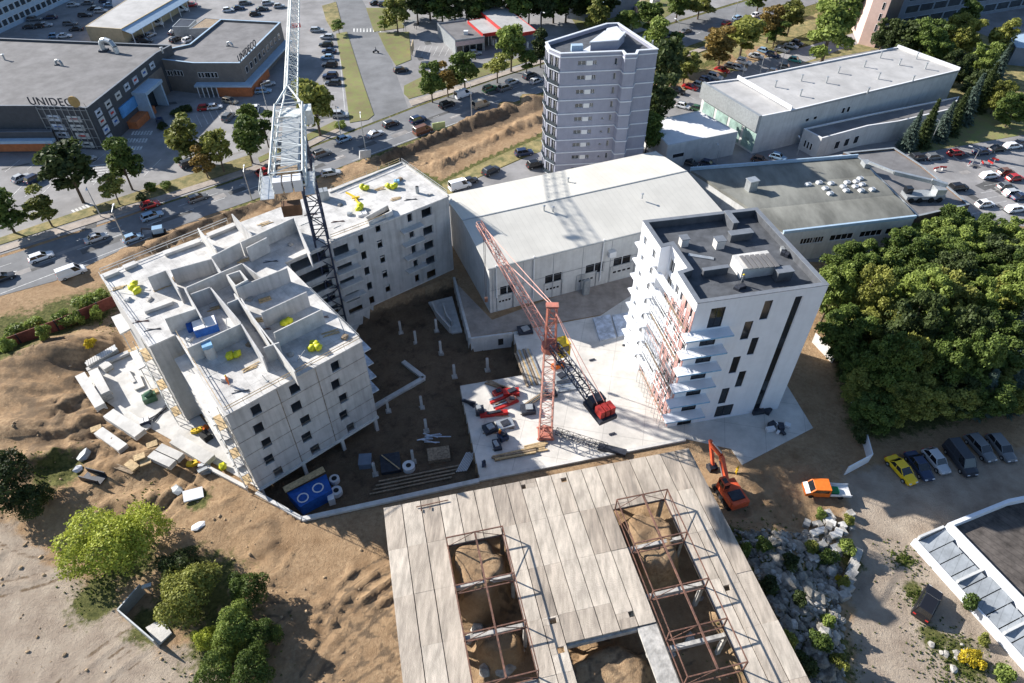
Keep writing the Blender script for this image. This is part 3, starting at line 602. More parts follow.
# ---- tan low building with glass side
poly=pp([(85,26.5),(121,29),(186,-8),(140,-9)],4.6)
e,P=block('warehouse','long low tan warehouse with a pale roof behind the charcoal block','building',poly,0,4.6,M['tan'],M['lightroof'],None,ph=.05)
j=edge(P,at(121,29,4.6)); A,B=P[j],P[(j+1)%len(P)]; L_=math.dist(A,B)
mb=MB(); mb.add([(*wpt(A,B,0,.01),4.4),(*wpt(A,B,L_,.01),4.4),(*wpt(A,B,L_,3.2),3.4),(*wpt(A,B,0,3.2),3.4),(*wpt(A,B,0,.01),4.25),(*wpt(A,B,L_,.01),4.25),(*wpt(A,B,L_,3.2),3.25),(*wpt(A,B,0,3.2),3.25)],[(3,2,1,0),(4,5,6,7),(0,1,5,4),(2,3,7,6),(1,2,6,5),(3,0,4,7)]); mb.build('glass_canopy',M['lightblue'],e)
for k in range(8): mb=MB(); panel(mb,A,B,.3+k*(L_-.8)/7,.5+k*(L_-.8)/7,.0,3.3,3.0,3.15); mb.build('canopy_post',M['frame'],e)
# white rounded tent roof at the far end
p=at(137,3); e=empty('storage_tent',p,'white rounded storage tent beyond the tan warehouse','tent'); mb=MB(); n=9; vs=[];fs=[]
for i in range(2):
    for k in range(n):
        a=math.pi*k/(n-1); vs.append((p[0]-6+12*i,p[1]+math.cos(a)*6,math.sin(a)*4.2+.05))
fs=[(k,k+1,n+k+1,n+k) for k in range(n-1)]+[tuple(range(n-1,-1,-1)),tuple(range(n,2*n))]
mb.add(vs,fs); mb.build('tent_cover',M['whiteroof'],e,smooth=False); mb=MB(); mb.box((p[0]+6.03,p[1],1.5),(.06,3,3)); mb.build('door',M['greymet'],e)
for px,zz,m,nm,lab in (([(172,27),(189,27),(196,20),(180,19)],3.2,'dkmet','kiosk','dark flat roofed kiosk beyond the tan warehouse'),([(189,29),(213,28),(228,20),(205,18)],3.6,'wood2','kiosk','brown roofed pavilion between the kiosk and the taupe wing')):
    block(nm,lab,'kiosk',pp(px,zz),0,zz,M['greymet'],M[m],None,ph=.1)
# ---- glazed office block, top left corner
poly=[at(-70,62)[:2],at(-20,43)[:2],at(75,-2)[:2],(at(75,-2)[0]-12,at(75,-2)[1]+26),(at(-70,62)[0]-22,at(-70,62)[1]+30)]
e,P=block('office_block','tall pale blue office block with window rows at the top left corner','building',poly,0,18,M['lightblue'],M['greyroof'],None,ph=.5)
for (a,b) in (((-20,43),(75,-2)),((-70,62),(-20,43))):
    A,B=at(*a)[:2],at(*b)[:2]; L_=math.dist(A,B)
    for fl in range(5): strip_windows(e,A,B,1.3+fl*3.3,3.2+fl*3.3,.6,L_-.6,max(3,int(L_/2.6)),gap=.5,gm=M['glass'])
# ---- filling station shop and canopies
e,P=block('petrol_station_shop','low grey station shop with a flat roof beside red edged canopies','building',pp([(437,24),(466.6,20.4),(484.6,37.6),(455,41.5)],4),0,4,M['greymet'],M['greyroof'],M['darkcop'],ph=.3,cop=.3)
j=edge(P,at(455,41.5,4)); A,B=P[j],P[(j+1)%len(P)]; L_=math.dist(A,B)
mb=MB(); panel(mb,A,B,.2,L_-.2,2.6,3.9,.01,.25); s_=mb.build('fascia_sign',mat('pale_pink_sign',(.55,.42,.42),.5,.1),e)
for k in range(4): panel((mb if k else (mb:=MB())),A,B,.5+k*(L_-1)/4,.5+(k+.85)*(L_-1)/4,.2,2.4,.004,.05)
mb.build('window',M['dkglass'],e)
mb=MB(); p=at(466,34,4); mb.box((p[0],p[1],4.5),(1.4,1.2,1.0)); mb.build('air_conditioner',M['frame'],e)
for px,zt,lab in (([(468,21),(488.5,17),(503.5,31),(483,34)],4.8,'smaller grey canopy with red edge joined to the station shop'),([(477,8.6),(502.7,4.7),(536,30.6),(509,35)],5.8,'large grey fuel canopy with red edge, behind the smaller one')):
    P=ccw(pp(px,zt)); e=empty('fuel_canopy',(P[0][0],P[0][1],0),lab,'canopy'); mb=MB(); mb.prism(P,zt-.5,zt); mb.build('canopy_roof',M['lightroof'],e)
    mb=MB(); ring(mb,offset(P,-.15),.14,zt-.9,zt+.12); mb.build('red_edge',M['red'],e); I=offset(P,3)
    for q in I: mb=MB(); mb.tube((*q,0),(*q,zt-.5),.2,8); mb.build('column',M['frame'],e)
    for q in I[:2]: mb=MB(); mb.box((q[0]+1.5,q[1],.95),(.6,1.1,1.7)); mb.build('pump',M['frame'],e)
# small shelter on the left of the station
P=ccw(pp([(402,23),(414,19),(417,21),(405,26)],2.8)); e=empty('shelter',(P[0][0],P[0][1],0),'tiny flat roofed shelter on the grass left of the station shop','shelter'); mb=MB(); mb.prism(P,2.6,2.8); mb.build('roof',M['greymet'],e)
for q in offset(P,.3): mb=MB(); mb.tube((*q,0),(*q,2.6),.07,5); mb.build('post',M['dkmet'],e)
p=at(413,53); e=empty('billboard',p,'narrow pale billboard at the forecourt entrance','billboard'); mb=MB(); mb.box((p[0],p[1],1.8),(.25,5.5,2.6)); mb.build('panel',M['tan'],e)
for s in (-2,2): mb=MB(); mb.tube((p[0],p[1]+s,0),(p[0],p[1]+s,.6),.08,5); mb.build('post',M['dkmet'],e)
# storage yard behind the tower
mb=MB(); P=pp([(606,22),(640,14),(662,18),(655,26),(622,34)]); 
for k in range(13):
    c=at(598+rnd.random()*58,3+rnd.random()*20); w=rnd.uniform(1.2,2.4)
    o=MB().box((c[0],c[1],w*.5),(w*1.3,w,w),rnd.uniform(0,40)); 
    for s in range(3): o.box((c[0],c[1],w*(s+.5)/3),(w*1.34,w*1.04,.06),0,1)
    tag(o.build('pallet_stack',[M['whiteroof'] if k%3 else M['pink'],M['wood']]),'white wrapped pallet stack in the storage yard behind the tower','pallet stack','pallet stacks in the storage yard')
for k in range(4):
    c=at(568+k*4.2,17.5+k*.5); o=MB(); o.tube((c[0],c[1],0),(c[0],c[1],1.3),1.1,12); o.tube((c[0],c[1],1.3),(c[0],c[1],1.8),1.1,12,r2=.5)
    tag(o.build('storage_drum',M['poster']),'pale drum in the short row behind the tower','drum','pale drums behind the tower')
e,P=block('yard_shed','dark shed with a pale blue lean roof at the top edge behind the tower','shed',pp([(568,3),(597,8),(640,-6),(600,-8)],5),0,5,M['office'],M['lightblue'],None,ph=.05)
# ---- residential tower
ZT=27.6
PT=[(545.5,46),(549,52.5),(560.5,57.5),(622,55),(625,58.5),(636.5,58),(638,54.5),(657.5,53),(618,26.5),(606,27)]
Q=pp(PT,ZT); e=empty('apartment_tower',(Q[3][0],Q[3][1],0),'tall grey violet tower with pale bands and a rounded glazed left corner','building')
ops={}; idxF=2; fy=[67.5,83.5,99,114,128,142,156,168]
nf=9; fh=ZT/nf
A,B=Q[2],Q[3]; opsF=[]
for k in range(nf):
    z=k*fh+1.35; 
    for cx,w in ((581.5,1.7),(594.5,.8)):
        u=onwall(cx,67.5,A,B)[0]; opsF.append((u-w/2,u+w/2,z-.1,z+.85))
    u=onwall(615.5,66,A,B)[0]; opsF.append((u-.3,u+.3,z-.3,z+1.1))
    if k<5: u=onwall(600,141,A,B)[0]; opsF.append((u-.3,u+.3,z,z+.5))
gl={0:[],1:[],7:[]}
for i in gl:
    L_=math.dist(Q[i],Q[(i+1)%len(Q)])
    for k in range(nf):
        n=1 if L_<2.5 else 2 if L_<5 else 3
        for s in range(n):
            if i==7: gl[i].append((L_*.25+s*L_*.25,L_*.25+s*L_*.25+1.3,k*fh+1.0,k*fh+2.4))
            else: gl[i].append((.25+s*(L_-.3)/n,.05+(s+.85)*(L_-.3)/n,k*fh+.55,k*fh+2.75))
ops={2:opsF,0:gl[0],1:gl[1],7:gl[7]}
mb=MB(); ring(mb,Q,.35,0,ZT+.7,ops); mb.build('wall',M['tower'],e)
for i,o_ in ops.items():
    for o in o_: window(e,Q[i],Q[(i+1)%len(Q)],*o,M['frame'],M['dkglass'] if i!=2 else M['glass'],nv=1 if o[1]-o[0]>.8 else 0,fw=.06)
mb=MB(); mb.prism(offset(Q,.34),ZT-.3,ZT); mb.build('roof',M['bitumen'],e)
mb=MB()
for k in range(1,nf+1):
    o=offset(Q,-.09); n=len(Q)
    for i in range(n):
        if i in (8,9): continue
        panel(mb,Q[i],Q[(i+1)%n],0.0,math.dist(Q[i],Q[(i+1)%n]),k*fh-.12,k*fh+.12,.004,.12 if i%2 else .125)
mb.build('floor_bands',M['towert'],e)
mb=MB(); o=offset(Q,-.1); ii=offset(Q,.45); n=len(Q)
for k in range(n):
    q=(k+1)%n; za,zb=ZT+.705,ZT+.86; mb.add([(*o[k],za),(*o[q],za),(*ii[q],za),(*ii[k],za),(*o[k],zb),(*o[q],zb),(*ii[q],zb),(*ii[k],zb)],[(4,5,6,7),(0,1,5,4),(2,3,7,6)])
mb.build('coping',M['towert'],e)
A,B=Q[2],Q[3]; u=onwall(589.2,67.5,A,B)[0]
for k in range(nf): mb=MB(); panel(mb,A,B,u-.65,u+.65,k*fh+1.25,k*fh+2.2,.004,.06); mb.build('white_panel',M['frame'],e)
# balconies of the glazed corner
for i in (0,1):
    A,B=Q[i],Q[i+1]; L_=math.dist(A,B)
    for k in range(nf):
        mb=MB(); panel(mb,A,B,.1,L_-.1,k*fh+.0,k*fh+.13,.13,.3); b=mb.build('balcony',M['towert'],e)
        mb=MB(); panel(mb,A,B,.1,L_-.1,k*fh+.13,k*fh+1.0,.25,.29); mb.build('railing',M['glass'],b)
# stepped penthouse
for (px_,h_,nm) in (([(590,52),(617,50),(624,42),(604,41)],1.9,'penthouse'),([(604,41),(624,42),(616,33),(607,35)],1.2,'lift_room')):
    P_=ccw(pp(px_,ZT)); mb=MB(); mb.prism(P_,ZT+.01,ZT+h_); ph=mb.build(nm,M['tower'],e); mb=MB(); mb.prism(offset(P_,-.15),ZT+h_+.003,ZT+h_+.2); mb.build('penthouse_roof',M['towert'],ph)
P_=ccw(pp([(578,53),(590,52),(604,41),(598,41)],ZT)); mb=MB(); q0=P_; mb.add([(*q0[0],ZT+.02),(*q0[1],ZT+.02),(*q0[2],ZT+.02),(*q0[3],ZT+.02)]+[(*pp([(590,52.2)],ZT+1.8)[0],ZT+1.8),(*pp([(604,41.2)],ZT+1.8)[0],ZT+1.8)],[(0,1,2,3)]); mb.build('ramp_base',M['towert'],e)
p=at(577,53,ZT); mb=MB(); mb.box((p[0],p[1]+1,ZT+.7),(2.4,1.2,1.3),5); mb.build('ventilation_box',M['lightblue'],e)
for k in range(2): p=at(652-k*8,47-k*4,ZT); mb=MB(); mb.tube((*p[:2],ZT),(*p[:2],ZT+1.4),.18,8); mb.build('vent_pipe',M['galv'],e)
# little bitumen roofed kiosk and orange tent in front of it
e,P=block('kiosk','low dark roofed kiosk at the foot of the violet tower','kiosk',pp([(617,170),(648,165),(655,172),(622,178)],3.2),0,3.2,M['tower'],M['bitumen'],None,ph=.15)
p=at(620,172,2); mb=MB(); mb.add([(p[0]-1.5,p[1]-1.5,0),(p[0]+1.5,p[1]-1.5,0),(p[0]+1.5,p[1]+1.5,0),(p[0]-1.5,p[1]+1.5,0),(p[0],p[1],5.2)],[(0,1,4),(1,2,4),(2,3,4),(3,0,4),(3,2,1,0)]); tag(mb.build('canvas_tent',M['orange']),'bright orange pointed tent against the back edge of the cream hall roof','tent')
# ---- flat white hall
zt=6
e,P=block('flat_hall','low hall with a brilliant white flat roof right of the violet tower','building',pp([(646,122),(699,111),(738,132),(668,146)],zt),0,zt,M['offwhite'],M['whiteroof'],None,ph=.12)
j=edge(P,at(668,146,zt)); A,B=P[j],P[(j+1)%len(P)]; strip_windows(e,A,B,2.5,3.6,1.5,5,1)
# ---- long industrial hall, upper right
zt=9.4
Q=pp([(761,117.5),(791,111.5),(959,71),(897,48),(737,80),(705,84)],zt)
e,P=block('long_hall','long pale industrial hall with small roof vents beside the trees','building',Q,0,zt,M['offwhite'],M['lightroof'],M['whiteroof'],ph=.25,cop=.35)
j=edge(P,at(791,111.5,zt)); A,B=P[j],P[(j+1)%len(P)]; L_=math.dist(A,B)
strip_windows(e,A,B,5.6,6.5,5,10,2,gap=1.4); strip_windows(e,A,B,5.4,6.9,L_*.3,L_*.36,2,gap=.7)
mb=MB(); panel(mb,A,B,0,L_,zt-.2,zt+.25,.003,.12); mb.build('gutter',M['greymet'],e)
W1,W2=at(737,80,zt)[:2],at(791,111.5,zt)[:2]; mb=MB(); mb.wallseg(W1,W2,zt+.3,zt+1.3,.3); mb.build('roof_wall',M['whiteroof'],e)
V1,V2=at(897,48,zt)[:2],at(959,71,zt)[:2]; mb=MB(); mb.wallseg(V1,V2,zt+.36,zt+.9,.35); mb.build('end_parapet',M['whiteroof'],e)
j=edge(P,at(705,84,zt)); A,B=P[j],P[(j+1)%len(P)]; L_=math.dist(A,B)   # left end wall
mb=MB(); panel(mb,A,B,-.2,L_+.2,zt-3.4,zt+.6,.02,.9); mb.build('fascia',M['greymet'],e)
for k in range(4): panel((mb if k else (mb:=MB())),A,B,1+k*L_/4,.6+(k+.9)*L_/4,.6,5.2,.01,.08)
mb.build('glazing',mat('green_tinted_glass',(.30,.42,.38),.15,.2,.5),e)
vn=[(880,58,'at the far end'),(899,65,''),(916,59,''),(925,69,''),(878,79,''),(912,82,''),(867,94,''),(800,96,''),(775,87,''),(801,81,''),(826,83,''),(838,73,''),(864,67,'')]
vn.sort(key=lambda v:-v[0])
for k,(x,y,_) in enumerate(vn):
    p=at(x,y,zt); roof_vent(*p,'grey vent pipe on the long hall roof, '+ordn(k,len(vn))+' counting from its far right end',1.5,.2,group='vent pipes on the long hall roof')
# its low front annexes
e,P=block('hall_annex','low flat roofed annex along the front of the long hall','building',pp([(804,129),(868,115),(959,97),(952,109),(899,121.5),(868,126),(822,138.5)],5.2),0,5.0,M['offwhite'],M['greyroof'],M['whiteroof'],ph=.25,cop=.3)
j=edge(P,at(822,138.5,5.2)); A,B=P[j],P[(j+1)%len(P)]; L_=math.dist(A,B); strip_windows(e,A,B,1.2,3.2,L_*.3,L_-1,3,gap=1.6)
j=(j-1)%len(P); A,B=P[j],P[(j+1)%len(P)]; L_=math.dist(A,B); strip_windows(e,A,B,1.2,3.0,L_*.2,L_*.7,3,gap=.3)
# ---- pink block and blue grey office, top right
p0=at(858,44)[:2]; p1=at(874,48)[:2]; p2=at(897,18)[:2]; p3=(p0[0]+8,p0[1]+40)
e,P=block('pink_block','pink rendered block with dark vertical window strips at the top edge','building',[p0,p1,(p1[0]+10,p1[1]+30),p3],0,24,M['pink'],M['greyroof'],None,ph=.4)
j=edge(P,p0); A,B=P[j],P[(j+1)%len(P)]; L_=math.dist(A,B); 
for k in range(7): window_u=.62; strip_windows(e,A,B,1.5+k*3.2,3.6+k*3.2,L_*.62,L_*.78,1,gap=.1)
q0=at(893,30)[:2]; q1=at(1060,2)[:2]
e,P=block('office_building','blue grey glazed office building behind the trees at the top right','building',[q0,q1,(q1[0]+6,q1[1]+25),(q0[0]+6,q0[1]+25)],0,16,M['office'],M['greyroof'],None,ph=.5)
j=edge(P,q0); A,B=P[j],P[(j+1)%len(P)]; L_=math.dist(A,B)
for fl in range(4): strip_windows(e,A,B,1.0+fl*3.8,3.4+fl*3.8,2,L_-2,12,gap=.5,fm=M['lightblue'],gm=M['glass'])
# pavilion at the right edge beside the trees
e,P=block('pavilion','small grey pavilion with pale roof at the right edge among trees','building',pp([(1008,36),(1040,30),(1060,52),(1016,48)],5),0,5,M['office'],M['lightblue'],None,ph=.1)
# ---- vaulted felt roof hall behind the white apartment block
zt=7.4
Q=ccw(pp([(784,232.5),(915.5,217),(857,158),(842,153.5),(690,171)],zt)); e=empty('felt_roof_hall',(Q[0][0],Q[0][1],0),'hall with a weathered olive grey rippled roof and pale front wall','building')
A,B=at(784,232.5,zt)[:2],at(915.5,217,zt)[:2]
wins=[opx(A,B,tl,br) for tl,br in (((800,243),(811,247)),((812,241.5),(821,246)),((830,238.5),(850,243)),((860,234.5),(879,239)),((886,231),(906,236)))]
i0=min(range(len(Q)),key=lambda i:math.dist(Q[i],A)); wl=[(a,b,3.9,5.3) for a,b,c,d in wins]
mb=MB(); ring(mb,Q,.35,0,zt-.25,{i0:wl}); mb.build('wall',M['offwhite'],e)
for o in wl: window(e,A,B,*o,M['frame'],M['dkglass'],nv=3)
# rippled roof: sheet bounded by the outline, with gentle waves parallel to the front
a,b,c_,d=Vector(at(784,232.5,zt)[:2]),Vector(at(915.5,217,zt)[:2]),Vector(at(857,158,zt)[:2]),Vector(at(690,171,zt)[:2])
mb=MB(); nu,nv_=16,48; vs=[]
for j in range(nv_+1):
    for i in range(nu+1):
        s,t=i/nu,j/nv_; p=(a+(b-a)*s)*(1-t)+(d+(c_-d)*s)*t; z=zt+.15+.28*abs(math.sin(math.pi*(t*3.0)))**.8
        vs.append((p.x,p.y,z))
for j in range(nv_+1):
    for i in (0,nu): vs.append((vs[j*(nu+1)+i][0],vs[j*(nu+1)+i][1],zt-.3))
fs=[(j*(nu+1)+i,j*(nu+1)+i+1,(j+1)*(nu+1)+i+1,(j+1)*(nu+1)+i) for j in range(nv_) for i in range(nu)]
o_=(nu+1)*(nv_+1)
for j in range(nv_): fs+=[(j*(nu+1),(j+1)*(nu+1),o_+2*j+2,o_+2*j),(j*(nu+1)+nu,o_+2*j+1,o_+2*j+3,(j+1)*(nu+1)+nu)]
mb.add(vs,fs); mb.build('rippled_roof',M['oliveroof'],e,smooth=False)
mb=MB(); L_=math.dist(A,B); panel(mb,A,B,-.1,L_+.1,zt-.24,zt+.35,-.3,.15); mb.build('gutter',M['lightblue'],e)
mb=MB(); mb.wallseg(d,c_,zt-.2,zt+.9,.3); mb.build('back_parapet',M['lightblue'],e)
k=0
for (x,y) in [(751,187),]:
    p=at(x,y,zt+1); mb=MB(); mb.box((p[0],p[1],zt+1.4),(1.9,1.6,2.2),20); mb.box((p[0],p[1],zt+2.7),(2.2,1.9,.2),20); tag(mb.build('roof_hatch',M['galv']),'grey metal roof box standing alone on the olive felt roof','roof box')
vents=[(808,185),(819,183),(825,189),(831,184),(830,194),(843,187),(847,183),(846,191),(856,182),(860,179),(855,187),(862,185),(861,191),(872,190)]
vents.sort()
for k,(x,y) in enumerate(vents):
    p=at(x,y,zt+.4); o=empty('roof_fan',(p[0],p[1],zt+.4),ordn(k,len(vents))+' white rooftop fan, counting left to right across the olive felt roof','roof fan','white fans on the felt roof')
    mb=MB(); mb.box((p[0],p[1],zt+.55),(1.15,.8,.5),20); mb.build('housing',M['whiteroof'],o); mb=MB(); mb.tube((p[0],p[1],zt+.81),(p[0],p[1],zt+.95),.3,10); mb.build('cowl',M['galv'],o)
# right-hand annex with the parked boom lift
zt2=6.2
e,P=block('brown_annex','flat roofed annex with brown front wall joined to the felt roof hall','building',pp([(917,218),(969,206),(923,168),(893.5,149),(843,154),(858,160)],zt2),0,zt2,mat('brown_wall',(.16,.11,.085),.8,.15,1),M['greyroof'],M['greymet'],ph=.35,cop=.45)
# ---- cream hall in the centre
ze=10.4
FL=at(489,268,ze); FR0=at(716,213,ze); BL=at(460,193.5,ze); 
d=Vector((FR0[0]-FL[0],FR0[1]-FL[1])).normalized(); W_=Vector((BL[0]-FL[0],BL[1]-FL[1])); nn=Vector((-d.y,d.x)); wd=W_.dot(nn)
FLv=Vector(FL[:2]); Lh=math.dist(FL[:2],FR0[:2])+1.0; BLv=FLv+nn*wd
Q=[tuple(FLv),tuple(FLv+d*Lh),tuple(FLv+d*Lh+nn*wd),tuple(BLv)]
e=empty('cream_hall',(FLv.x,FLv.y,0),'large cream roofed industrial hall in the centre of the picture','building')
A,B=Q[0],Q[1]
ws=[opx(A,B,tl,br) for tl,br in (((499.5,279.5),(515,287.5)),((545,274),(562,281)),((585.5,268.5),(603,274.5)),((613,265.5),(629.5,270.5)))]
wz=(sum(o[2] for o in ws)/4,sum(o[3] for o in ws)/4); ws=[(o[0],o[1],wz[0],wz[1]) for o in ws]
drs=[opx(A,B,tl,br) for tl,br in (((497,299),(513,314)),((544,293),(560,308)),((576,287),(593,302)),((609,281),(629,297)))]
drs=[(o[0],o[1],.05,3.6) for o in drs]
mb=MB(); ring(mb,Q,.3,0,ze,{0:ws+drs}); w_=mb.build('wall',M['offwhite'],e)
for o in ws: window(e,A,B,*o,M['frame'],M['dkglass'],nv=1,fw=.12)
for o in drs:
    mb=MB(); panel(mb,A,B,o[0]+.01,o[1]-.01,.06,3.59,-.2,-.1); dr=mb.build('roller_door',M['offwhite'],e)
    for k in range(4): mb=MB(); u=o[0]+(o[1]-o[0])*(.13+.2*k); panel(mb,A,B,u,u+(o[1]-o[0])*.13,1.9,2.3,-.098,-.085); mb.build('door_window',M['dkglass'],dr)
    mb=MB(); panel(mb,A,B,o[0]-.1,o[1]+.1,3.61,3.75,.004,.08); panel(mb,A,B,o[0]-.12,o[0]-.0,.06,3.6,.004,.08); panel(mb,A,B,o[1]+.0,o[1]+.12,.06,3.6,.004,.08); mb.build('door_frame',M['greymet'],e)
mb=MB()
for k in range(9): u=.5+k*Lh/8-.6*(k==8); panel(mb,A,B,u,u+.07,.02,ze-.4,.003,.03)
panel(mb,A,B,0,Lh,5.2,5.27,.034,.05); mb.build('panel_joints',M['darkcop'],e)
for x in (496,533,599):
    u=onwall(x,280,A,B)[0]; mb=MB(); a=wpt(A,B,u,.25); mb.tube((*a,1.2 if x!=496 else 3.5),(*a,ze+.4),.14,8); mb.build('downpipe',M['frame'],e)
mb=MB(); u=onwall(609,267,A,B)[0]; panel(mb,A,B,u-.7,u+.7,6.6,7.8,.05,.9); mb.build('air_conditioner',M['frame'],e)
mb=MB(); u=onwall(580,306,A,B)[0]; panel(mb,A,B,u-.5,u+.7,0.02,3.4,1.2,1.9); mb.build('service_pillar',M['greymet'],e)
# roof: front slope long, ridge, back slope; thickness and overhang
zr=11.9; RD=at(486,216,zr); ridge=(Vector(RD[:2])-FLv).dot(nn)
def rp(u,v,z): q=FLv+d*u+nn*v; return (q.x,q.y,z)
mb=MB(); o=.35; t=.18
for (v0,z0_,v1,z1_) in ((-o,ze-.03,ridge,zr),(ridge,zr,wd+o,ze-.03)):
    vs=[rp(-o,v0,z0_),rp(Lh+o,v0,z0_),rp(Lh+o,v1,z1_),rp(-o,v1,z1_)]; vs+=[(x,y,z+t) for x,y,z in vs]; mb.add(vs,[(3,2,1,0),(4,5,6,7),(0,1,5,4),(1,2,6,5),(2,3,7,6),(3,0,4,7)])
mb.build('roof',M['cream'],e)
mb=MB()
for u in (0.0,Lh): mb.add([rp(u,0,ze),rp(u,wd,ze),rp(u,ridge,zr),rp(u+.25*(1 if u==0 else -1),0,ze),rp(u+.25*(1 if u==0 else -1),wd,ze),rp(u+.25*(1 if u==0 else -1),ridge,zr)],[(0,1,2),(5,4,3),(0,2,5,3),(2,1,4,5)])
mb.build('gable',M['offwhite'],e)
mb=MB(); mb.bar(rp(-o,ridge,zr+t+.04),rp(Lh+o,ridge,zr+t+.04),.25,.08); mb.build('ridge_cap',M['greymet'],e)
mb=MB(); mb.bar(rp(-o,-o-.08,ze+.02),rp(Lh+o,-o-.08,ze+.02),.16,.2); mb.build('gutter',M['greymet'],e)
for k,(x,y) in enumerate([(544,210),(642,198),(568,182),(553,211)]):
    p=at(x,y,zr+.1 if k!=2 else 11.3); roof_vent(p[0],p[1],p[2]-.1,['short vent at the ridge of the cream hall, under the crane shadow','vent near the middle of the cream hall ridge','thin vent on the back slope of the cream hall roof','low pipe just right of the first ridge vent'][k],.9,.16)
# left gable downpipe with elbow
mb=MB(); q=rp(-.6,wd-3,0); mb.tube((q[0],q[1],.1),(q[0],q[1],ze-.5),.2,8); mb.tube((q[0],q[1],ze-.5),rp(.4,wd-2.6,ze+.9),.2,8); mb.build('flue_pipe',M['frame'],e)
# ================================================================== WHITE APARTMENT BLOCK
ZP=25.3; ZR=24.1
PX=[(697.5,303.5),(828.8,285),(757,208),(643,221),(661,247.5),(671.5,245),(688,268.5),(677.5,272)]
Q=pp(PX,ZP); e=empty('apartment_block',(Q[0][0],Q[0][1],0),'white eight storey apartment block with a dark flat roof and slanting window strips','building')
A,B=Q[0],Q[1]
strips=[((713.7,300),(720.7,327)),((767.6,293),(767.6,319.5)),((799,288.5),(759.4,410)),((745,321.7),(747.7,339.3)),((752.3,338),(753.5,354.8)),((733.6,357),(736,373.2)),((739.5,371.4),(741.6,386.8)),((722.3,388.5),(725.4,403.6)),((717,406),(731,415.5))]
ws=[]
def oq(tl,tr,bl,br):
    u=[onwall(*p,A,B)[0] for p in (tl,tr,bl,br)]; z=[onwall(*p,A,B)[1] for p in (tl,tr,bl,br)]
    return ((u[0]+u[2])/2,(u[1]+u[3])/2,(z[2]+z[3])/2,(z[0]+z[1])/2)
for a in [((713.7,300),(727.7,300),(706.6,328),(720.7,327)),((767.6,293),(775.8,293),(759.4,320),(767.6,319)),((799,289.5),(807.4,289),(752.3,411),(759.4,409.6)),((745,321.7),(754,321),(740,340),(747.7,339)),((752.3,338),(759.4,337.4),(746.5,355),(753.5,354.5)),((733.6,357),(741,356.4),(728.4,373.8),(736,372.8)),((739.5,371.4),(746.7,371),(734.5,387.3),(741.6,386.4)),((722.3,388.5),(729.6,388),(718,403.8),(725.4,403.3)),((717,406),(733.6,404.5),(713.7,417.8),(731,414.3))]: ws.append(oq(*a))
for tl,br in [((698.5,340.5),(715.8,345)),((696.5,358),(709.5,362)),((691.5,374.5),(704.5,378.5)),((687,391),(699.5,395)),((682.5,406.5),(694.5,410.5)),((678,421.5),(690,424.5))]:
    u,z=onwall(*[(tl[0]+br[0])/2,(tl[1]+br[1])/2],A,B); ws.append((u-1.15,u+1.15,z-.55,z+.75))
ws=[(a,b,max(c,.05),min(d,ZR-.1)) for a,b,c,d in ws]
LA_=Q[3],Q[4]; LB_=Q[7],Q[0]; LC_=Q[5],Q[6]
def grid(A_,B_,n,w,h=1.5,z0=1.1,nf=8):
    L_=math.dist(A_,B_); return [((k+.5)*L_/n-w/2,(k+.5)*L_/n+w/2,z0+f*3.0,z0+f*3.0+h) for f in range(nf) for k in range(n)]
ops={0:ws,3:grid(*LA_,2,1.0),7:grid(*LB_,4,1.0),5:grid(*LC_,2,1.4,2.1,.4)}
mb=MB(); ring(mb,Q,.32,0,ZP,ops); mb.build('wall',M['white'],e)
for i,o_ in ops.items():
    for o in o_: window(e,Q[i],Q[(i+1)%8],*o,M['dkmet'] if i==0 else M['frame'],M['dkglass'],inset=.1,nv=0 if i==0 and o[1]-o[0]<1.6 else 1,fw=.05)
mb=MB(); mb.prism(offset(Q,.31),ZR-.3,ZR); mb.build('roof',M['bitumen'],e)
mb=MB(); o=offset(Q,-.06); ii=offset(Q,.62); n=8
for k in range(n):
    q=(k+1)%n; za,zb=ZP+.004,ZP+.1; mb.add([(*o[k],za),(*o[q],za),(*ii[q],za),(*ii[k],za),(*o[k],zb),(*o[q],zb),(*ii[q],zb),(*ii[k],zb)],[(4,5,6,7),(0,1,5,4),(2,3,7,6),(3,2,1,0)])
mb.build('coping',M['darkcop'],e)
mb=MB(); ring(mb,offset(Q,.325),.2,ZR+.01,ZP-.02); mb.build('parapet_lining',M['bitumen'],e)
# front balconies by their right-hand corner at the wall
for (x,y) in [(729,326.5),(722.3,344),(716.7,361),(711.3,377.5),(705.5,393),(700.8,408)]:
    u,z=onwall(x,y,A,B); mb=MB(); panel(mb,A,B,-1.3,u,z-.22,z,.006,1.7); b=mb.build('balcony',M['white'],e)
    mb=MB(); panel(mb,A,B,-1.3,u,z-.24,z+.0,1.703,1.74); mb.build('balcony_edge',M['bluep'],b)
A3_,B3_=Q[3],Q[4]; L_=math.dist(A3_,B3_)
for k in range(7):
    z=21.9-3*k; mb=MB(); panel(mb,A3_,B3_,.3,L_-.2,z-.22,z,.006,.95); b=mb.build('balcony',M['white'],e)
A7,B7=Q[7],Q[0]; L7=math.dist(A7,B7)
for k in range(7):
    z=21.0-3*k; mb=MB(); panel(mb,Q[4],Q[7],.2,math.dist(Q[4],Q[7])-.1,z-.2,z,-.6,.45); mb.build('balcony',M['white'],e)
# right facade balconies just showing past the right edge
A1_,B1_=Q[1],Q[2]
for k in range(6):
    z=20-3*k; mb=MB(); panel(mb,A1_,B1_,1.5,5.5,z-.2,z,.006,1.3); mb.build('balcony',M['white'],e)
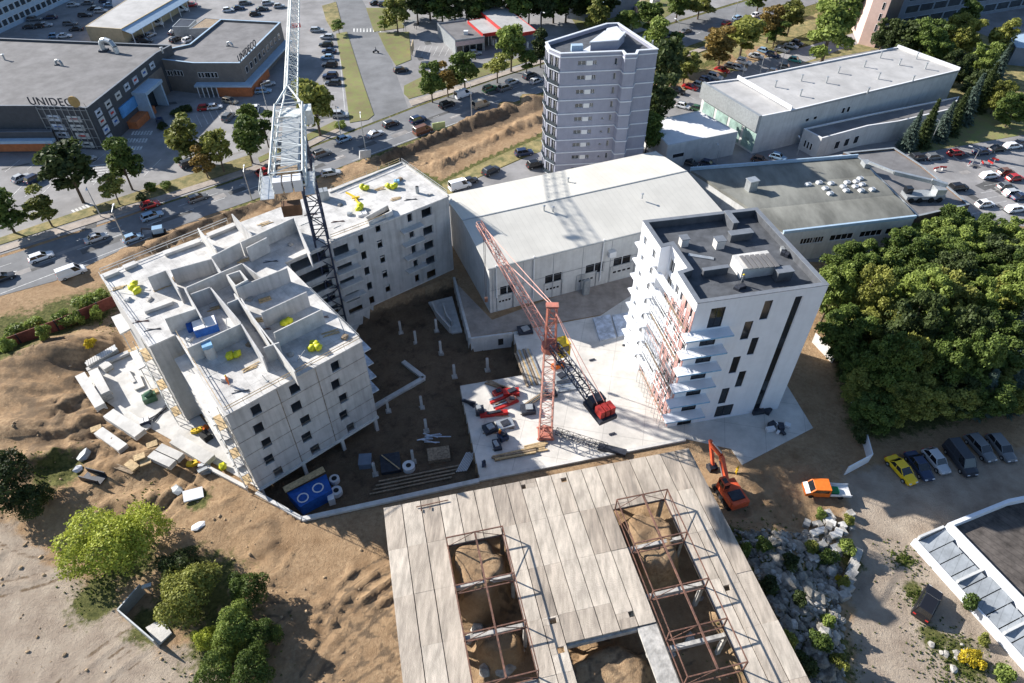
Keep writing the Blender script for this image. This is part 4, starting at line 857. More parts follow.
# insulation boards on the sunlit wall
q=random.Random(3)
for f in range(8):
    for k in range(5):
        if q.random()<.85:
            w_=L7/4*.30; c_=k*L7/4; u0=max(.03,c_-w_); u1=min(L7-.03,c_+w_); mb=MB(); panel(mb,A7,B7,u0,u1,f*3+.15,f*3+2.8,.004,.07); mb.build('insulation_board',M['insul'],e)
    mb=MB(); panel(mb,A7,B7,.02,L7-.02,f*3+2.85,f*3+3.0,.004,.09); mb.build('floor_band',M['insul'] if f<7 else M['white'],e)
# things on the roof
def up(px,py,z): return at(px,py,z)
p=up(753,272,ZR); bh=empty('stair_bulkhead',p,'pale stair bulkhead with a sloped corrugated hatch near the roof front edge','bulkhead')
az=azp((735,272),(770,267),ZR)
mb=MB(); mb.box((p[0],p[1]+.5,ZR+.9),(5.2,3.2,1.8),az); mb.build('housing',M['concslab'],bh); mb=MB()
for k in range(6): mb.box((p[0]-1.5+k*.75,p[1]-.3+k*.1,ZR+1.93),(.6,3.0,.1),az)
mb.build('sloped_cover',M['greyroof'],bh)
for k,(x,y,w,d_,h) in enumerate([(729,226,.7,3.2,1.6),(739,239,3.4,1.0,1.2),(683,245,1.1,1.1,1.3),(718,247,1.3,1.2,1.4),(714,275,3.6,.5,1.2),(781,279,2.2,1.2,1.6)]):
    p=up(x,y,ZR); o=empty('roof_shaft',p,['tall narrow dark shaft box nearest the back parapet','long low dark shaft box in the roof centre','small grey shaft at the left side of the dark roof','pale shaft with white sheet beside it on the dark roof','long low wall stub near the left front of the dark roof','dark box close to the front right edge of the dark roof'][k],'roof shaft')
    mb=MB(); mb.box((p[0],p[1],ZR+h/2),(w,d_,h),az); mb.build('shaft',M['bitumen'] if k not in (2,3) else M['concslab'],o); mb=MB(); mb.box((p[0],p[1],ZR+h+.06),(w+.2,d_+.2,.1),az); mb.build('lid',M['darkcop'],o)
p=up(782,254,ZR); o=empty('roof_equipment',p,'cluster of dark equipment and coils on the right half of the dark roof','equipment')
for k in range(6): mb=MB(); mb.box((p[0]+q.uniform(-1.2,1.2),p[1]+q.uniform(-.9,.9),ZR+.3),(q.uniform(.4,1),.5,.6),q.uniform(0,90)); mb.build('unit',M['dkmet'] if k%2 else M['galv'],o)
for k,(x,y) in enumerate([(729,265),(742,288),(698,258)]):
    p=up(x,y,ZR); o=empty('person',p,['','',''][k] or 'x','person') if False else None
tag(MB().box((up(701,257,ZR)[0],up(701,257,ZR)[1],ZR+.06),(.6,3.6,.12),az+62).build('steel_plank',M['galv']),'pale metal plank lying on the left part of the dark roof','plank')
tag(MB().box((up(741,288,ZR)[0],up(741,288,ZR)[1],ZR+.25),(1.1,.7,.5),20).box((up(737,289,ZR)[0],up(737,289,ZR)[1],ZR+.2),(.8,.8,.4),50).build('tool_heap',M['dkmet']),'small dark tool heap beside the stair bulkhead','tool heap')
# scaffold on the sunlit wall
sc=empty('scaffold',(*wpt(Q[4],B7,2,1),0),'tall tube scaffold with plank decks along the pink and white wall of the white block','scaffold')
SA,SB=Q[7],Q[0]; SLn=math.dist(SA,SB); nb=6
for k in range(-3,nb+1):
    u=k*SLn/nb+ (0 if k<nb else -.1)
    for of in (.35,1.35):
        mb=MB(); a=wpt(SA,SB,u,of); mb.tube((*a,.0),(*a,23.0 if k>0 else 20.0-(k%2)*2),.045,4); mb.build('upright',M['galv'],sc)
for l in range(7):
    z=2.9+l*3.0
    if l%2==0: mb=MB(); panel(mb,SA,SB,-3*SLn/nb if l<6 else 0,SLn-.1,z,z+.05,.85,1.15); mb.build('deck',M['wood2'],sc)
    mb=MB(); 
    for of in (.35,1.35):
        a=wpt(SA,SB,-3*SLn/nb if l<6 else 0,of); b=wpt(SA,SB,SLn-.1,of); mb.tube((*a,z+1),(*b,z+1),.035,4); mb.tube((*a,z-.05),(*b,z-.05),.035,4)
    mb.build('rail',M['greymet'] if l%3 else M['pinksteel'],sc)
# ================================================================== PODIUM AND PIT WALLS
POD=pp([(460,386),(480,478.5),(683,438.5),(731,449),(742,465),(813,428),(786,384),(800,330),(640,290),(600,316),(513,332),(524,375)])
mb=MB(); mb.prism(POD,-3.2,0.05); struct('podium_slab',mb,M['podium'])
sheet('yard_paving',[(492,320),(456,283),(471,337),(513,331),(560,322),(600,315),(640,292),(650,262)],0.012,M['paving'])
mb=MB()
A_,B_=at(480,478.5)[:2],at(683,438.5)[:2]; mb.wallseg(wpt(A_,B_,-.2,.32),wpt(A_,B_,math.dist(A_,B_)+.2,.32),-2.8,.32,.55)
tag(mb.build('retaining_wall',M['concslab']),'long concrete retaining wall between the bright podium and the old concrete roof','wall')
def rwall(px,zt,zb,t,label,z=0,m='conc'):
    mb=MB(); P=pp(px,zt)
    for a,b in zip(P,P[1:]): mb.wallseg(a,b,zb,zt,t)
    return tag(mb.build('retaining_wall',M[m]),label,'wall')
rwall([(302,518.5),(479,480)],.35,-3.4,.7,'concrete retaining wall along the near side of the dark excavation pit')
rwall([(256,492),(301.5,518)],.35,-3.4,.5,'short concrete wall from the grey building corner down to the sand')
rwall([(454,277),(470,338)],.3,-3.4,.45,'thin concrete wall running from the cream hall corner down to the pit')
rwall([(470.5,338),(512.6,332.5)],.3,-3.4,.4,'pale low wall with a dark opening above the pit, in front of the cream hall',m='offwhite')
p=at(502,342,-1.2); tag(MB().box((p[0],p[1]+.35,-1.4),(1.4,.12,1.5),14).build('wall_hatch',M['painted_void']),'small dark square hatch in the pale low pit wall','hatch')
# pit contents
cols=[(401,333),(436.6,331),(416,343),(441,353),(454.6,376.6),(487.5,370),(388.5,411),(422,408),(426.5,431),(413.5,462),(375.5,474.5)]
cl=['in the upper row nearest the grey building','in the upper row nearest the stair footing','short one between the two upper row columns','just below the stair footing','at the foot of the white pit wall','nearest the podium notch','at the end of the L shaped footing','in the middle of the pit','in the pit centre, nearer the camera','beside the round white tank','lower left, near the blue tent']
for (x,y),l in zip(cols,cl):
    p=at(x,y,-2.9); o=empty('concrete_column',(p[0],p[1],-3.2),'bare pale concrete column standing in the pit, '+l,'column','columns in the pit')
    MB().box((p[0],p[1],-1.55),(.42,.42,3.0),15).build('shaft',M['concslab'],o); MB().box((p[0],p[1],-3.0),(.9,.9,.4),15).build('footing',M['oldconcD'],o)
    mb=MB(); 
    for s in ((-.12,-.12),(.12,-.12),(.12,.12),(-.12,.12)): mb.tube((p[0]+s[0],p[1]+s[1],-.06),(p[0]+s[0],p[1]+s[1],.5),.02,3)
    mb.build('starter_bars',M['rust'],o)
def strip(px,z,w,h,name,label,cat,m):
    P=pp(px,z); mb=MB()
    for a,b in zip(P,P[1:]): mb.wallseg(a,b,z-h,z,w)
    return tag(mb.build(name,m),label,cat)
strip([(403,361),(424,377),(398,392),(374,406)],-2.4,.8,1.0,'strip_footing','pale L shaped concrete footing bending across the dark pit','footing',M['conc'])
fo=empty('stair_footing',at(446,312,-3),'blue grey stepped concrete footings at the far right corner of the pit','footing')
mb=MB(); P=pp([(428,301),(452,295),(462,330),(452,332),(440,320)],-2.3); mb.prism(P,-3.4,-2.6); mb.build('base_slab',M['conc'],fo)
for px in ([(432,302),(436,311),(444,320),(450,327)],[(443,303),(447,315),(452,321)]):
    P=pp(px,-1.4); mb=MB()
    for a,b in zip(P,P[1:]): mb.wallseg(a,b,-3.2,-1.4,.3)
    mb.build('stepped_wall',M['conc'],fo)
# blue tent, bags, tank
P=pp([(287,493),(326,474),(332,490),(300,507)],-.8); e=empty('blue_tent',(*P[0],-3),'large blue tarpaulin tent under the front corner of the grey building','tent'); P=ccw(P)
mb=MB(); c=[Vector(q_) for q_ in P]
i=min(range(4),key=lambda i:c[i].y); 
mb.prism(P,-3,-.8); mb.build('tarp_cover',M['blue'],e)
a,b=at(284,490,-.2),at(324,469,-.2); mb=MB(); mb.bar(a,b,1.0,.2); mb.build('timber_beam',M['wood'],e)
for k,(x,y) in enumerate([(303,498),(318,488)]):
    p=at(x,y,-.78); o=empty('cable_loop',p,['white looped hose on the blue tent, lower one','white looped hose on the blue tent, upper one'][k],'hose'); mb=MB()
    for s in range(12): 
        t0,t1=s*math.pi/6,(s+1)*math.pi/6; mb.tube((p[0]+.75*math.cos(t0),p[1]+.75*math.sin(t0),p[2]+.06),(p[0]+.75*math.cos(t1),p[1]+.75*math.sin(t1),p[2]+.06),.1,5)
    mb.build('loop',M['whiteroof'],o)
for k,(x,y) in enumerate([(335,481),(337,493),(409,468)]):
    p=at(x,y,-2.9); o=empty('round_tub',(p[0],p[1],-3.1),['small white tub right of the blue tent','wide white ring shaped tub in front of the blue tent','pale round tank lid by the dark hole in the pit'][k],'tub'); mb=MB(); mb.tube((p[0],p[1],-3.1),(p[0],p[1],-2.2),.75+.1*k,14); mb.build('body',M['whiteroof'],o); mb=MB(); mb.tube((p[0],p[1],-2.19),(p[0],p[1],-2.15),.4,12); mb.build('opening',M['painted_void'],o)
p=at(325,497,-3); o=tag(MB().box((p[0],p[1],-2.5),(1,1.6,1),30).box((p[0]+1.1,p[1]-.5,-2.3),(.9,1.9,1.4),20).build('bag_pile',M['whiteroof']),'pile of white bags between the blue tent and the pit wall','bags')
p=at(391,465,-3); MB0=MB(); o=empty('pit_shaft',(p[0],p[1],-3),'dark square shaft with a leaning timber in the pit','shaft'); MB().box((p[0],p[1],-2.6),(3.0,3.4,.7),12).build('shaft_frame',M['dkmet'],o); mb=MB(); mb.bar((p[0]-1.5,p[1]+1.2,-2.1),(p[0]+1.6,p[1]-1.5,-1.9),.15,.12); mb.build('timber',M['wood'],o)
p=at(435,440,-3); q=random.Random(9); o=empty('formwork_pile',(p[0],p[1],-3),'untidy pile of pale blue formwork props in the pit','formwork')
for k in range(9): mb=MB(); a=q.uniform(-.5,.5); x,y=p[0]+q.uniform(-1.6,1.6),p[1]+q.uniform(-.9,.9); mb.bar((x-1.2,y-a,-2.7+.06*k),(x+1.2,y+a,-2.7+.06*k),.14,.1); mb.build('prop',M['poster'],o)
p=at(439,456,-3); tag(MB().box((p[0],p[1],-2.7),(3.4,2.4,.9),10).build('timber_crate',M['wood2']),'dark timber crate below the formwork pile in the pit','crate')
p=at(366,464,-3); tag(MB().box((p[0],p[1],-2.4),(1.8,2.0,1.2),5).box((p[0],p[1],-1.76),(1.9,2.1,.08),5).build('tool_container',M['office']),'small blue grey tool box left of the dark shaft','box')
p=at(465,463,-3); o=empty('pipe_bundle',(p[0],p[1],-3),'bundle of white plastic pipes leaning in the pit corner by the podium','pipes')
for k in range(7): mb=MB(); mb.tube((p[0]-1.2+.25*k,p[1]-1.8,-2.8+.05*k),(p[0]+.2+.25*k,p[1]+1.6,-2.5+.05*k),.08,5); mb.build('pipe',M['whiteroof'],o)
for k in range(4): 
    a,b=at(370+k*3,495-k*4,-3),at(452+k*3,478-k*4,-3); mb=MB(); mb.bar((a[0],a[1],-2.8+.05*k),(b[0],b[1],-2.8),.25,.2); tag(mb.build('long_timber',M['wood2']),'long weathered timber lying along the near pit wall, '+ordn(k,4)+' from the wall','timber','timbers along the pit wall')
# ================================================================== GREY CONCRETE BUILDING UNDER CONSTRUCTION
ZS=16.6; ZB=.3; WH=2.75; FHT=(ZS-ZB)/5.35
PX=[(225.5,415),(361.5,341),(283.5,262.5),(328,243.5),(388,220),(448.5,196),(402,162),(100.5,275),(149,346),(176,334)]
Q=pp(PX,ZS); n=len(Q); e=empty('concrete_building',(Q[0][0],Q[0][1],ZB),'large unfinished grey precast concrete building with open roofless rooms on top','building')
A,B=Q[0],Q[1]
wc=[(155,185),(162,258),(198,313),(203,380),(237,428),(320,95),(322,170),(352,225),(353,292),(382,343),(0,275),(8,345),(40,403),(50,470),(87,518)]
fz=[onwall(256+x/4,342+y/4,A,B) for x,y in wc]
opF=[]; RZ={}
for c in range(3):
    for r in range(5):
        u,z=fz[c*5+r]; zz=sum(fz[k*5+r][1] for k in range(3))/3; opF.append((u-.72,u+.72,zz-.92,zz+.88)); RZ[r]=zz
A4,B4=Q[4],Q[5]; A3,B3=Q[3],Q[4]; A2,B2=Q[2],Q[3]
o4=[];o3=[];o2=[]
for lst,w,h in (([(361,239),(364,255.5),(367,271),(369.7,286),(372,300)],.95,1.6),([(378,228),(380,244),(382.7,259),(385,274),(388,288.5)],.95,1.6)):
    for c in lst:
        u,z=onwall(*c,A3,B3); o3.append((u-w/2,u+w/2,z-h/2,z+h/2))
for c in [(342,250),(346,268),(348.5,282),(353.5,296),(357,310.5)]:
    u,z=onwall(*c,A3,B3); o3.append((u-1.5,u+1.2,z-1.0,z+.9))
for c in [(410,217.7),(412,233.5),(414,249),(416,263.5),(417.5,278)]:
    u,z=onwall(*c,A4,B4); o4.append((u-.5,u+.5,z-.8,z+.8))
for c in [(427,212),(428.5,230),(429.5,244.7),(431,259.7),(432,273.5)]:
    u,z=onwall(*c,A4,B4); o4.append((u-1.1,u+1.1,z-.9,z+.8))
L2_=math.dist(A2,B2)
for k in range(5): o2.append((L2_*.12,L2_*.9,ZS-1.0-2.95*k-1.7,ZS-.8-2.95*k))
o8=[]; 
mb=MB(); ring(mb,Q,.28,ZB,ZS-.25,{0:opF,4:o4,3:o3,2:o2}); mb.build('wall',M['precast'],e)
for k in range(6):                                       # floors, the top one carries the open rooms
    z=ZS if k==0 else RZ[k-1]-1.82; mb=MB(); mb.prism(offset(Q,-.12 if k==0 else .27),z-.24,z); mb.build('floor_slab',M['topslab'] if k==0 else M['conc'],e)
mb=MB()                                                       # panel joints of the front
Lf=math.dist(A,B)
for u in (Lf*.345,Lf*.63): panel(mb,A,B,u-.07,u+.07,ZB+.05,ZS-.3,.003,.025)
for k in range(1,6): panel(mb,A,B,.02,Lf-.02,ZS-2.95*k-.12,ZS-2.95*k-.04,.026,.04)
mb.build('panel_joints',mat('joint_mortar',(.27,.235,.20),.9,.3,2),e)
mb=MB(); panel(mb,A,B,-.1,Lf+.1,ZB-.4,ZB-.01,-.5,.25); mb.build('edge_beam',M['concslab'],e)
for u in (.3,Lf*.35,Lf*.68,Lf-.4): p=wpt(A,B,u,-.3); MB().box((*p,-1.7),(.5,.5,3.4-.45+.4),40).build('column',M['concslab'],e)
# basement wall below the far wing, facing the pit
mb=MB(); L3=math.dist(Q[3],Q[5]); panel(mb,Q[3],Q[5],-1,L3*.38,-3.3,ZB-.02,-.4,.0); panel(mb,Q[3],Q[5],L3*.62,L3,-3.3,ZB-.02,-.4,.0); panel(mb,Q[3],Q[5],L3*.38,L3*.62,-1.0,ZB-.02,-.4,-.0); mb.build('basement_wall',M['conc'],e)
# side balconies
for k in range(5):
    z=ZS-2.95*k
    if k>0: mb=MB(); panel(mb,Q[1],Q[2],.8,6.0,z-.24,z-.02,.006,1.5); mb.build('balcony',M['poster'],e)
    for (i,u0,u1) in ((3,.2,4.4),(4,2.0,6.2)):
        if k>0: mb=MB(); panel(mb,Q[i],Q[(i+1)%n],u0,u1,z-.22,z-.02,.006,1.35); mb.build('balcony',M['conc'],e)
    zz=z-2.95*.0
    L9=math.dist(Q[9],Q[0]); mb=MB(); panel(mb,Q[9],Q[0],1.5,L9-2.0-(k*.0),z-3.0,z-2.75,.006,1.7); mb.build('balcony',M['concslab'],e) if k<4 else None
# walls of the storey being built (tops traced on the level of the wall heads)
ZW=ZS+WH
def topwall(p,q_,t=.18,z=ZW,h=WH): 
    mb=MB(); mb.wallseg(at(*p,z),at(*q_,z),ZS+.01+.003*rnd.random(),z-.004*rnd.random(),t); mb.build('room_wall',M['precast'] if rnd.random()<.6 else M['conc'],e)
for p,q_ in [((260.7,312.8),(306.4,291.7)),((273.6,332.7),(321.6,309.3)),((186.9,348),(240.8,323.4)),((241.3,324),(263,357.3)),((234.2,293.5),(294.7,371.4)),((263.5,347.6),(279,342.3)),((164.6,318.7),(196.8,308)),((190.8,294),(210,287)),((210.6,287.6),(240.6,322.8)),((184.5,288.2),(201.4,317.5)),((227,303.2),(240.4,297.8)),((241,298.4),(270,345.6)),((236.5,287.7),(286.9,267.8)),((186,287.4),(241.8,263.3)),((242.6,263.6),(262,278)),((147.4,277),(165.6,270.2)),((166.3,270.6),(178,289)),((170.5,269.8),(211.5,258.6)),((212,259),(221,272.5)),((211,256.4),(239.6,242.2)),((240.4,242),(293.6,217.6)),((197.8,228),(215.4,249)),((231.8,213.9),(251.7,235)),((246.2,247.9),(266.5,237.5)),((294.2,218),(310,253.7))]: topwall(p,q_)
mb=MB(); P=ccw(pp([(226,274.8),(240,270),(248,279.5),(235,286.5)],ZW+.3)); ring(mb,P,.2,ZS+.01,ZW+.3); mb.build('lift_shaft',M['conc'],e)
mb=MB(); P=ccw(pp([(286,262),(328,243),(331,192),(402,161.5),(448.5,196),(445,199)],ZS)); 
# roof screed of the far wing with a black sheet painting the darkness of the stair opening
st=ccw(pp([(365,217.5),(388,205),(391.5,211),(369,221.5)],ZS+.9)); 
mb=MB(); ring(mb,offset(st,-.12),.2,ZS+.01,ZS+.95); mb.build('stair_well',M['conc'],e); mb=MB(); mb.sheet(offset(st,.1),ZS+.02); mb.build('stair_dark_sheet',M['painted_void'],e)
for a,b in (((329,192),(402,162)),((402,162),(448,195)),((330,241),(387,219))):
    mb=MB(); mb.wallseg(at(*a,ZS+.2),at(*b,ZS+.2),ZS+.01,ZS+.22,.3); mb.build('roof_kerb',M['concslab'],e)
for k,(a,b) in enumerate([((103,277),(118,271)),((124,268),(136,263)),((164,254),(200,241)),((208,236),(235,225)),((144,311),(172,301))]):
    mb=MB(); mb.bar(at(*a,ZS+.35),at(*b,ZS+.35),1.1,.5); mb.build('edge_panel',M['concslab'],e)
for a,b in [((120,285),(150,290)),((120,292),(150,297)),((145,318),(160,312)),((300,225),(318,218)),((333,228),(340,225))]:
    mb=MB(); mb.bar(at(*a,ZS+.05),at(*b,ZS+.05),.3,.05); mb.build('screed_board',M['conc'],e)
# scaffolds on the near left corner and the shaded recess
def lad(name,A0,B0,u0,u1,z0,z1,label,off=.3,dep=1.1,step=2.0,m='galv',nbay=2):
    s=empty(name,(*wpt(A0,B0,u0,off),z0),label,'scaffold')
    for k in range(nbay+1):
        u=u0+(u1-u0)*k/nbay
        for of in (off,off+dep): mb=MB(); a=wpt(A0,B0,u,of); mb.tube((*a,z0),(*a,z1),.06,4); mb.build('upright',M[m],s)
    z=z0+step
    i=0
    while z<z1:
        mb=MB(); panel(mb,A0,B0,u0,u1,z-.03,z+.03,off+.05,off+dep-.05); mb.build('deck',M['wood'] if i%3==0 else M['concslab'],s)
        mb=MB(); a,b=wpt(A0,B0,u0,off+dep),wpt(A0,B0,u1,off+dep); mb.tube((*a,z+1),(*b,z+1),.045,4); mb.tube((*(a if i%2 else b),z-step),(*(b if i%2 else a),z),.045,4); mb.build('brace',M[m],s); z+=step; i+=1
lad('scaffold',Q[9],Q[0],math.dist(Q[9],Q[0])-3.0,math.dist(Q[9],Q[0])-.2,.2,ZS-1,'white tube scaffold on the near left corner of the grey building',off=.3)
lad('scaffold',Q[7],Q[8],math.dist(Q[7],Q[8])-3.0,math.dist(Q[7],Q[8])-.1,.2,ZS-.5,'tube scaffold with yellow planks beside the shaded recess of the grey building',off=.25)
# loads standing on the top slab
def limebags(pts,z,label):
    c=at(*pts[0],z); o=empty('lime_bag',(c[0],c[1],z),label,'bags')
    for k,(x,y) in enumerate(pts):
        p=at(x,y,z+.4); mb=MB(); mb.blob((p[0],p[1],z+.5),(.75,.65,.62),seed=k+int(x)); mb.build('bag',M['limebag'],o,smooth=True)
limebags([(230,356),(236.5,354.5)],ZS,'two yellow green bags in the room with the blue cylinder')
limebags([(312,348),(316,345),(313,343.5),(318,348)],ZS,'four yellow green bags in the front right open room')
limebags([(284,323.5),(289,321)],ZS,'two yellow green bags between the two long walls')
limebags([(133,288),(137,291),(134,284)],ZS,'yellow green bags on the open slab at the far left')
limebags([(362,187),(366,188)],ZS,'pale lime bags near the back edge of the far wing roof')
limebags([(388,186),(392,187),(395,186)],ZS,'flat row of pale lime bags in the middle of the far wing roof')
limebags([(359,209),(360,206)],ZS,'yellow bags beside the stair opening of the far wing')
def crate(px,py,z,d,az_,m,name,label,cat,lid=None):
    p=at(px,py,z); o=empty(name,(p[0],p[1],z),label,cat); MB().box((p[0],p[1],z+d[2]/2),d,az_).build('body',m,o); mb=MB(); mb.box((p[0],p[1],z+d[2]+.05),(d[0]*.96,d[1]*.96,.1),az_); mb.build('lid',lid or m,o)
    mb=MB(); 
    for s in (-.3,.3): mb.box((p[0],p[1],z+d[2]+.12),(.06,d[1]*.97,.04),az_)
    mb.build('straps',M['dkmet'],o); return o
crate(207,330,ZS,(3.2,2.2,1.3),28,M['blue'],'site_crate','blue crate with a white gridded lid in an open room','crate',M['whiteroof'])
crate(193.5,329,ZS,(1.5,1.2,.8),28,M['blue'],'site_box','small blue box beside the white lidded crate','box')
p=at(212,357,ZS); o=empty('silo_drum',(p[0],p[1],ZS),'grey blue drum with a pale blue square cap in the near left room','drum'); MB().tube((p[0],p[1],ZS),(p[0],p[1],ZS+2),.7,14).build('drum',M['conc'],o); MB().box((p[0],p[1],ZS+2.25),(1.3,1.1,.5),30).build('cap',M['bluep'],o)
crate(325,199,ZS,(1.6,1.5,1.8),20,M['greymet'],'site_cabinet','grey green cabinet near the left end of the far wing roof','cabinet')
p=at(417.5,193,ZS); o=empty('vent_stub',(p[0],p[1],ZS),'short round grey vent stub on the right side of the far wing roof','vent'); MB().tube((p[0],p[1],ZS),(p[0],p[1],ZS+1.3),.35,10).build('pipe',M['greymet'],o); MB().tube((p[0],p[1],ZS+1.31),(p[0],p[1],ZS+1.36),.25,10).build('opening',M['painted_void'],o)
crate(397,183,ZS,(1.0,.8,.5),10,M['bluep'],'pallet_load','small pale blue pallet load on the far wing roof','pallet')
crate(362,214.5,ZS,(1.7,1.2,.3),25,M['whiteroof'],'panel_stack','low white panel stack left of the stair opening','panels')
for k,(x,y,a) in enumerate([(352,196,-40),(357,202,-60),(356,199,20)]):
    p=at(x,y,ZS); tag(MB().box((p[0],p[1],ZS+.12+.1*k),(3.2 if k<2 else 1.4,.3,.2),a).build('formwork_beam',M['yellow']),['long yellow formwork beam nearest the mast on the far wing roof','second yellow formwork beam pointing at the lime bags','short yellow beam crossing the other two'][k],'beam')
for k,(x,y,a) in enumerate([(262,320,10),(171,380,0),(265,300,30)]):
    p=at(x,y,ZS if k!=1 else ZS); 
    if k==1: continue
    tag(MB().box((p[0],p[1],ZS+.1),(1.8,.9,.2),a).box((p[0],p[1],ZS+.3),(1.7,.3,.2),a).build('plank_pile',M['wood']),['','','timber planks on the slab behind the second long wall'][k] if k else 'timber planks left of the long wall on the open slab','planks')
# guard rails along the open slab edges and scattered site clutter
for i,(a,b) in enumerate([((101,277),(149,344)),((226,413),(360,341)),((360,340),(311,292)),((177,334),(224,411)),((402,163),(447,195)),((332,191),(400,163)),((102,274),(228,223)),((331,240),(386,219))]):
    A_,B_=at(*a,ZS),at(*b,ZS); L_=math.dist(A_,B_); g=empty('guard_rail',A_,'thin edge guard rail on the top slab, '+['far left edge','near front edge','right edge of the near wing','left edge of the near wing','right end of the far wing','back edge of the far wing','back edge of the left part','front edge of the far wing'][i],'guard rail','edge guard rails on the grey building')
    n_=max(2,int(L_/2.4))
    for k in range(n_+1): t_=k/n_; x,y=A_[0]+(B_[0]-A_[0])*t_,A_[1]+(B_[1]-A_[1])*t_; mb=MB(); mb.tube((x,y,ZS-.1),(x,y,ZS+1.05),.03,4); mb.build('rail_post',M['galv'],g)
    for z in (.55,1.0): mb=MB(); mb.bar((A_[0],A_[1],ZS+z),(B_[0],B_[1],ZS+z),.04,.1); mb.build('rail_board',M['wood'] if i%2 else M['galv'],g)
q=random.Random(66)
spots=[(118,290),(128,300),(140,322),(150,300),(160,290),(175,280),(152,330),(200,300),(215,310),(250,300),(262,330),(275,350),(250,370),(225,380),(240,392),(290,355),(330,335),(345,338),(320,318),(300,305),(245,262),(232,258),(270,262),(290,245),(265,225),(285,228),(310,215),(340,205),(380,190),(400,180),(410,200),(430,195),(395,200),(350,215),(337,222),(255,240),(180,318),(190,340),(205,300),(212,330),(228,345),(250,345)]
for k,(x,y) in enumerate(spots):
    p=at(x,y,ZS); kind=k%4; mb=MB()
    if kind==0:
        for j in range(4): mb.box((p[0]+q.uniform(-.3,.3),p[1]+j*.22,ZS+.06+.05*(j%2)),(q.uniform(1.4,2.6),.15,.06),q.uniform(-12,12)+30)
        nm,m_,lb='loose_boards',M['wood'],'loose timber boards lying on the top slab'
    elif kind==1: mb.box((p[0],p[1],ZS+.2),(.9,.7,.38),q.uniform(0,90)); mb.box((p[0],p[1],ZS+.42),(.6,.5,.08),q.uniform(0,90)); nm,m_,lb='material_box',[M['greymet'],M['offwhite'],M['wood2']][k%3],'small box of material on the top slab'
    elif kind==2: mb.tube((p[0]-1,p[1]-.3,ZS+.06),(p[0]+1.1,p[1]+.4,ZS+.06),.05,5); mb.tube((p[0]-.8,p[1]+.2,ZS+.06),(p[0]+1.3,p[1]+.1,ZS+.06),.05,5); nm,m_,lb='loose_props',M['rust'] if k%8==2 else M['dkmet'],'loose steel props lying on the top slab'
    else: mb.blob((p[0],p[1],ZS+.12),(.6,.5,.25),seed=k); nm,m_,lb='debris_heap',M['rubble'],'small heap of debris on the top slab'
    tag(mb.build(nm,m_),lb,{'loose_boards':'boards','material_box':'box','loose_props':'props','debris_heap':'debris'}[nm],lb.split(' lying')[0].split(' on ')[0]+' on the top slab')
# props bracing the walls
for k,(a,b) in enumerate([((337,314),(347,338)),((305,350),(297,361)),((218,372),(209,376)),((262,375),(267,381)),((226,318),(228,333)),((303,361),(310,364))]):
    p=at(*a,ZS+1.8 if k<5 else ZS+.1); q_=at(*b,ZS+.05); mb=MB(); mb.tube(p,q_,.06,5); mb.box((q_[0],q_[1],ZS+.04),(.35,.35,.06)); tag(mb.build('wall_prop',M['galv']),'steel prop bracing an open room wall, '+['at the far right room','beside the four yellow bags','near the left slab edge','on the bright slab in front','inside the blue crate room','lying by the right front wall'][k],'prop')
# ================================================================== OLD CONCRETE HALL ROOF
ZH=6.5; C0=Vector(at(383,508,ZH)[:2]); C1=Vector(at(689,448,ZH)[:2]); U=(C1-C0).normalized(); V=Vector((U.y,-U.x)); WU=(C1-C0).length
def uv(px,py,z=ZH): w=Vector(at(px,py,z)[:2])-C0; return w.dot(U),w.dot(V)
def XY(u,v): q_=C0+U*u+V*v; return (q_.x,q_.y)
oh=empty('old_concrete_hall',(C0.x,C0.y,0),'roof of an old concrete hall with missing bays and rusty frames, bottom centre','building')
hl=[uv(448,548),uv(504,531),uv(472,683),uv(537,683)]; LH=((hl[0][0]+hl[2][0])/2,(hl[1][0]+hl[3][0])/2,(hl[0][1]+hl[1][1])/2,60)
hr=[uv(615,515),uv(668,492),uv(668,650),uv(741,683)]; RH=((hr[0][0]),(hr[1][0]+hr[3][0])/2,(hr[0][1]+hr[1][1])/2,60)
hb=[uv(566,643),uv(643,625)]; BH=(hb[0][0],RH[0],(hb[0][1]+hb[1][1])/2,60)
VE=34
ub=[0]; 
for a,b in ((0,LH[0]),(LH[0],LH[1]),(LH[1],BH[0]),(BH[0],RH[0]),(RH[0],RH[1]),(RH[1],WU)):
    k=max(1,round((b-a)/2.15)); ub+=[a+(b-a)*(i+1)/k for i in range(k)]
mb=MB(); q=random.Random(12)
notch=[uv(548,478),uv(564,480),uv(614,464),uv(523,487),uv(567,615),uv(632,614),uv(656,588),uv(737,575),uv(727,588),uv(553,621),uv(561,650)]
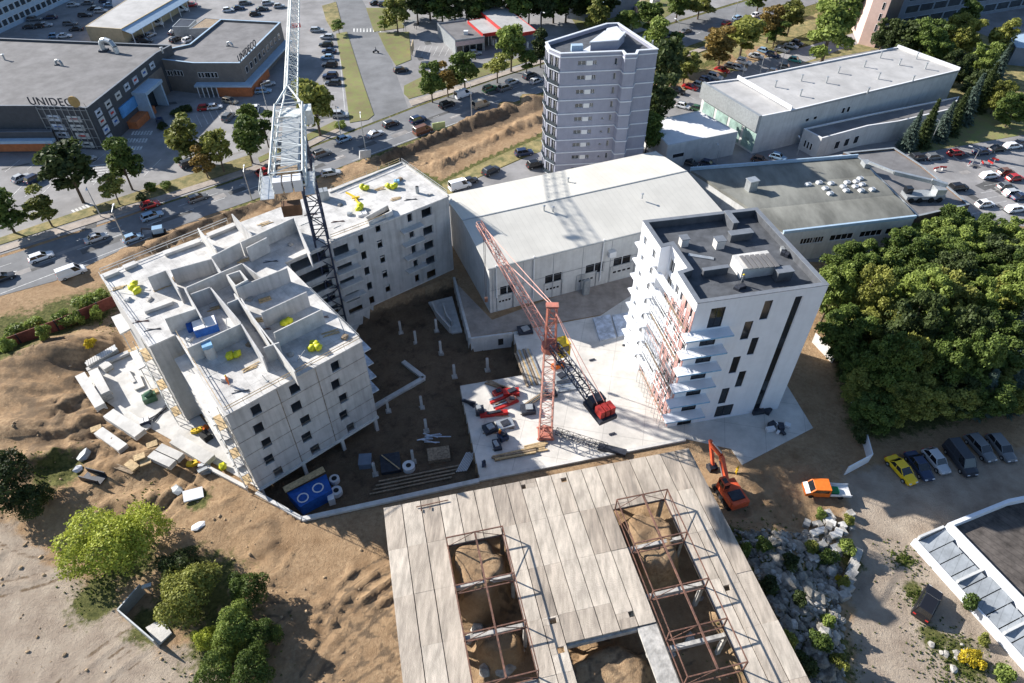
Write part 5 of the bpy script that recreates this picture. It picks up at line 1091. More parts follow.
for a,b in zip(ub,ub[1:]):
    um=(a+b)/2; v=0
    end=VE
    for H_ in (LH,RH,BH):
        if H_[0]-.01<um<H_[1]+.01: end=min(end,H_[2])
    segs=[0,6.2,12.4,18.6,24.8,31,VE]
    for s0,s1 in zip(segs,segs[1:]):
        s1=min(s1,end)
        if s1-s0<.3: continue
        cuts=sorted([c[1] for c in notch if a<c[0]<b and s0+.5<c[1]<s1-.5]); t=s0
        dz=q.uniform(-.03,.03)
        for c in cuts+[None]:
            t1=s1 if c is None else c-.35
            mb.prism([XY(a+.045+q.uniform(0,.03),t+.008),XY(b-.045,t+.008),XY(b-.045-q.uniform(0,.03),t1-.008),XY(a+.045,t1-.008)],ZH-.35+dz,ZH+dz,q.choice([0,0,1,2]))
            if c is not None:
                cu=[w for w in notch if w[1]==c][0][0]
                if cu-.4>a+.1: mb.prism([XY(a+.045,t1-.03),XY(cu-.4,t1-.03),XY(cu-.4,c+.35),XY(a+.045,c+.35)],ZH-.35+dz,ZH+dz)
                if cu+.4<b-.1: mb.prism([XY(cu+.4,t1-.03),XY(b-.045,t1-.03),XY(b-.045,c+.35),XY(cu+.4,c+.35)],ZH-.35+dz,ZH+dz)
                t=c+.32
mb.build('roof_slabs',[M['oldconc'],M['oldconcB'],M['oldconcC']],oh)
mb=MB()
for b in ub[1:-1]:
    if not any(H_[0]+.1<b<H_[1]-.1 for H_ in (LH,RH,BH)): mb.prism([XY(b-.05,.1),XY(b+.05,.1),XY(b+.05,VE),XY(b-.05,VE)],ZH-.3,ZH-.07)
    elif True:
        en=min(H_[2] for H_ in (LH,RH,BH) if H_[0]+.1<b<H_[1]-.1); mb.prism([XY(b-.05,.1),XY(b+.05,.1),XY(b+.05,en-.1),XY(b-.05,en-.1)],ZH-.3,ZH-.07)
mb.build('joint_filling',M['seam'],oh)
# beams under the slabs, crossing the open bays, and columns
for v in [.4,6.2,12.4,18.6,24.8,31]:
    for (a,b) in ((0.3,LH[0]+.2),(LH[0]+.2,LH[1]-.2),(LH[1]-.2,BH[0]),(RH[0]-2.2,RH[0]+.2),(RH[0]+.2,RH[1]-.2),(RH[1]-.2,WU-.3),(BH[0],RH[0]-2.2)):
        inhole=(a>=LH[0] and b<=LH[1]+.1) or (a>=RH[0] and b<=RH[1]+.1)
        if (a==BH[0]) and v>BH[2]: continue
        z1=ZH-.36 if not inhole else ZH-.42
        mb=MB(); mb.prism([XY(a,v-.22),XY(b,v-.22),XY(b,v+.22),XY(a,v+.22)],z1-.75,z1); mb.build('beam',M['oldconcD'],oh)
    for u in (.6,LH[0]-.1,LH[1]+.1,BH[0]-.3,RH[0]-1.2,RH[1]+.2,WU-.6):
        if u==BH[0]-.3 and v>20 : pass
        p=XY(u,v); z0=min(hz(*p),0)-.3; MB().box((*p,(z0+ZH-1.12)/2),(.45,.45,ZH-1.12-z0),13).build('column',M['oldconcD'],oh)
mb=MB(); mb.prism([XY(RH[0]-2.3,BH[2]+.1),XY(RH[0]-.02,BH[2]+.1),XY(RH[0]-.02,VE),XY(RH[0]-2.3,VE)],ZH-.5,ZH-.15); mb.build('edge_slab',M['oldconcD'],oh)
mb=MB(); mb.prism([XY(BH[0]-.1,BH[2]-.15),XY(RH[0]-2.3,BH[2]-.15),XY(RH[0]-2.3,BH[2]+.25),XY(BH[0]-.1,BH[2]+.25)],ZH-1.1,ZH-.36); mb.build('beam',M['oldconcD'],oh)
# rusty lantern frames
def lantern(H_,cuts,label,hgt,tilt=0,ctr=1):
    u0,u1,v0=H_[:3]; f=empty('roof_lantern',(*XY(u0,v0),ZH),label,'roof lantern','rusty lanterns on the old roof'); zt=ZH+hgt; r=.1
    for v in cuts:
        for u in (u0,u1): mb=MB(); mb.bar((*XY(u,v),ZH-.3),(*XY(u,v),zt),.14,.14); mb.build('post',M['rust'],f)
        mb=MB(); mb.bar((*XY(u0,v),zt),(*XY(u1,v),zt),.13,.13); mb.bar((*XY(u0,v),ZH-.25),(*XY(u1,v),ZH-.25),.13,.13); mb.build('cross_rail',M['rust'],f)
        mb=MB(); um=(u0+u1)/2; mb.tube((*XY(u0,v),ZH-.2),(*XY(um,v),zt),.05,4); mb.tube((*XY(u1,v),ZH-.2),(*XY(um,v),zt),.05,4); mb.build('brace',M['rust'],f)
    ve=cuts[-1]
    for u,z,w in ((u0,zt,.11),(u1,zt,.12),(u0,ZH-.05,.11),(u1,ZH-.05,.11),((u0+u1)/2,zt+.02,.2)):
        mb=MB(); mb.bar((*XY(u,v0),z),(*XY(u+tilt,ve),z),w,w); mb.build('long_rail',M['rust'],f)
    for a,b in zip(cuts[:1],cuts[1:2]):
        mb=MB(); mb.tube((*XY(u0,a),ZH),(*XY(u0,b),zt),.04,4); mb.tube((*XY(u1,b),ZH),(*XY(u1,a),zt),.05,4); mb.build('diagonal',M['rust'],f)
lantern((LH[0],LH[1],LH[2]),[LH[2]+.05,LH[2]+6.3,LH[2]+12.0,LH[2]+17.5],'rusty lantern frame over the left missing bay of the old roof',1.9)
lantern((RH[0]+.3,RH[1],RH[2]),[RH[2]+.05,RH[2]+6.3,RH[2]+12.4,RH[2]+17.2,RH[2]+22],'rusty lantern frame over the right missing bay of the old roof',2.2)
for a,b in [((416,507),(448,500)),]:
    mb=MB(); mb.bar(at(*a,ZH+.2),at(*b,ZH+.2),.1,.1); mb.bar(at(421,508,ZH+.2),at(421,511,ZH+.2),.1,.1); mb.bar(at(430,506,ZH+.2),at(430,509,ZH+.2),.1,.1); tag(mb.build('rusty_ladder',M['rust']),'small rusty ladder lying near the back left edge of the old roof','ladder')
mb=MB(); q=random.Random(4)
k=0
for (x,y,r) in [(478,632,1.0),(470,640,.7),(490,655,1.1),(498,640,.6),(485,672,.9),(505,668,1.2),(655,560,.7),(662,574,.6),(690,640,.8),(670,655,.6),(700,600,.5),(460,610,.7),(520,650,.6)]:
    p=at(x,y,.0); o=MB(); o.blob((p[0],p[1],r*.35),(r*1.3,r,r*.8),seed=k); tag(o.build('concrete_chunk',M['rubble']),'broken pale concrete chunk lying under the open bays of the old roof','rubble','concrete chunks under the old roof'); k+=1
# ================================================================== CRANES
CX,CY=-31.2,92.1
e=empty('tower_crane',(CX,CY,-3),'very tall tower crane with a dark mast and white horizontal boom over the grey building','tower crane')
jd=Vector((-9.3,42.7,0)).normalized(); sd=Vector((jd.y,-jd.x,0))
mb=MB(); lattice(mb,(CX,CY,-3),(CX,CY,38.2),2.1,2.1,19,.17,.10,up=(0,1,0),side=tuple(sd)); mb.build('mast',M['cranemast'],e)
MB().box((CX,CY,-2.8),(5,5,.8),-12).build('base',M['concslab'],e)
MB().box((CX,CY,38.7),(2.6,2.6,.9),-12).build('slewing_ring',M['cranewhite'],e)
c0=Vector((CX,CY,40.0)); je=c0+jd*78; j0=c0+jd*2.5
mb=MB(); lattice(mb,tuple(j0),tuple(je),1.9,2.1,40,.12,.045,tri=True); jb=mb.build('jib',M['cranewhite'],e)
mb=MB(); lattice(mb,tuple(c0-jd*20),tuple(c0-jd*1.2),(3.9,3.7),(2.0,2.2),9,.14,.07); mb.build('counter_jib',M['cranewhite'],e)
mb=MB()
for s in (-1,1): mb.tube(tuple(c0-jd*1.2+sd*1.65*s+Vector((0,0,-.9))),tuple(j0+sd*.95*s),.14,5); mb.tube(tuple(c0-jd*1.2+sd*1.65*s+Vector((0,0,1.1))),tuple(j0+Vector((0,0,2.0))),.14,5)
mb.build('tapered_joint',M['cranewhite'],e)
az_=math.degrees(math.atan2(jd.y,jd.x))
def cb(dist,off,z,d,name,m): p=c0-jd*dist+sd*off; return MB().box((p.x,p.y,z),d,az_).build(name,m,e)
cb(10.5,0,39.0,(18,2.4,.08),'walkway',M['greymet'])
for s in (-1,0,1): cb(20.8,s*1.15,39.9,(1.6,.95,1.5),'counterweight',M['whiteroof'])
cb(18.5,0,40.0,(1.4,2.4,1.2),'winch_housing',M['wood2'])
cb(19.3,-2.6,38.8,(5.5,1.6,.1),'side_platform',M['galv']); cb(19.3,2.4,38.8,(5.5,1.2,.1),'side_platform',M['galv'])
for of,l0,l1 in ((-3.3,16.6,22),(3.0,16.6,22)):
    mb=MB()
    for k in range(5): p=c0-jd*(l0+(l1-l0)*k/4)+sd*of; mb.tube((p.x,p.y,38.8),(p.x,p.y,40),.04,4)
    a=c0-jd*l0+sd*of; b=c0-jd*l1+sd*of
    for z in (39.4,40.0): mb.tube((a.x,a.y,z),(b.x,b.y,z),.04,4)
    mb.build('guard_rail',M['cranewhite'],e)
p=c0-jd*22.6; MB().box((p.x,p.y,37.6),(1.2,2.2,1.5),az_).build('ballast_box',mat('brown_ballast',(.13,.07,.04),.7,.2,1),e)
p=c0+sd*2.0+jd*1.0; cabo=MB().box((p.x,p.y,38.2),(2.2,1.4,2.1),az_).build('cab',M['cranewhite'],e); MB().box((p.x+jd.x*.62,p.y+jd.y*.62,38.5),(1.1,1.44,1.3),az_).build('cab_window',M['dkglass'],cabo)
for d_ in (34,): p=c0+jd*d_; o=MB().box((p.x,p.y,39.4),(.7,2.2,.5),az_); o.build('trolley',M['red'],e)
M['reddk']=mat('worn_red_paint',(.36,.035,.03),.5,.3,2)
# ---- red lattice crane on the podium
RX,RY=5.1,65.3
e=empty('red_crane',(RX,RY,0.05),'faded red lattice tower crane with a long jib pointing to the upper left','crane')
cd=Vector((5.7,-10.8,0)).normalized(); rs=Vector((-cd.y,cd.x,0))
mb=MB(); lattice(mb,(RX,RY,.5),(RX,RY,18.5),(1.9,1.5),(1.9,1.5),13,.10,.05,up=(0,1,0),side=(1,0,0)); mb.build('mast',M['pinksteel'],e)
mb=MB(); mb.box((RX,RY,.3),(2.3,2.3,.4),0)
for a in (45,135,225,315): mb.bar((RX+1.7*math.cos(R(a)),RY+1.7*math.sin(R(a)),.35),(RX,RY,2.2),.25,.25)
mb.build('undercarriage',M['redsteel'],e)
mb=MB(); mb.tube((RX,RY,18.5),(RX,RY,19.4),1.2,14); mb.build('slewing_ring',M['redsteel'],e)
mb=MB(); lattice(mb,(RX,RY,19.4),(RX,RY,26.2),(1.4,1.1),(1.4,1.1),4,.12,.07,up=(0,1,0),side=(1,0,0)); mb.box((RX,RY,26.3),(1.6,.9,.25)); mb.build('head_tower',M['redsteel'],e)
jt=Vector((-4.9,84.6,25.6)); jf=Vector((RX,RY,19.9))-cd*.9
mb=MB(); lattice(mb,tuple(jf),tuple(jt),(1.3,.8),(1.3,.7),17,.09,.05); mb.build('jib',M['pinksteel'],e)
mb=MB(); mb.tube((RX-.1,RY,26.3),tuple(jf+(jt-jf)*.62+Vector((0,0,.8))),.07,4); mb.tube((RX+.2,RY,26.3),tuple(jf+(jt-jf)*.97+Vector((0,0,.5))),.06,4); mb.build('pendant_rope',M['pinksteel'],e)
ce=Vector((RX,RY,19.8))+cd*12.2+Vector((0,0,-.6))
mb=MB(); lattice(mb,tuple(Vector((RX,RY,19.8))+cd*.9),tuple(ce-cd*1.0),(1.2,1.5),(1.1,1.1),9,.11,.06); mb.build('counter_jib',M['cranemast'],e)
mb=MB()
for s in (-.5,.5): mb.tube((RX,RY,26.3),tuple(ce+rs*s+Vector((0,0,.8))),.05,4)
mb.build('counter_rope',M['pinksteel'],e)
a2=math.degrees(math.atan2(cd.y,cd.x))
MB().box((ce.x,ce.y,ce.z-.5),(3.8,2.5,.6),a2).build('machinery_deck',M['dkmet'],e)
p=ce-cd*.9; mh=MB().box((p.x,p.y,ce.z+.35),(1.3,1.9,1.1),a2).build('winch',M['dkmet'],e)
for k,s in enumerate((-.75,.0,.75)):
    p=ce+cd*1.0+rs*s; MB().box((p.x,p.y,ce.z+.55),(1.3,.6,1.1),a2).build('counterweight_block',M['reddk'],e)
p=Vector((RX+1.7,RY+.6,0)); cb_=MB().box((p.x,p.y,18.3),(1.7,1.7,2.4),20).build('cab',M['yellow'],e); MB().box((p.x,p.y-.05,18.7),(1.2,1.74,1.0),20).build('cab_window',M['dkglass'],cb_)
mb=MB(); t=jf+(jt-jf)*.93; mb.tube(tuple(t),(t.x,t.y,8.5+3),.04,4); mb.tube(tuple(t+Vector((.2,0,0))),(t.x+.2,t.y,11.5),.04,4); mb.build('hoist_rope',M['dkmet'],e)
MB().box((t.x+.1,t.y,11.9),(.5,.4,.8)).build('hook_block',M['rust'],e)
hk=at(559,433,.05)
# ================================================================== EXCAVATOR, TRUCK, LIFT
def excavator(px,py,z,front,label):
    p=at(px,py,z); e=empty('excavator',(p[0],p[1],z),label,'excavator'); f=Vector((math.cos(R(front)),math.sin(R(front)),0)); s=Vector((-f.y,f.x,0))
    P=lambda a,b,c:(p[0]+f.x*a+s.x*b,p[1]+f.y*a+s.y*b,z+c)
    for sg in (-1,1):
        t=MB(); 
        pts=[(-2.0,.15),(-2.3,.5),(-2.0,.95),(2.0,.95),(2.3,.5),(2.0,.15)]
        vs=[P(a,sg*1.15-.3,c) for a,c in pts]+[P(a,sg*1.15+.3,c) for a,c in pts]; t.add(vs,[tuple(range(6)),tuple(range(11,5,-1))]+[(i,(i+1)%6,6+(i+1)%6,6+i) for i in range(6)]); tr=t.build('track',M['tyre'],e)
        for k in range(5): t=MB(); t.tube(P(-1.7+.85*k,sg*1.15+sg*.31,.5),P(-1.7+.85*k,sg*1.15+sg*.36,.5),.24,8); t.build('roller',M['dkmet'],tr)
    MB().box(P(0,0,.9),(2.2,1.8,.5),front).build('undercarriage',M['dkmet'],e)
    t=MB(); pts=[(-2.6,-.9),(-2.2,-1.35),(1.5,-1.35),(1.5,1.35),(-2.2,1.35),(-2.6,.9)]; vs=[P(a,b,1.2) for a,b in pts]+[P(a,b,2.15) for a,b in pts]; t.add(vs,[tuple(range(5,-1,-1)),tuple(range(6,12))]+[(i,(i+1)%6,6+(i+1)%6,6+i) for i in range(6)]); t.build('house',M['redsteel'] if 0 else M['excav'],e)
    MB().box(P(-1.3,0,2.25),(1.6,1.9,.2),front).build('engine_cover',M['dkmet'],e)
    t=MB(); t.box(P(-2.35,0,1.75),(.7,2.5,1.2),front); t.build('counterweight',M['excav'],e)
    c=MB(); c.box(P(.7,.85,2.75),(1.5,.95,1.3),front); cb=c.build('cab',M['excav'],e)
    c=MB(); c.box(P(.72,.85,2.85),(1.56,.8,.85),front); c.box(P(.7,.85,2.86),(1.2,1.0,.8),front); c.box(P(.7,.85,3.42),(.8,.6,.06),front); c.build('cab_window',M['dkglass'],cb)
    t=MB(); t.bar(P(1.3,-.1,1.9),P(3.9,-.1,4.6),.5,.75); t.bar(P(3.9,-.1,4.6),P(6.6,-.1,4.0),.45,.6); t.build('boom',M['excav'],e)
    t=MB(); t.tube(P(1.4,.25,1.7),P(3.6,.25,3.9),.11,6); t.tube(P(1.4,-.45,1.7),P(3.6,-.45,3.9),.11,6); t.tube(P(4.0,-.1,5.1),P(6.3,-.1,4.7),.11,6); t.build('hydraulic_ram',M['galv'],e)
    t=MB(); t.bar(P(6.9,-.1,4.5),P(4.9,-.1,1.2),.38,.5); t.build('stick',M['excav'],e)
    t=MB(); pr=[(4.3,.2),(5.4,.0),(5.6,.7),(5.0,1.3),(4.3,1.0)]; vs=[P(a,-.7,c) for a,c in pr]+[P(a,.5,c) for a,c in pr]; t.add(vs,[tuple(range(5)),tuple(range(9,4,-1))]+[(i,(i+1)%5,5+(i+1)%5,5+i) for i in range(4)]); t.build('bucket',M['dkmet'],e); return e
M['excav']=mat('orange_red_paint',(.62,.10,.04),.45,.12,1.5)
excavator(728,497,0,azp((740,508),(704,452)),'orange red tracked excavator reaching towards the podium wall, right of the old roof')
# boom lift on the brown annex roof
zt=6.25
p=at(921,199,zt); e=empty('boom_lift',(p[0],p[1],zt),'long grey telescopic boom machine parked on the brown annex roof','boom lift')
a=azp((905,200),(942,199),zt); f=Vector((math.cos(R(a)),math.sin(R(a)),0)); s=Vector((-f.y,f.x,0)); P=lambda x,y,z_:(p[0]+f.x*x+s.x*y,p[1]+f.y*x+s.y*y,zt+z_)
MB().box(P(0,0,1.0),(8.0,2.6,.8),a).build('chassis',M['greymet'],e)
for x in (-3,-1.2,1.2,3):
    for y in (-1.3,1.3): t=MB(); t.tube(P(x,y-.2,.55),P(x,y+.2,.55),.55,12); t.build('wheel',M['tyre'],e)
MB().box(P(2.8,0,2.0),(2.0,2.4,1.5),a).build('engine_box',M['galv'],e); MB().box(P(-3.2,.5,1.9),(1.3,1.3,1.4),a).build('cab',M['dkglass'],e)
t=MB(); t.bar(P(4.2,.2,2.9),P(1.5,1.5,3.4),.8,.8); t.bar(P(4.3,.3,3.0),at(893,175,zt+3)[:2]+(zt+3.6,),.75,.75); t.bar(at(893,175,zt+3)[:2]+(zt+3.6,),at(868,166,zt+2)[:2]+(zt+2.8,),.5,.5); t.build('boom',M['galv'],e)
q_=at(866,164,zt+2); MB().box((q_[0],q_[1],zt+2.0),(1.4,2.0,1.1),a).build('platform_basket',M['greymet'],e)
# ================================================================== VEHICLES
VCACHE={}
def paint(name,col,rough=.3): 
    return mat('car_paint_'+name,col,rough,0.02,1,spec=.6)
PAINT={'black':(.012,.012,.015),'dark':(.03,.035,.045),'navy':(.02,.035,.08),'grey':(.14,.15,.16),'silver':(.42,.44,.46),'white':(.75,.76,.77),'red':(.42,.02,.02),'blue':(.04,.11,.30),'paleblue':(.25,.38,.52),'yellow':(.80,.52,.01),'teal':(.04,.25,.22),'beige':(.40,.34,.25),'brown':(.16,.08,.05),'green':(.05,.12,.06)}
for k,v in PAINT.items(): M['p_'+k]=paint(k,v)
SH={'hatch':(4.1,1.75,1.48,[(-2.02,.55,.9),(-1.85,.85,.98),(.75,.88,.98),(1.85,.72,.9),(2.05,.5,.7)],(-1.85,.95),(-1.25,.35)),
    'sedan':(4.6,1.8,1.43,[(-2.28,.5,.85),(-2.1,.9,.95),(.95,.9,.95),(2.1,.74,.88),(2.3,.5,.65)],(-1.55,1.15),(-.9,.3)),
    'wagon':(4.6,1.8,1.48,[(-2.28,.55,.9),(-2.15,.92,.98),(.95,.9,.98),(2.1,.74,.9),(2.3,.5,.7)],(-2.1,1.15),(-1.75,.35)),
    'suv':(4.6,1.9,1.72,[(-2.28,.65,.95),(-2.15,1.05,1.0),(.85,1.05,1.0),(2.1,.92,.95),(2.3,.6,.8)],(-2.12,1.1),(-1.8,.4)),
    'van':(5.2,2.0,2.15,[(-2.6,.8,.98),(-2.5,1.2,1.0),(1.55,1.15,1.0),(2.4,.95,.92),(2.6,.6,.8)],(-2.55,1.75),(-2.45,1.0))}
def carproto(kind,col,hi=False):
    key=(kind,col)
    if key in VCACHE: return VCACHE[key],False
    Ln,Wd,Ht,st,gb,gt=SH[kind]; hw=Wd/2
    e=empty({'hatch':'hatchback','sedan':'sedan','wagon':'estate_car','suv':'suv','van':'van'}[kind],(0,0,0),None,None); LOC[e.name]=(0,0,0)
    b=MB(); n=10
    for x,zs,k in st:
        w=hw*k if k<1 else hw
        b.v+=[(x,-w*.86,.22),(x,-w,.36),(x,-w,zs-.2),(x,-w*.93,zs-.04),(x,-w*.6,zs+.02),(x,w*.6,zs+.02),(x,w*.93,zs-.04),(x,w,zs-.2),(x,w,.36),(x,w*.86,.22)]
    m=len(st)
    for i in range(m-1):
        for j in range(n):
            j2=(j+1)%n; b.f.append((i*n+j,i*n+j2,(i+1)*n+j2,(i+1)*n+j)); b.mi.append(0)
    b.f.append(tuple(range(n-1,-1,-1))); b.f.append(tuple(range((m-1)*n,m*n))); b.mi+=[0,0]
    zb=st[2][1]-.05; xr,xf=gb; tr,tf=gt; wt=hw*.76
    # roof and pillars in body colour
    b.add([(tr,-wt,Ht-.05),(tf,-wt,Ht-.05),(tf,wt,Ht-.05),(tr,wt,Ht-.05),(tr+.05,-wt*.9,Ht),(tf-.08,-wt*.9,Ht),(tf-.08,wt*.9,Ht),(tr+.05,wt*.9,Ht)],[(3,2,1,0),(4,5,6,7),(0,1,5,4),(1,2,6,5),(2,3,7,6),(3,0,4,7)])
    for sg in (-1,1):
        for (x0,x1) in ((xr,tr),(xf,tf),((xr+xf)/2-.1,(tr+tf)/2-.1)): b.bar((x0,sg*hw*.9,zb),(x1,sg*wt,Ht-.05),.07,.07)
        if kind=='van': b.add([(xr,sg*(hw*.9+.01),zb),(xf-1.2,sg*(hw*.9+.01),zb),(tf-.9,sg*(wt+.015),Ht-.06),(tr,sg*(wt+.015),Ht-.06)],[(0,1,2,3)])
    b.build('body',M['p_'+col],e)
    g=MB(); vs=[(xr,-hw*.88,zb),(xf,-hw*.88,zb),(xf,hw*.88,zb),(xr,hw*.88,zb),(tr,-wt+.01,Ht-.06),(tf,-wt+.01,Ht-.06),(tf,wt-.01,Ht-.06),(tr,wt-.01,Ht-.06)]
    g.add(vs,[(0,1,5,4),(1,2,6,5),(2,3,7,6),(3,0,4,7)]); g.build('windows',M['dkglass'],e)
    for x in (-Ln*.3,Ln*.31):
        for sg in (-1,1): t=MB(); t.tube((x,sg*(hw-.22),.32),(x,sg*(hw+.02),.32),.33,10); t.tube((x,sg*(hw+.02),.32),(x,sg*(hw+.03),.32),.19,8,1); t.build('wheel',[M['tyre'],M['galv']],e)
    for sg in (-1,1):
        t=MB(); t.box((st[-1][0]-.08,sg*hw*.55,st[-1][1]+.06),(.2,.34,.13)); t.build('headlight',M['frame'],e)
        t=MB(); t.box((st[0][0]+.03,sg*hw*.68,st[0][1]+.12),(.1,.3,.14)); t.build('tail_light',M['red'],e)
    VCACHE[key]=e; return e,True
def car(px,py,az,kind,col,label,group=None,z=0.02,cat='car'):
    o,new=carproto(kind,col); p=at(px,py,z+.5)
    if z>.1 or z<-.1: pass
    if not new: o=copy_tree(o)
    o.location=(p[0],p[1],z); o.rotation_euler=(0,0,R(az)); o['label']=label; o['category']=cat if kind!='van' else 'van'
    if group: o['group']=group
    return o
RAZ=azp((250,189),(545,84)); RAZ0=azp((0,277),(250,189))
rd='cars on the main road'
cl=[(41,257,RAZ0,'wagon','white','white estate car on the near lane at the left of the main road'),
(2,278,RAZ0,'sedan','dark','dark car cut by the left picture edge on the main road'),
(96,238,RAZ0,'sedan','silver','pale silver sedan on the main road left of the tree shadows'),
(152,216,RAZ0,'wagon','paleblue','pale blue estate car in tree shade on the main road'),
(150,205,RAZ0,'hatch','red','small red and white car in the far lane in tree shade'),
(198,198,RAZ,'wagon','grey','dark grey estate car on the main road above the grey building'),
(133,238,RAZ0,'hatch','paleblue','bluish hatchback near the spoil heap on the near lane'),
(265,172,RAZ,'hatch','red','red hatchback left of the tower crane counterweights'),
(278,169,RAZ,'hatch','brown','dark red hatchback directly behind the crane counterweights'),
(331,173,azp((315,176),(347,171)),'wagon','silver','silver estate car on the sand beside the far wing of the grey building'),
(322,154,RAZ,'suv','grey','grey car just right of the tower crane mast on the road'),
(301,153,RAZ,'suv','black','black car directly behind the tower crane mast'),
(344,139,RAZ,'hatch','paleblue','pale blue and white car at the kerb by the verge corner'),
(375,134,RAZ,'sedan','silver','silver white sedan on the road left of the junction pair'),
(391,124,RAZ,'wagon','dark','dark estate car in the middle of the junction, second of three'),
(418,120,RAZ,'suv','navy','dark blue car in the junction, nearest the trench'),
(423,131,RAZ,'van','brown','rusty brown van beside the sand ridge'),
(401,70,azp((392,72),(410,69)),'wagon','dark','dark car turning at the mouth of the side street'),
(428,65,azp((418,66),(438,64)),'wagon','dark','dark estate car entering the fuel station forecourt'),
(437,71,azp((427,73),(447,70)),'sedan','silver','silver sedan behind the first kerb tree of the station'),
(447,105,RAZ,'suv','black','black car under the second tree by the road'),
(463,95,RAZ,'van','white','white box van on the main road beside the lamp post'),
(481,105,RAZ,'van','beige','beige pickup van with an empty bed near the lamp post'),
(490,89,RAZ,'suv','green','dark green car behind the white box van'),
(505,88,RAZ,'suv','grey','dark grey car at the end of the queue left of the violet tower'),
(512,82,RAZ,'wagon','silver','silver estate car in the far lane left of the violet tower'),
(530,76,RAZ,'suv','dark','dark car closest behind the silver car left of the tower'),
(536,81,RAZ,'hatch','silver','silver hatchback touching the left edge of the violet tower'),
(671,36,RAZ,'sedan','dark','dark sedan alone on the road right of the violet tower'),
(686,31,RAZ,'sedan','grey','dark grey sedan just ahead of the dark sedan right of the tower'),
(727,23,RAZ,'hatch','red','red hatchback on the upper right stretch of road'),
(738,18,RAZ,'wagon','paleblue','pale blue car beside the red hatchback on the upper right road'),
(756,15,RAZ,'hatch','white','white hatchback at the top of the upper right road'),
(475,53,10,'hatch','silver','silver car in the shade in front of the station shop')]
for a in cl: car(*a,group=rd)
car(469,63,azp((473,56),(474,70)),'van','white','white van parked beside the station verge with its nose to the road')
# trench side and access road behind the cream hall
car(460,186,azp((452,188),(470,183)),'van','white','white van with dark back beside the cream hall back corner',cat='van')
car(470,181,azp((462,184),(480,178)),'hatch','dark','dark hatchback parked tightly against the white van')
car(491,171,azp((483,175),(500,167)),'suv','dark','dark green suv on the access road behind the cream hall')
car(524,153,azp((515,155),(534,152)),'suv','navy','dark blue suv near the grass left of the violet tower foot')
car(536,165,azp((530,166),(545,163)),'suv','black','black suv parked at the foot of the violet tower')
# kerb column
kc=[(327,37,'silver','wagon'),(326,44.5,'black','wagon'),(329,51,'navy','sedan'),(327.5,57.5,'paleblue','hatch'),(330,65,'black','suv'),(330.5,76,'navy','suv'),(333,83,'dark','wagon')]
for k,(x,y,c,kd) in enumerate(kc): car(x,y,182 if k%2 else 178,kd,c,c.replace('paleblue','pale blue')+' car, '+ordn(k,7)+' from the far end of the column beside the green strip','' or None or 'cars parked beside the green strip')
car(317,30,5,'wagon','silver','silver car alone at the turning above the parked column','cars parked beside the green strip')
car(340,115,3,'suv','silver','silver car by the kerb at the near end of the green strip','cars parked beside the green strip')
car(316,87,10,'hatch','grey','small grey trolley like car in the bays below the parked column','cars parked beside the green strip')
# shop forecourt
for x,y,a,kd,c,l in [(205,108,15,'hatch','red','red hatchback in front of the taupe shop wing'),(214.5,107,20,'hatch','white','white hatchback next to the red one by the taupe shop wing'),(230,101,-20,'wagon','beige','brownish estate car at the corner of the taupe shop wing'),(228.5,117,80,'suv','grey','dark grey car standing alone on the sunlit forecourt'),(256,108,100,'hatch','white','white hatchback near the tower crane boom on the forecourt'),(160,121,120,'hatch','navy','dark blue hatchback in the shade by the porch'),(263,91,10,'wagon','paleblue','pale blue car beside the orange wall in the shade'),(268,84,30,'hatch','silver','silver car beside the orange wall, further from the camera'),(21,178,60,'hatch','silver','silver blue hatchback, left one of a pair in the near lot'),(35,179,62,'suv','navy','dark blue suv, right one of a pair in the near lot'),(87.5,160,60,'hatch','silver','pale car half hidden behind the tree at the charcoal block corner'),(190,164,RAZ,'suv','dark','dark car between the trees near the forecourt edge')]:
    car(x,y,a,kd,c,l)
# lots at the top left
q=random.Random(21); cc=['dark','grey','black','silver','navy','paleblue','white','grey','silver','dark']
tl=[(50,17.5),(30,27),(38,26),(55,36),(64,36),(70,23.5),(76,29),(73,5),(85,15),(94,8.5),(101,11),(110,5),(87,3),(34,19),(45,25),(105,1),(120,-3)]
tl.sort()
for k,(x,y) in enumerate(tl): c=cc[k%10]; car(x,y,q.choice([8,14,190]),['sedan','wagon','hatch'][k%3],c,c.replace('paleblue','pale blue')+' car in the shaded lot behind the charcoal block, '+ordn(k,99)+' from the left','cars in the shaded lot behind the charcoal block')
tm=[(140,38,'dark'),(150,35,'silver'),(145,41,'black'),(176,39.5,'black'),(188,40,'white'),(196,37,'grey'),(191,5,'red'),(175,32,'dark'),(262,9,'dark'),(268,3,'silver'),(279,6,'silver'),(255,14,'black'),(245,3,'grey'),(238,8,'navy'),(228,10,'white'),(376,3,'black'),(384,4,'dark'),(401,2,'navy')]
tm[:3]=sorted(tm[:3]); tm[3:8]=sorted(tm[3:8]); tm[8:15]=sorted(tm[8:15])
for k,(x,y,c) in enumerate(tm): car(x,y,q.choice([60,10,200]) if k<8 else 20,['sedan','wagon','hatch'][k%3],c,c+' car '+['behind the tan warehouse','beyond the taupe shop wing','on the yard beyond the taupe shop wing'][0 if k<3 else 1 if k<8 else 2]+', '+ordn(k if k<3 else k-3 if k<8 else k-8,99)+' counted from the left' if k<15 else c+' car at the top edge beyond the side street, '+ordn(k-15,99)+' from the left','cars behind the shops')
car(180,10,10,'van','white','white panel van parked beyond the tan warehouse',None); car(155,24,10,'van','white','white van parked tight beside the tan warehouse canopy',None)
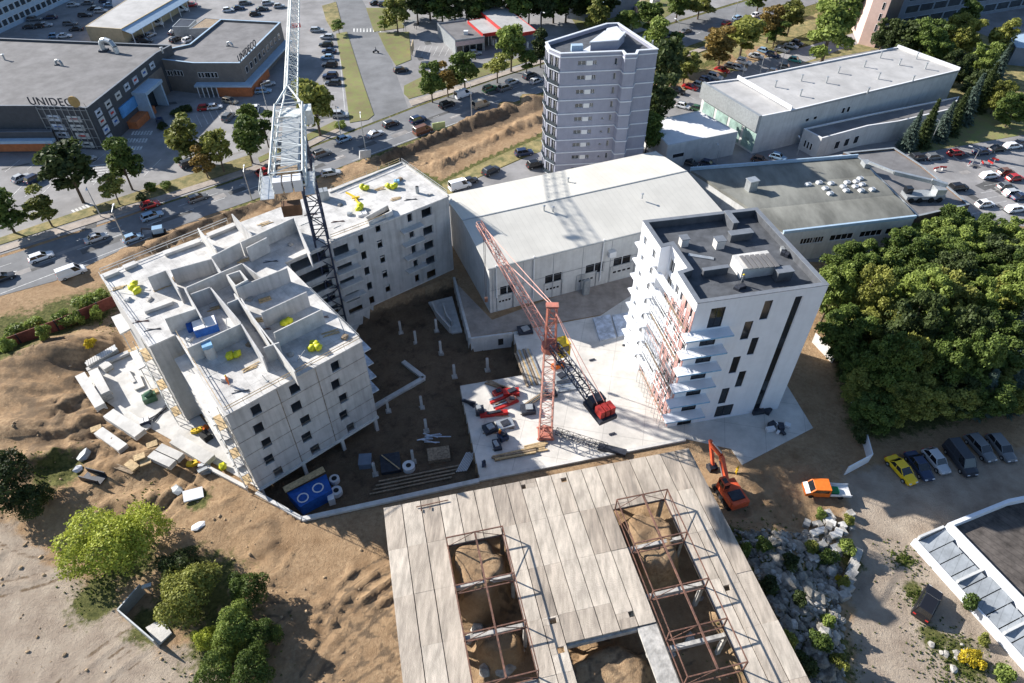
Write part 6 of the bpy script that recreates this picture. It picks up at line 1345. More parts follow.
# right of the tower: long row under the trees
row=[(677,91,'black'),(690,87,'red'),(699,85,'silver'),(707,80,'navy'),(715,77,'silver'),(722,70,'red'),(731,66,'grey'),(739,68,'silver'),(744,62,'white'),(756,56,'silver'),(764,51,'paleblue'),(773,55,'navy'),(782,50,'grey'),(791,46,'silver'),(797,43,'dark'),(668,93,'dark'),(662,97,'grey')]
ra=azp((672,88),(700,96))
row.sort()
for k,(x,y,c) in enumerate(row): car(x,y,ra,['hatch','wagon','suv','sedan'][k%4],c,c.replace('paleblue','pale blue')+' car parked under the verge trees, '+ordn(k,99)+' from the left of the row','cars parked under the verge trees')
for x,y,c,l in [(683,106,'white','white car with red rear beside the flat white roof'),(698,109,'green','pale green car right behind the flat white roof'),(795,60,'teal','teal car alone behind the long hall roof'),(786,67,'grey','grey car beside the teal one behind the long hall'),(774,72,'silver','silver car close to the back edge of the long hall'),(708,164,'navy','blue car in the shade between the flat hall and the felt roof'),(778,157,'paleblue','pale blue car in the shade by the long hall annex'),(690,163,'dark','dark car in the narrow shaded yard, left of the blue one'),(760,160,'brown','brown car in the narrow shaded yard below the long hall')]: car(x,y,ra+5,'hatch',c,l)
# right-hand car park
for k,(x,y,c,kd,l) in enumerate([(958,188,'black','suv','black suv standing alone near the brown annex corner'),(990,175.5,'white','wagon','white estate car, left end of the upper sunlit row'),(1006,172,'brown','hatch','dark red hatchback between the white estate and the bright red car'),(1015,178,'red','hatch','bright red car in the sunlit right car park'),(1006,186.5,'grey','hatch','grey hatchback below the bright red car'),(1013,193,'silver','wagon','silver estate car, second below the bright red car'),(1021,197,'navy','sedan','dark blue car at the right picture edge in the sunlit row'),(985,204,'white','hatch','white hatchback just beyond the big wood'),(1016,209,'white','wagon','white estate car nearest the big wood at the right edge'),(918,158,'dark','suv','dark suv in the tree shade right of the felt roof hall'),(934,157,'grey','wagon','grey estate car in the tree shade right of the dark suv'),(956,153,'red','hatch','red car in the tree shade behind the barriers'),(982,152,'navy','sedan','dark blue car in the shaded row, right of the red one'),(997,149,'black','sedan','black car in the shaded row before the white one'),(1013,146,'white','wagon','white car at the right end of the shaded row'),(1022,143,'grey','hatch','grey car cut by the right edge in the shaded row')]):
    car(x,y,azp((985,175),(1010,172)) if k<9 else azp((950,155),(985,151)),kd,c,l)
for k,(x,y) in enumerate([(935,171),(968,166),(981,165),(989,165),(994,162),(942,170)]):
    p=at(x,y); o=empty('barrier',p,['leftmost','second','third','fourth','last','paired second'][k]+' red and white road barrier on the right car park','barrier','barriers on the right car park'); MB().box((p[0],p[1],.8),(1.5,.12,.4),20+30*k).build('board',M['red'],o); MB().box((p[0],p[1],.3),(.1,.5,.6),20+30*k).build('stand',M['frame'],o)
# lower right: row in the shade of the wood
for x,y,a0,a1,kd,c,l in [(901,470,(890,456),(914,483),'sedan','yellow','bright yellow sports car at the left end of the row by the wood'),(919,466,(908,452),(929,480),'sedan','navy','very dark blue car between the yellow and the silver car'),(936,461,(925,448),(946,473),'hatch','silver','silver pale blue hatchback in the row by the wood'),(960,460,(949,444),(972,475),'van','dark','dark green delivery van in the row by the wood'),(980,448,(968,434),(993,461),'wagon','grey','dark grey estate car right of the dark van by the wood'),(1001,448,(990,434),(1013,462),'wagon','grey','grey estate car at the right end of the row by the wood')]:
    car(x,y,azp(a0,a1),kd,c,l,'vehicles in a row by the wood',z=hz(*at(x,y)[:2])+.02).scale=(1.12,)*3
x,y=927,604; car(x,y,azp((919,617),(934,589)),'suv','black','black suv parked on the sandy track beside the white ruined building',z=hz(*at(x,y)[:2])+.02).scale=(1.12,)*3
# orange crew truck
p=gz(822,493); e=empty('crew_truck',p,'orange and white crew cab truck with an open white bed and green load','truck'); a=azp((805,492),(845,494)); a=a+180; f=Vector((math.cos(R(a)),math.sin(R(a)),0)); s=Vector((-f.y,f.x,0)); P=lambda x,y,z_:(p[0]+f.x*x+s.x*y,p[1]+f.y*x+s.y*y,p[2]+z_)
t=MB()
prof=[(2.75,.45),(2.8,.95),(2.2,1.25),(1.6,2.05),(-.5,2.1),(-.6,.45)]; vs=[P(x,-.98,z) for x,z in prof]+[P(x,.98,z) for x,z in prof]; t.add(vs,[tuple(range(6)),tuple(range(11,5,-1))]+[(i,(i+1)%6,6+(i+1)%6,6+i) for i in range(6)]); cb=t.build('cab',M['orange'],e)
t=MB(); t.add([P(2.18,-.85,1.3),P(2.18,.85,1.3),P(1.66,.8,2.0),P(1.66,-.8,2.0)],[(0,1,2,3)]); t.build('windscreen',M['dkglass'],cb)
for sg in (-1,1): t=MB(); t.add([P(1.9,sg*.99,1.3),P(-.3,sg*.99,1.3),P(-.3,sg*.99,1.9),P(1.5,sg*.99,1.9)],[(0,1,2,3)]); t.build('side_window',M['dkglass'],cb)
MB().box(P(2.45,0,1.12),(.62,1.9,.1),a,tilt=24).build('bonnet',M['p_white'],cb)
MB().box(P(-2.1,0,.75),(2.9,2.0,.12),a).build('bed',M['frame'],e)
for sg in (-1,1): MB().box(P(-2.1,sg*.98,.98),(2.9,.06,.35),a).build('side_board',M['frame'],e)
MB().box(P(-1.3,.25,1.15),(1.0,1.0,.5),a).build('green_load',mat('green_load',(.02,.20,.07),.5,.1),e)
for x in (1.9,-2.2):
    for sg in (-1,1): t=MB(); t.tube(P(x,sg*.75,.4),P(x,sg*1.0,.4),.38,10); t.build('wheel',M['tyre'],e)
# minibus and small digger on the sand by the road
p=gz(72,273); car(72,273,RAZ0,'van','white','white and grey van parked on the sand at the near road edge',z=p[2]+.02)
p=gz(160,235); e=empty('mini_digger',p,'small dark digger half hidden in the spoil heap by the road','digger'); MB().box((p[0],p[1],p[2]+.5),(2.6,1.6,.7),20).build('tracks',M['tyre'],e); MB().box((p[0],p[1],p[2]+1.4),(2.0,1.5,1.1),20).build('body',M['p_paleblue'],e); t=MB(); t.bar((p[0]-1,p[1],p[2]+1.5),(p[0]-2.8,p[1]-.8,p[2]+2.2),.25,.3); t.bar((p[0]-2.8,p[1]-.8,p[2]+2.2),(p[0]-3.2,p[1]-1,p[2]+.5),.2,.25); t.build('arm',M['dkmet'],e)
# motorcycle on the side street
p=at(376,53); e=empty('motorcycle',p,'small dark motorcycle crossing the side street','motorcycle')
for s_ in (-.7,.7): t=MB(); t.tube((p[0]+s_-.0,p[1]-.06,.33),(p[0]+s_,p[1]+.06,.33),.33,12); t.build('wheel',M['tyre'],e)
RID=(p[0],p[1]); t=MB(); t.bar((p[0]-.6,p[1],.6),(p[0]+.5,p[1],.8),.25,.35); t.tube((p[0]+.7,p[1],.35),(p[0]+.4,p[1],1.0),.05,5); t.build('frame',M['dkmet'],e)
def skinned(name,verts,edges,radii,m,par=None):
    me=bpy.data.meshes.new(name); me.from_pydata(verts,edges,[]); o=bpy.data.objects.new('tmp',me); COL.objects.link(o)
    o.modifiers.new('s','SKIN'); 
    for i,r in enumerate(radii): me.skin_vertices[0].data[i].radius=(r,r)
    me.skin_vertices[0].data[0].use_root=True; sb=o.modifiers.new('u','SUBSURF'); sb.levels=sb.render_levels=1
    dg=bpy.context.evaluated_depsgraph_get(); m2=bpy.data.meshes.new_from_object(o.evaluated_get(dg)); bpy.data.objects.remove(o); m2.materials.clear(); m2.materials.append(m)
    for p_ in m2.polygons: p_.use_smooth=True
    r=bpy.data.objects.new(name,m2); COL.objects.link(r); return r
def person(x,y,z,az,top,label,seated=False):
    if seated: V=[(0,0,.85),(0,0,1.1),(.12,0,1.35),(.15,0,1.48),(.18,0,1.62),(.2,0,1.74),(.3,.14,.85),(.15,.18,.4),(.3,-.14,.85),(.15,-.18,.4),(.12,.2,1.36),(.35,.28,1.15),(.62,.25,1.08),(.12,-.2,1.36),(.35,-.28,1.15),(.62,-.25,1.08)]
    else: V=[(0,0,.95),(0,0,1.18),(0,0,1.42),(0,0,1.52),(.02,0,1.64),(.02,0,1.76),(.03,.11,.52),(-.03,.12,.08),(.1,-.11,.52),(.05,-.12,.08),(0,.2,1.42),(.03,.27,1.14),(.12,.27,.9),(0,-.2,1.42),(.05,-.27,1.14),(.16,-.25,.92)]
    E=[(0,1),(1,2),(2,3),(3,4),(4,5),(0,6),(6,7),(0,8),(8,9),(2,10),(10,11),(11,12),(2,13),(13,14),(14,15)]
    Rr=[.15,.14,.15,.06,.10,.085,.085,.055,.085,.055,.07,.05,.035,.07,.05,.035]
    o=skinned('person',V,E,Rr,top); o.location=(x,y,z); o.rotation_euler=(0,0,R(az)); LOC[o.name]=(0,0,0)
    h=MB(); h.blob(V[5],(.17,.16,.14),seed=2); h.build('helmet',M['yellow'] if not seated else M['dkmet'],o,smooth=True); return tag(o,label,'person')
person(RID[0]-.2,RID[1],.0,0,M['p_navy'],'person in dark clothes leaning forward on the motorcycle in the side street',True)
for k,(x,y,z,c,l) in enumerate([(229,385,16.6,'orange','person in orange work clothes standing on the open slab of the grey building'),(741,285,24.1,'p_grey','person in grey clothes beside the stair bulkhead on the dark roof'),(500,437,.06,'orange','person in an orange vest standing among the machines on the podium'),(735,476,0,'yellow','person in a yellow vest standing behind the excavator arm')]):
    p=at(x,y,z); person(p[0],p[1],z if z or k<3 else hz(p[0],p[1]),60*k,M[c],l)
# ================================================================== STREET LAMPS
def lamp(px,py,ty,a,label,arm=2.0):
    p=at(px,py); h=vheight((px,py),ty); e=empty('street_lamp',p,label,'street lamp','street lamps'); t=MB(); t.tube(p,(p[0],p[1],h),.13,6,r2=.07); t.build('pole',M['galv'],e)
    q_=(p[0]+arm*math.cos(R(a)),p[1]+arm*math.sin(R(a)),h+.4); t=MB(); t.tube((p[0],p[1],h),q_,.06,5); t.build('arm',M['galv'],e); MB().box((q_[0],q_[1],q_[2]),(.8,.3,.15),a).build('lamp_head',M['frame'],e)
for a in [(127,244,212,100,'street lamp at the road edge beyond the spoil heap, tallest at the left'),(101,217,187,-60,'street lamp on the pavement among the left hand trees'),(252,200,172,100,'street lamp between the road and the grey building'),(341,136,106,-60,'street lamp at the tip of the green strip'),(366,152,118,100,'street lamp at the road edge below the junction'),(472,121,84,130,'street lamp at the road edge beside the box van'),(540,35,12,-60,'slim lamp behind the tower, left of the drums'),(675,50,22,120,'street lamp right of the violet tower by the road'),(731,34,2,120,'street lamp beside the red car on the upper right road'),(742,77,61,150,'lamp in the car row behind the long hall, nearer the tower'),(759,77,56,150,'lamp in the car row behind the long hall, second from the tower'),(780,70,50,150,'lamp in the car row behind the long hall, near the teal car'),(692,166,152,90,'thin lamp in the shaded yard by the flat hall'),(716,164,150,90,'thin lamp in the shaded yard behind the cream hall roof'),(797,155,142,90,'thin lamp in front of the long hall annex'),(930,143,121,120,'lamp at the conifers beside the right car park'),(972,164,150,150,'lamp behind the barriers on the right car park'),(1010,118,108,180,'lamp near the right edge above the shaded car row'),(268,112,84,30,'thin lamp on the shop forecourt left of the crane boom')]: lamp(*a)
p=at(304,128); e=empty('billboard',p,'pale grey billboard with a green patch under the roadside tree','billboard'); h=vheight((304,137),117); MB().box((p[0],p[1],h*.55),(3.4,.3,h*.8),5).build('panel',M['offwhite'],e); MB().box((p[0]+.2,p[1]-.18,h*.7),(1.5,.05,h*.3),5).build('print',mat('green_print',(.08,.38,.14),.5,.1),e)
for k in (-1,1): t=MB(); t.tube((p[0]+1.2*k,p[1]+.3,0),(p[0]+1.2*k,p[1]+.3,h*.5),.08,5); t.build('post',M['greymet'],e)
p=gz(366,160); tag(MB().box((p[0],p[1],1.6),(3.0,.4,1.9),40,tilt=12).box((p[0],p[1],.4),(.3,.3,.9)).build('sign_board',M['offwhite']),'tilted pale board on the sand just left of the trench','board')
p=at(439,129); tag(MB().box((p[0],p[1],.9),(3.4,.3,1.8),20).box((p[0],p[1],.15),(3.2,1.2,.25),20).build('lime_hoarding',mat('lime_board',(.42,.48,.22),.6,.1)),'pale lime hoarding board at the trench beside the brown van','hoarding')
# ================================================================== PODIUM CLUTTER
def pile(px,py,z,n,L_,w,h,a,m,name,label,cat,spread=.1,layers=2,seed=0):
    p=at(px,py,z); e=empty(name,(p[0],p[1],z),label,cat); q=random.Random(seed+int(px))
    per=max(1,n//layers)
    pn={'wood':'plank','planks':'plank'}.get(name,'piece')
    for k in range(n):
        i,l=k%per,k//per; off=(i-(per-1)/2)*(w*1.25); aa=a+q.uniform(-1,1)*spread*30; d=Vector((math.cos(R(a)),math.sin(R(a)))); s=Vector((-d.y,d.x))
        c=(p[0]+s.x*off+d.x*q.uniform(-.3,.3),p[1]+s.y*off+d.y*q.uniform(-.3,.3),z+.02+h/2+l*(h+.02))
        MB().box(c,(L_*q.uniform(.9,1.05),w,h),aa).build('piece',m if not isinstance(m,list) else m[k%len(m)],e)
    return e
ZD=.07
pile(529,368,ZD,8,8.5,.3,.25,azp((519,340),(541,398)),[M['wood2'],M['oldconcD'],M['wood'],M['greymet']],'beam_stack','long stack of timber and steel beams at the notch corner of the podium','beams',.03,1)
pile(502,388,ZD,6,5.5,.2,.16,azp((482,380),(525,395)),M['wood2'],'plank_pile','loose weathered planks at the far left of the podium','planks',.25,2)
pile(504,402,ZD,5,4.0,.4,.35,azp((490,410),(520,398)),[M['red'],M['galv'],M['wood2']],'steel_part_pile','red and grey steel parts laid across the podium','steel parts',.15,1)
pile(535,400,ZD,6,4.2,.25,.2,azp((515,412),(545,392)),[M['greymet'],M['wood2']],'beam_stack','stack of grey beams left of the red crane base','beams',.05,2)
pile(514,455,ZD,6,6.5,.28,.2,azp((496,462),(545,452)),[M['wood2'],M['wood']],'plank_pile','brown timber stack at the near left of the podium','planks',.06,2)
pile(535,448,ZD,5,3.6,.3,.16,azp((520,452),(550,446)),[M['wood']],'plank_pile','bright new planks beside the brown timber stack','planks',.12,1)
pile(566,387,ZD,5,3.4,.35,.25,azp((555,390),(580,386)),[M['greymet'],M['galv']],'beam_stack','short grey beams right of the red crane mast','beams',.05,1)
pile(470,404,ZD,5,2.2,.25,.3,azp((460,400),(480,408)),[M['dkmet'],M['greymet']],'pipe_heap','small dark heap of fittings at the left edge of the podium','fittings',.5,2)
for k,(x,y,w,m,l) in enumerate([(498,394,(1.6,1.1,.8),'red','small red machine block, leftmost on the podium'),(511,394,(2.6,1.3,.9),'red','large red steel frame block in the upper row'),(511,401,(1.6,1.0,.7),'redsteel','lower red block in front of the large red frame'),(494,415,(4.4,.7,.7),'red','long red drum lying on the podium'),(480,413,(1.3,1.3,1.3),'dkmet','dark motor at the left end of the long red drum'),(490,430,(2.0,1.7,.8),'dkmet','dark machine below the long red drum'),(503,438,(1.3,1.4,1.0),'p_navy','navy machine with a brown top on the podium'),(497,446,(1.2,1.9,.6),'dkmet','dark open box nearest the podium left edge'),(528,411,(2.2,1.8,.9),'dkmet','dark bundle of steel beside the red crane foot'),(551,395,(1.8,1.2,.8),'dkmet','dark unit hidden behind the red crane mast'),(558,367,(2.2,.9,.9),'orange','orange red block right of the red mast'),(561,379,(2.4,1.8,.9),'greymet','grey machine with dark base below the orange block'),(505,425,(2.6,1.8,.5),'galv','pale metal rack between the red drum and the dark machine'),(525,331,(2.6,2.0,.6),'dkmet','dark tarpaulin heap at the podium far left corner'),(484,466,(.6,.5,1.1),'p_navy','small blue bin at the near left podium corner')]):
    p=at(x,y,ZD); e=empty('machine_part',(p[0],p[1],ZD),l,'machine part'); q=random.Random(k); MB().box((p[0],p[1],ZD+w[2]*.45),(w[0],w[1],w[2]*.9),q.uniform(0,40)).build('body',M[m],e)
    MB().box((p[0]+q.uniform(-.2,.2),p[1],ZD+w[2]*1.05),(w[0]*.5,w[1]*.6,w[2]*.3),q.uniform(0,40)).build('top',M['dkmet'] if m!='dkmet' else M['greymet'],e)
    t=MB(); 
    for s_ in (-1,1): t.bar((p[0]-w[0]*.55,p[1]+s_*w[1]*.4,ZD+.06),(p[0]+w[0]*.55,p[1]+s_*w[1]*.4,ZD+.06),.1,.12)
    t.build('skids',M['wood2'],e)
# concrete pads and opening on the podium
tag(MB().prism(pp([(593,318),(610,314),(616,337),(600,340)],.3),.06,.3).build('slab_panel',M['poster']),'large pale blue slab panel lying in shade by the hall, left one','slab'); tag(MB().prism(pp([(612,315),(630,312),(641,332),(618,336)],.3),.06,.3).build('slab_panel',M['poster']),'large pale blue slab panel lying in shade by the hall, right one','slab')
for k,(x,y) in enumerate([(612,459-20),(625,350),(592,365)]):
    p=at(x,y-5,ZD); tag(MB().box((p[0],p[1],ZD+.08),(1.0,.3,.15),20).build('steel_offcut',M['dkmet']),['dark offcut near the podium front edge','dark offcut close to the white block scaffold','dark offcut alone in the middle of the podium'][k],'offcut')
# dark lattice and block modelled in place of the red mast's cast shadow
p=at(612,451,ZD); e=empty('mast_shadow_lattice',(p[0],p[1],ZD),'dark slim lattice standing in for the mast shadow right of the crane foot','lattice section'); t=MB(); lattice(t,(at(556,431,.6)),(at(607,447,.6)),.9,.7,9,.05,.03); t.build('section',M['dkmet'],e); MB().box((p[0],p[1],ZD+.3),(4.2,1.1,.5),-18).build('head',M['dkmet'],e)
p=at(624,260,.1)
# right slab clutter
p=at(779,430,ZD); e=empty('waste_pile',(p[0],p[1],ZD),'pile of white and dark waste on the paved slab right of the white block','waste'); q=random.Random(5)
for k in range(9): MB().box((p[0]+q.uniform(-1.5,1.5),p[1]+q.uniform(-1,1),ZD+.3),(q.uniform(.5,1.4),q.uniform(.4,.9),q.uniform(.2,.6)),q.uniform(0,90)).build('piece',M['whiteroof'] if k%2 else M['dkmet'],e)
p=at(757,412,ZD); tag(MB().box((p[0],p[1],ZD+.4),(1.8,1.2,.8),10).box((p[0]+1.6,p[1],ZD+.3),(1.2,1.0,.6),50).build('tarp_heap',M['dkmet']),'dark heap at the foot of the long slanting window strip','heap')
p=at(710,452,-.2); tag(MB().prism(pp([(716,443),(731,449),(736,463),(722,461)],-.4),-1.6,-.4).build('foundation_pit_slab',M['oldconcD']),'small sunken foundation block behind the excavator bucket','foundation')
# ================================================================== LEFT YARD
yz=0.12
mb=MB(); mb.prism(pp([(82,385),(102,364),(150,347),(203,420),(262,490),(240,478),(180,445),(118,410)]),-.6,yz); struct('yard_slab',mb,M['concslab'])
def elem(p,q_,w,h,label,z0=None,m='concslab',name='slab_stack',n=1,cat='panel',grp='precast panels in the left yard'):
    a=gz(*p); b=gz(*q_); zb=(a[2]+b[2])/2 if z0 is None else z0; e=empty(name,((a[0]+b[0])/2,(a[1]+b[1])/2,zb),label,cat,grp)
    for k in range(n): t=MB(); t.bar((a[0],a[1],zb+.25+h*(k+.5)+.06*k),(b[0],b[1],zb+.25+h*(k+.5)+.06*k),w,h); t.build('panel',M[m],e)
    d=Vector((b[0]-a[0],b[1]-a[1])).normalized(); s=Vector((-d.y,d.x))
    for t_ in (.2,.8):
        c=(a[0]+(b[0]-a[0])*t_,a[1]+(b[1]-a[1])*t_); t=MB(); t.bar((c[0]-s.x*w*.55,c[1]-s.y*w*.55,zb+.12),(c[0]+s.x*w*.55,c[1]+s.y*w*.55,zb+.12),.2,.25); t.build('bearer',M['wood'],e)
for a in [((86,384),(102,409),1.5,.4,'leftmost pale panel stack at the yard corner',None,'concslab','slab_stack',3),((98,378),(110,401),1.5,.4,'second pale panel stack beside the leftmost one',None,'concslab','slab_stack',4),((111,417),(142,437),1.8,.45,'long panel stack on the sand below the yard slab',None,'concslab','slab_stack',2),((102,436),(125,451),1.5,.4,'low panel stack furthest out on the sand',None,'concslab','slab_stack',2),((152,456),(176,470),1.3,.4,'front one of the two parallel panels by the cement bags',None,'concslab','slab_stack',2),((160,449),(184,463),1.3,.4,'rear one of the two parallel panels by the cement bags',None,'concslab','slab_stack',2),((177,443),(212,464),1.9,.45,'long panel stack touching the scaffold foot',None,'concslab','slab_stack',2),((118,409),(150,430),1.0,.3,'thin panel lying along the yard edge',None,'conc','slab_stack',1),((88,372),(130,355),.8,.5,'narrow kerb beam along the back of the yard',None,'concslab','kerb_beam',1),((104,372),(112,367),1.6,.4,'short pale block on the yard behind the second stack',None,'concslab','slab_block',2),((206,468),(248,490),.5,.5,'kerb beam running to the corner of the grey building',None,'concslab','kerb_beam',1),((128,372),(136,385),.5,.5,'slim beam standing beside the yard middle',None,'conc','kerb_beam',1),((136,378),(141,390),1.5,.3,'small square panel in the middle of the yard',None,'concslab','slab_stack',1),((128,463),(138,471),1.2,.3,'short timber topped panel between sand and yard',None,'wood','timber_load',1)]: elem(*a)
# ribbed roof sheet stack
a,b=gz(85,362),gz(118,351); e=empty('ribbed_stack',((a[0]+b[0])/2,(a[1]+b[1])/2,a[2]),'ribbed white stack of hollow floor blocks behind the yard','stack'); 
t=MB(); t.bar((a[0],a[1],a[2]+.7),(b[0],b[1],b[2]+.7),1.3,.9); t.build('block_row',M['greymet'],e)
for k in range(14): c=[a[i]+(b[i]-a[i])*(k+.5)/14 for i in range(3)]; t=MB(); t.box((c[0],c[1],a[2]+1.25),(.28,1.5,.2),azp((85,362),(118,351))); t.build('rib',M['concslab'],e)
elem((96,368),(142,349),.9,.35,'long yellowish timber beam behind the yard slab',None,'wood','timber_beam',1,'beam',None)
pile(160,414,yz,12,3.2,.06,.06,60,M['dkmet'],'rebar_stack','dark rebar grid stack on the yard beside the scaffold','rebar',.6,3)
p=at(151,400,yz); e=empty('green_mixer',(p[0],p[1],yz),'dark green machine on the yard between the panels and the scaffold','mixer'); MB().box((p[0],p[1],yz+.6),(2.0,1.5,1.0),30).build('body',M['p_green'],e); t=MB(); t.tube((p[0]-.3,p[1],yz+1.1),(p[0]+.6,p[1]+.3,yz+1.8),.6,10,r2=.35); t.build('drum',M['p_green'],e); MB().box((p[0]+.2,p[1]+1.5,yz+.3),(1.8,1.0,.5),30).build('pallet',M['wood'],e)
crate(146,424,yz,(1.4,1.0,.9),30,M['p_navy'],'yard_box','navy box with a white lid between two panel stacks','box',M['whiteroof'])
crate(207,438,yz,(1.3,1.6,1.0),50,M['painted_void'],'yard_bin','dark open bin at the foot of the recess','bin')
for k,(x,y,l) in enumerate([(200,433,'yellow machine pieces at the foot of the shaded recess'),(243,456+10,'x'),(196,466,'orange yellow machine at the sand edge by the long panel')]):
    if k==1: continue
    p=gz(x,y); e=empty('yellow_machine',p,l,'machine'); 
    for j in range(3): MB().box((p[0]+.7*j-.7,p[1]+.3*j,p[2]+.45),(.9,.7,.6),30*j).build('piece',M['yellow'] if j<2 else M['orange'],e)
p=gz(224,469); e=empty('lime_bag',p,'round lime bag at the foot of the corner scaffold','bags'); t=MB(); t.blob((p[0],p[1],p[2]+.6),(.8,.7,.65),seed=4); t.build('bag',M['limebag'],e)
p=gz(205,470); pile(205,470,p[2],7,1.4,.5,.3,20,[M['greymet'],M['dkmet'],M['galv']],'tool_pile','mixed grey tools beside the orange yellow machine','tools',.8,2)
for k,(x,y,d,m,l) in enumerate([(194,496,(2.6,1.9,.25),'white','tilted white board on the sand below the yard'),(199,526,(2.0,1.2,.3),'whiteroof','ragged white sheet on the sand furthest from the building'),(177,490,(2.0,1.4,.5),'greymet','grey rubble heap beside the tilted white board'),(82,453,(2.2,1.6,1.2),'greymet','grey domed tarp on the mounds'),(94,478,(3.2,1.5,1.1),'dkmet','dark open skip on the sand behind the lime bush'),(79,470,(1.3,1.0,.8),'whiteroof','white bag beside the dark skip'),(125,470,(3.2,.6,.3),'wood2','weathered log beside the small pallets')]):
    p=gz(x,y); o=MB(); a=[25,10,0,20,-15,0,-20][k]
    if k in (0,): o.box((p[0],p[1],p[2]+.35),d,a,tilt=8)
    elif k in (1,2,3,5): o.blob((p[0],p[1],p[2]+d[2]*.3),(d[0]*.6,d[1]*.6,d[2]*.6),seed=k)
    else:
        o.box((p[0],p[1],p[2]+.1),(d[0],d[1],.15),a); 
        for s_ in (-1,1): o.box((p[0]-math.sin(R(a))*s_*d[1]/2,p[1]+math.cos(R(a))*s_*d[1]/2,p[2]+d[2]/2),(d[0],.12,d[2]),a)
    tag(o.build(['board','plastic_sheet','rubble_heap','domed_tarp','open_skip','white_bag','log'][k],M[m]),l,['board','sheet','rubble','tarp','skip','bag','log'][k])
for k in range(4): x,y=[(97,430),(140,458),(146,463),(153,446)][k]; p=gz(x,y); tag(MB().box((p[0],p[1],p[2]+.3),(1.5,1.1,.12),30).box((p[0],p[1],p[2]+.14),(1.4,1.0,.12),30).build('pallet',M['wood']),['wooden pallet at the left end of the low stack','wooden pallet at the right end of the low stack','lower wooden pallet near the two parallel panels','wooden pallet loaded with rolls behind the parallel panels'][k],'pallet')
# scaffold and platforms along the far left side of the grey building
p=at(118,318,14)
for k,(x,y) in enumerate([(123,320),(134,342)]):
    pa=ccw(pp([(x-12,y-3),(x+4,y-9),(x+12,y+6),(x-3,y+14)],8)); e=empty('loading_platform',(*pa[0],0),['upper','lower'][k]+' white loading platform beside the left end of the grey building','platform'); MB().prism(pa,7.7-3*k,8-3*k).build('deck',M['concslab'],e)
    for q_ in offset(pa,.3): t=MB(); t.tube((*q_,-.5),(*q_,7.7-3*k),.07,4); t.build('leg',M['galv'],e)
# ================================================================== FENCES, RUIN, SHED
P=[at(118,305)[:2],at(60,330)[:2],at(0,352)[:2],at(-80,385)[:2]]
e=empty('board_fence',(*P[0],0),'long dark red board fence behind the sand mounds at the left','fence')
for i,(a,b) in enumerate(zip(P,P[1:])):
    t=MB(); t.wallseg(a,b,-.3,2.3,.1); t.build('fence_panel',M['brick'],e)
    L_=math.dist(a,b); 
    for k in range(int(L_/3)+1): 
        c=(a[0]+(b[0]-a[0])*k*3/L_,a[1]+(b[1]-a[1])*k*3/L_); t=MB(); t.box((c[0],c[1]-.12,1.1),(.14,.14,2.6)); t.build('post',M['dkmet'],e)
def wfence(px,h,label,m='white'):
    t=MB(); P=[gz(*q_) for q_ in px]
    for a,b in zip(P,P[1:]): t.wallseg(a[:2],b[:2],min(a[2],b[2])-.2,max(a[2],b[2])+h,.12)
    return tag(t.build('hoarding',M[m]),label,'hoarding')
wfence([(812,342),(832,363)],2.2,'tilted pale hoarding panel at the shaded edge right of the white block','concslab'); wfence([(845,392),(858,414)],2.2,'white hoarding strip leaning at the wood edge','white')
wfence([(862,440),(868,462),(844,475)],2.0,'white hoarding corner beside the sandy opening near the yellow car')
# ruined building lower right
z1=2.9
o1=[(948,524),(1002,497),(1200,470),(1200,800),(1110,720),(1024,604)]
Q=ccw(pp([(948,523),(1008,499),(1150,470),(1180,760),(1024,602)],z1))
e=empty('ruined_building',(*Q[0],0),'derelict low building with white walls and broken roof sheets, lower right corner','building')
t=MB(); ring(t,Q,.5,-.2,z1,{}); t.build('wall',M['white'],e); t=MB(); t.prism(offset(Q,.49),z1-1.3,z1-.9); t.build('roof',mat('tar_roof_old',(.11,.095,.085),.9,.3,.6,bump=.4,lines=[(-40,1.0,.08,.3)]),e)
A_,B_=at(948,523,z1)[:2],at(1024,602,z1)[:2]; LL=math.dist(A_,B_); dep=4.5
def sgn():
    c=wpt(A_,B_,LL/2,1.0); m_=at(985,590,2)[:2]; return 1 if math.dist(c,m_)<math.dist(wpt(A_,B_,LL/2,-1.0),m_) else -1
sg=sgn(); E_=LL*1.7
t=MB(); 
for k in range(11):
    u0,u1=.2+k*E_/11,.2+(k+.93)*E_/11; a,b=wpt(A_,B_,u0,sg*.1),wpt(A_,B_,u1,sg*.1); c,d=wpt(A_,B_,u1,sg*(dep-.3)),wpt(A_,B_,u0,sg*(dep-.3))
    za,zb=1.7,1.15; gap=.0 if k not in (1,2,3,6,7,8) else .13
    a=(a[0]+(d[0]-a[0])*gap,a[1]+(d[1]-a[1])*gap); b=(b[0]+(c[0]-b[0])*gap,b[1]+(c[1]-b[1])*gap)
    t=MB(); t.add([(*a,za),(*b,za),(*c,zb),(*d,zb),(*a,za+.08),(*b,za+.08),(*c,zb+.08),(*d,zb+.08)],[(3,2,1,0),(4,5,6,7),(0,1,5,4),(1,2,6,5),(2,3,7,6),(3,0,4,7)]); t.build('roof_sheet',M['skylite'],e)
t=MB(); a,b=wpt(A_,B_,-.3,sg*dep),wpt(A_,B_,E_,sg*dep); t.wallseg(a,b,-.3,1.3,.3); t.build('front_wall',M['white'],e)
for u in (-.1,LL*.55,LL*1.15): t=MB(); a,b=wpt(A_,B_,u,sg*.05),wpt(A_,B_,u,sg*(dep-.24)); t.wallseg(a,b,-.3,1.85 if u>0 else 2.0,.3); t.build('cross_wall',M['offwhite'],e)
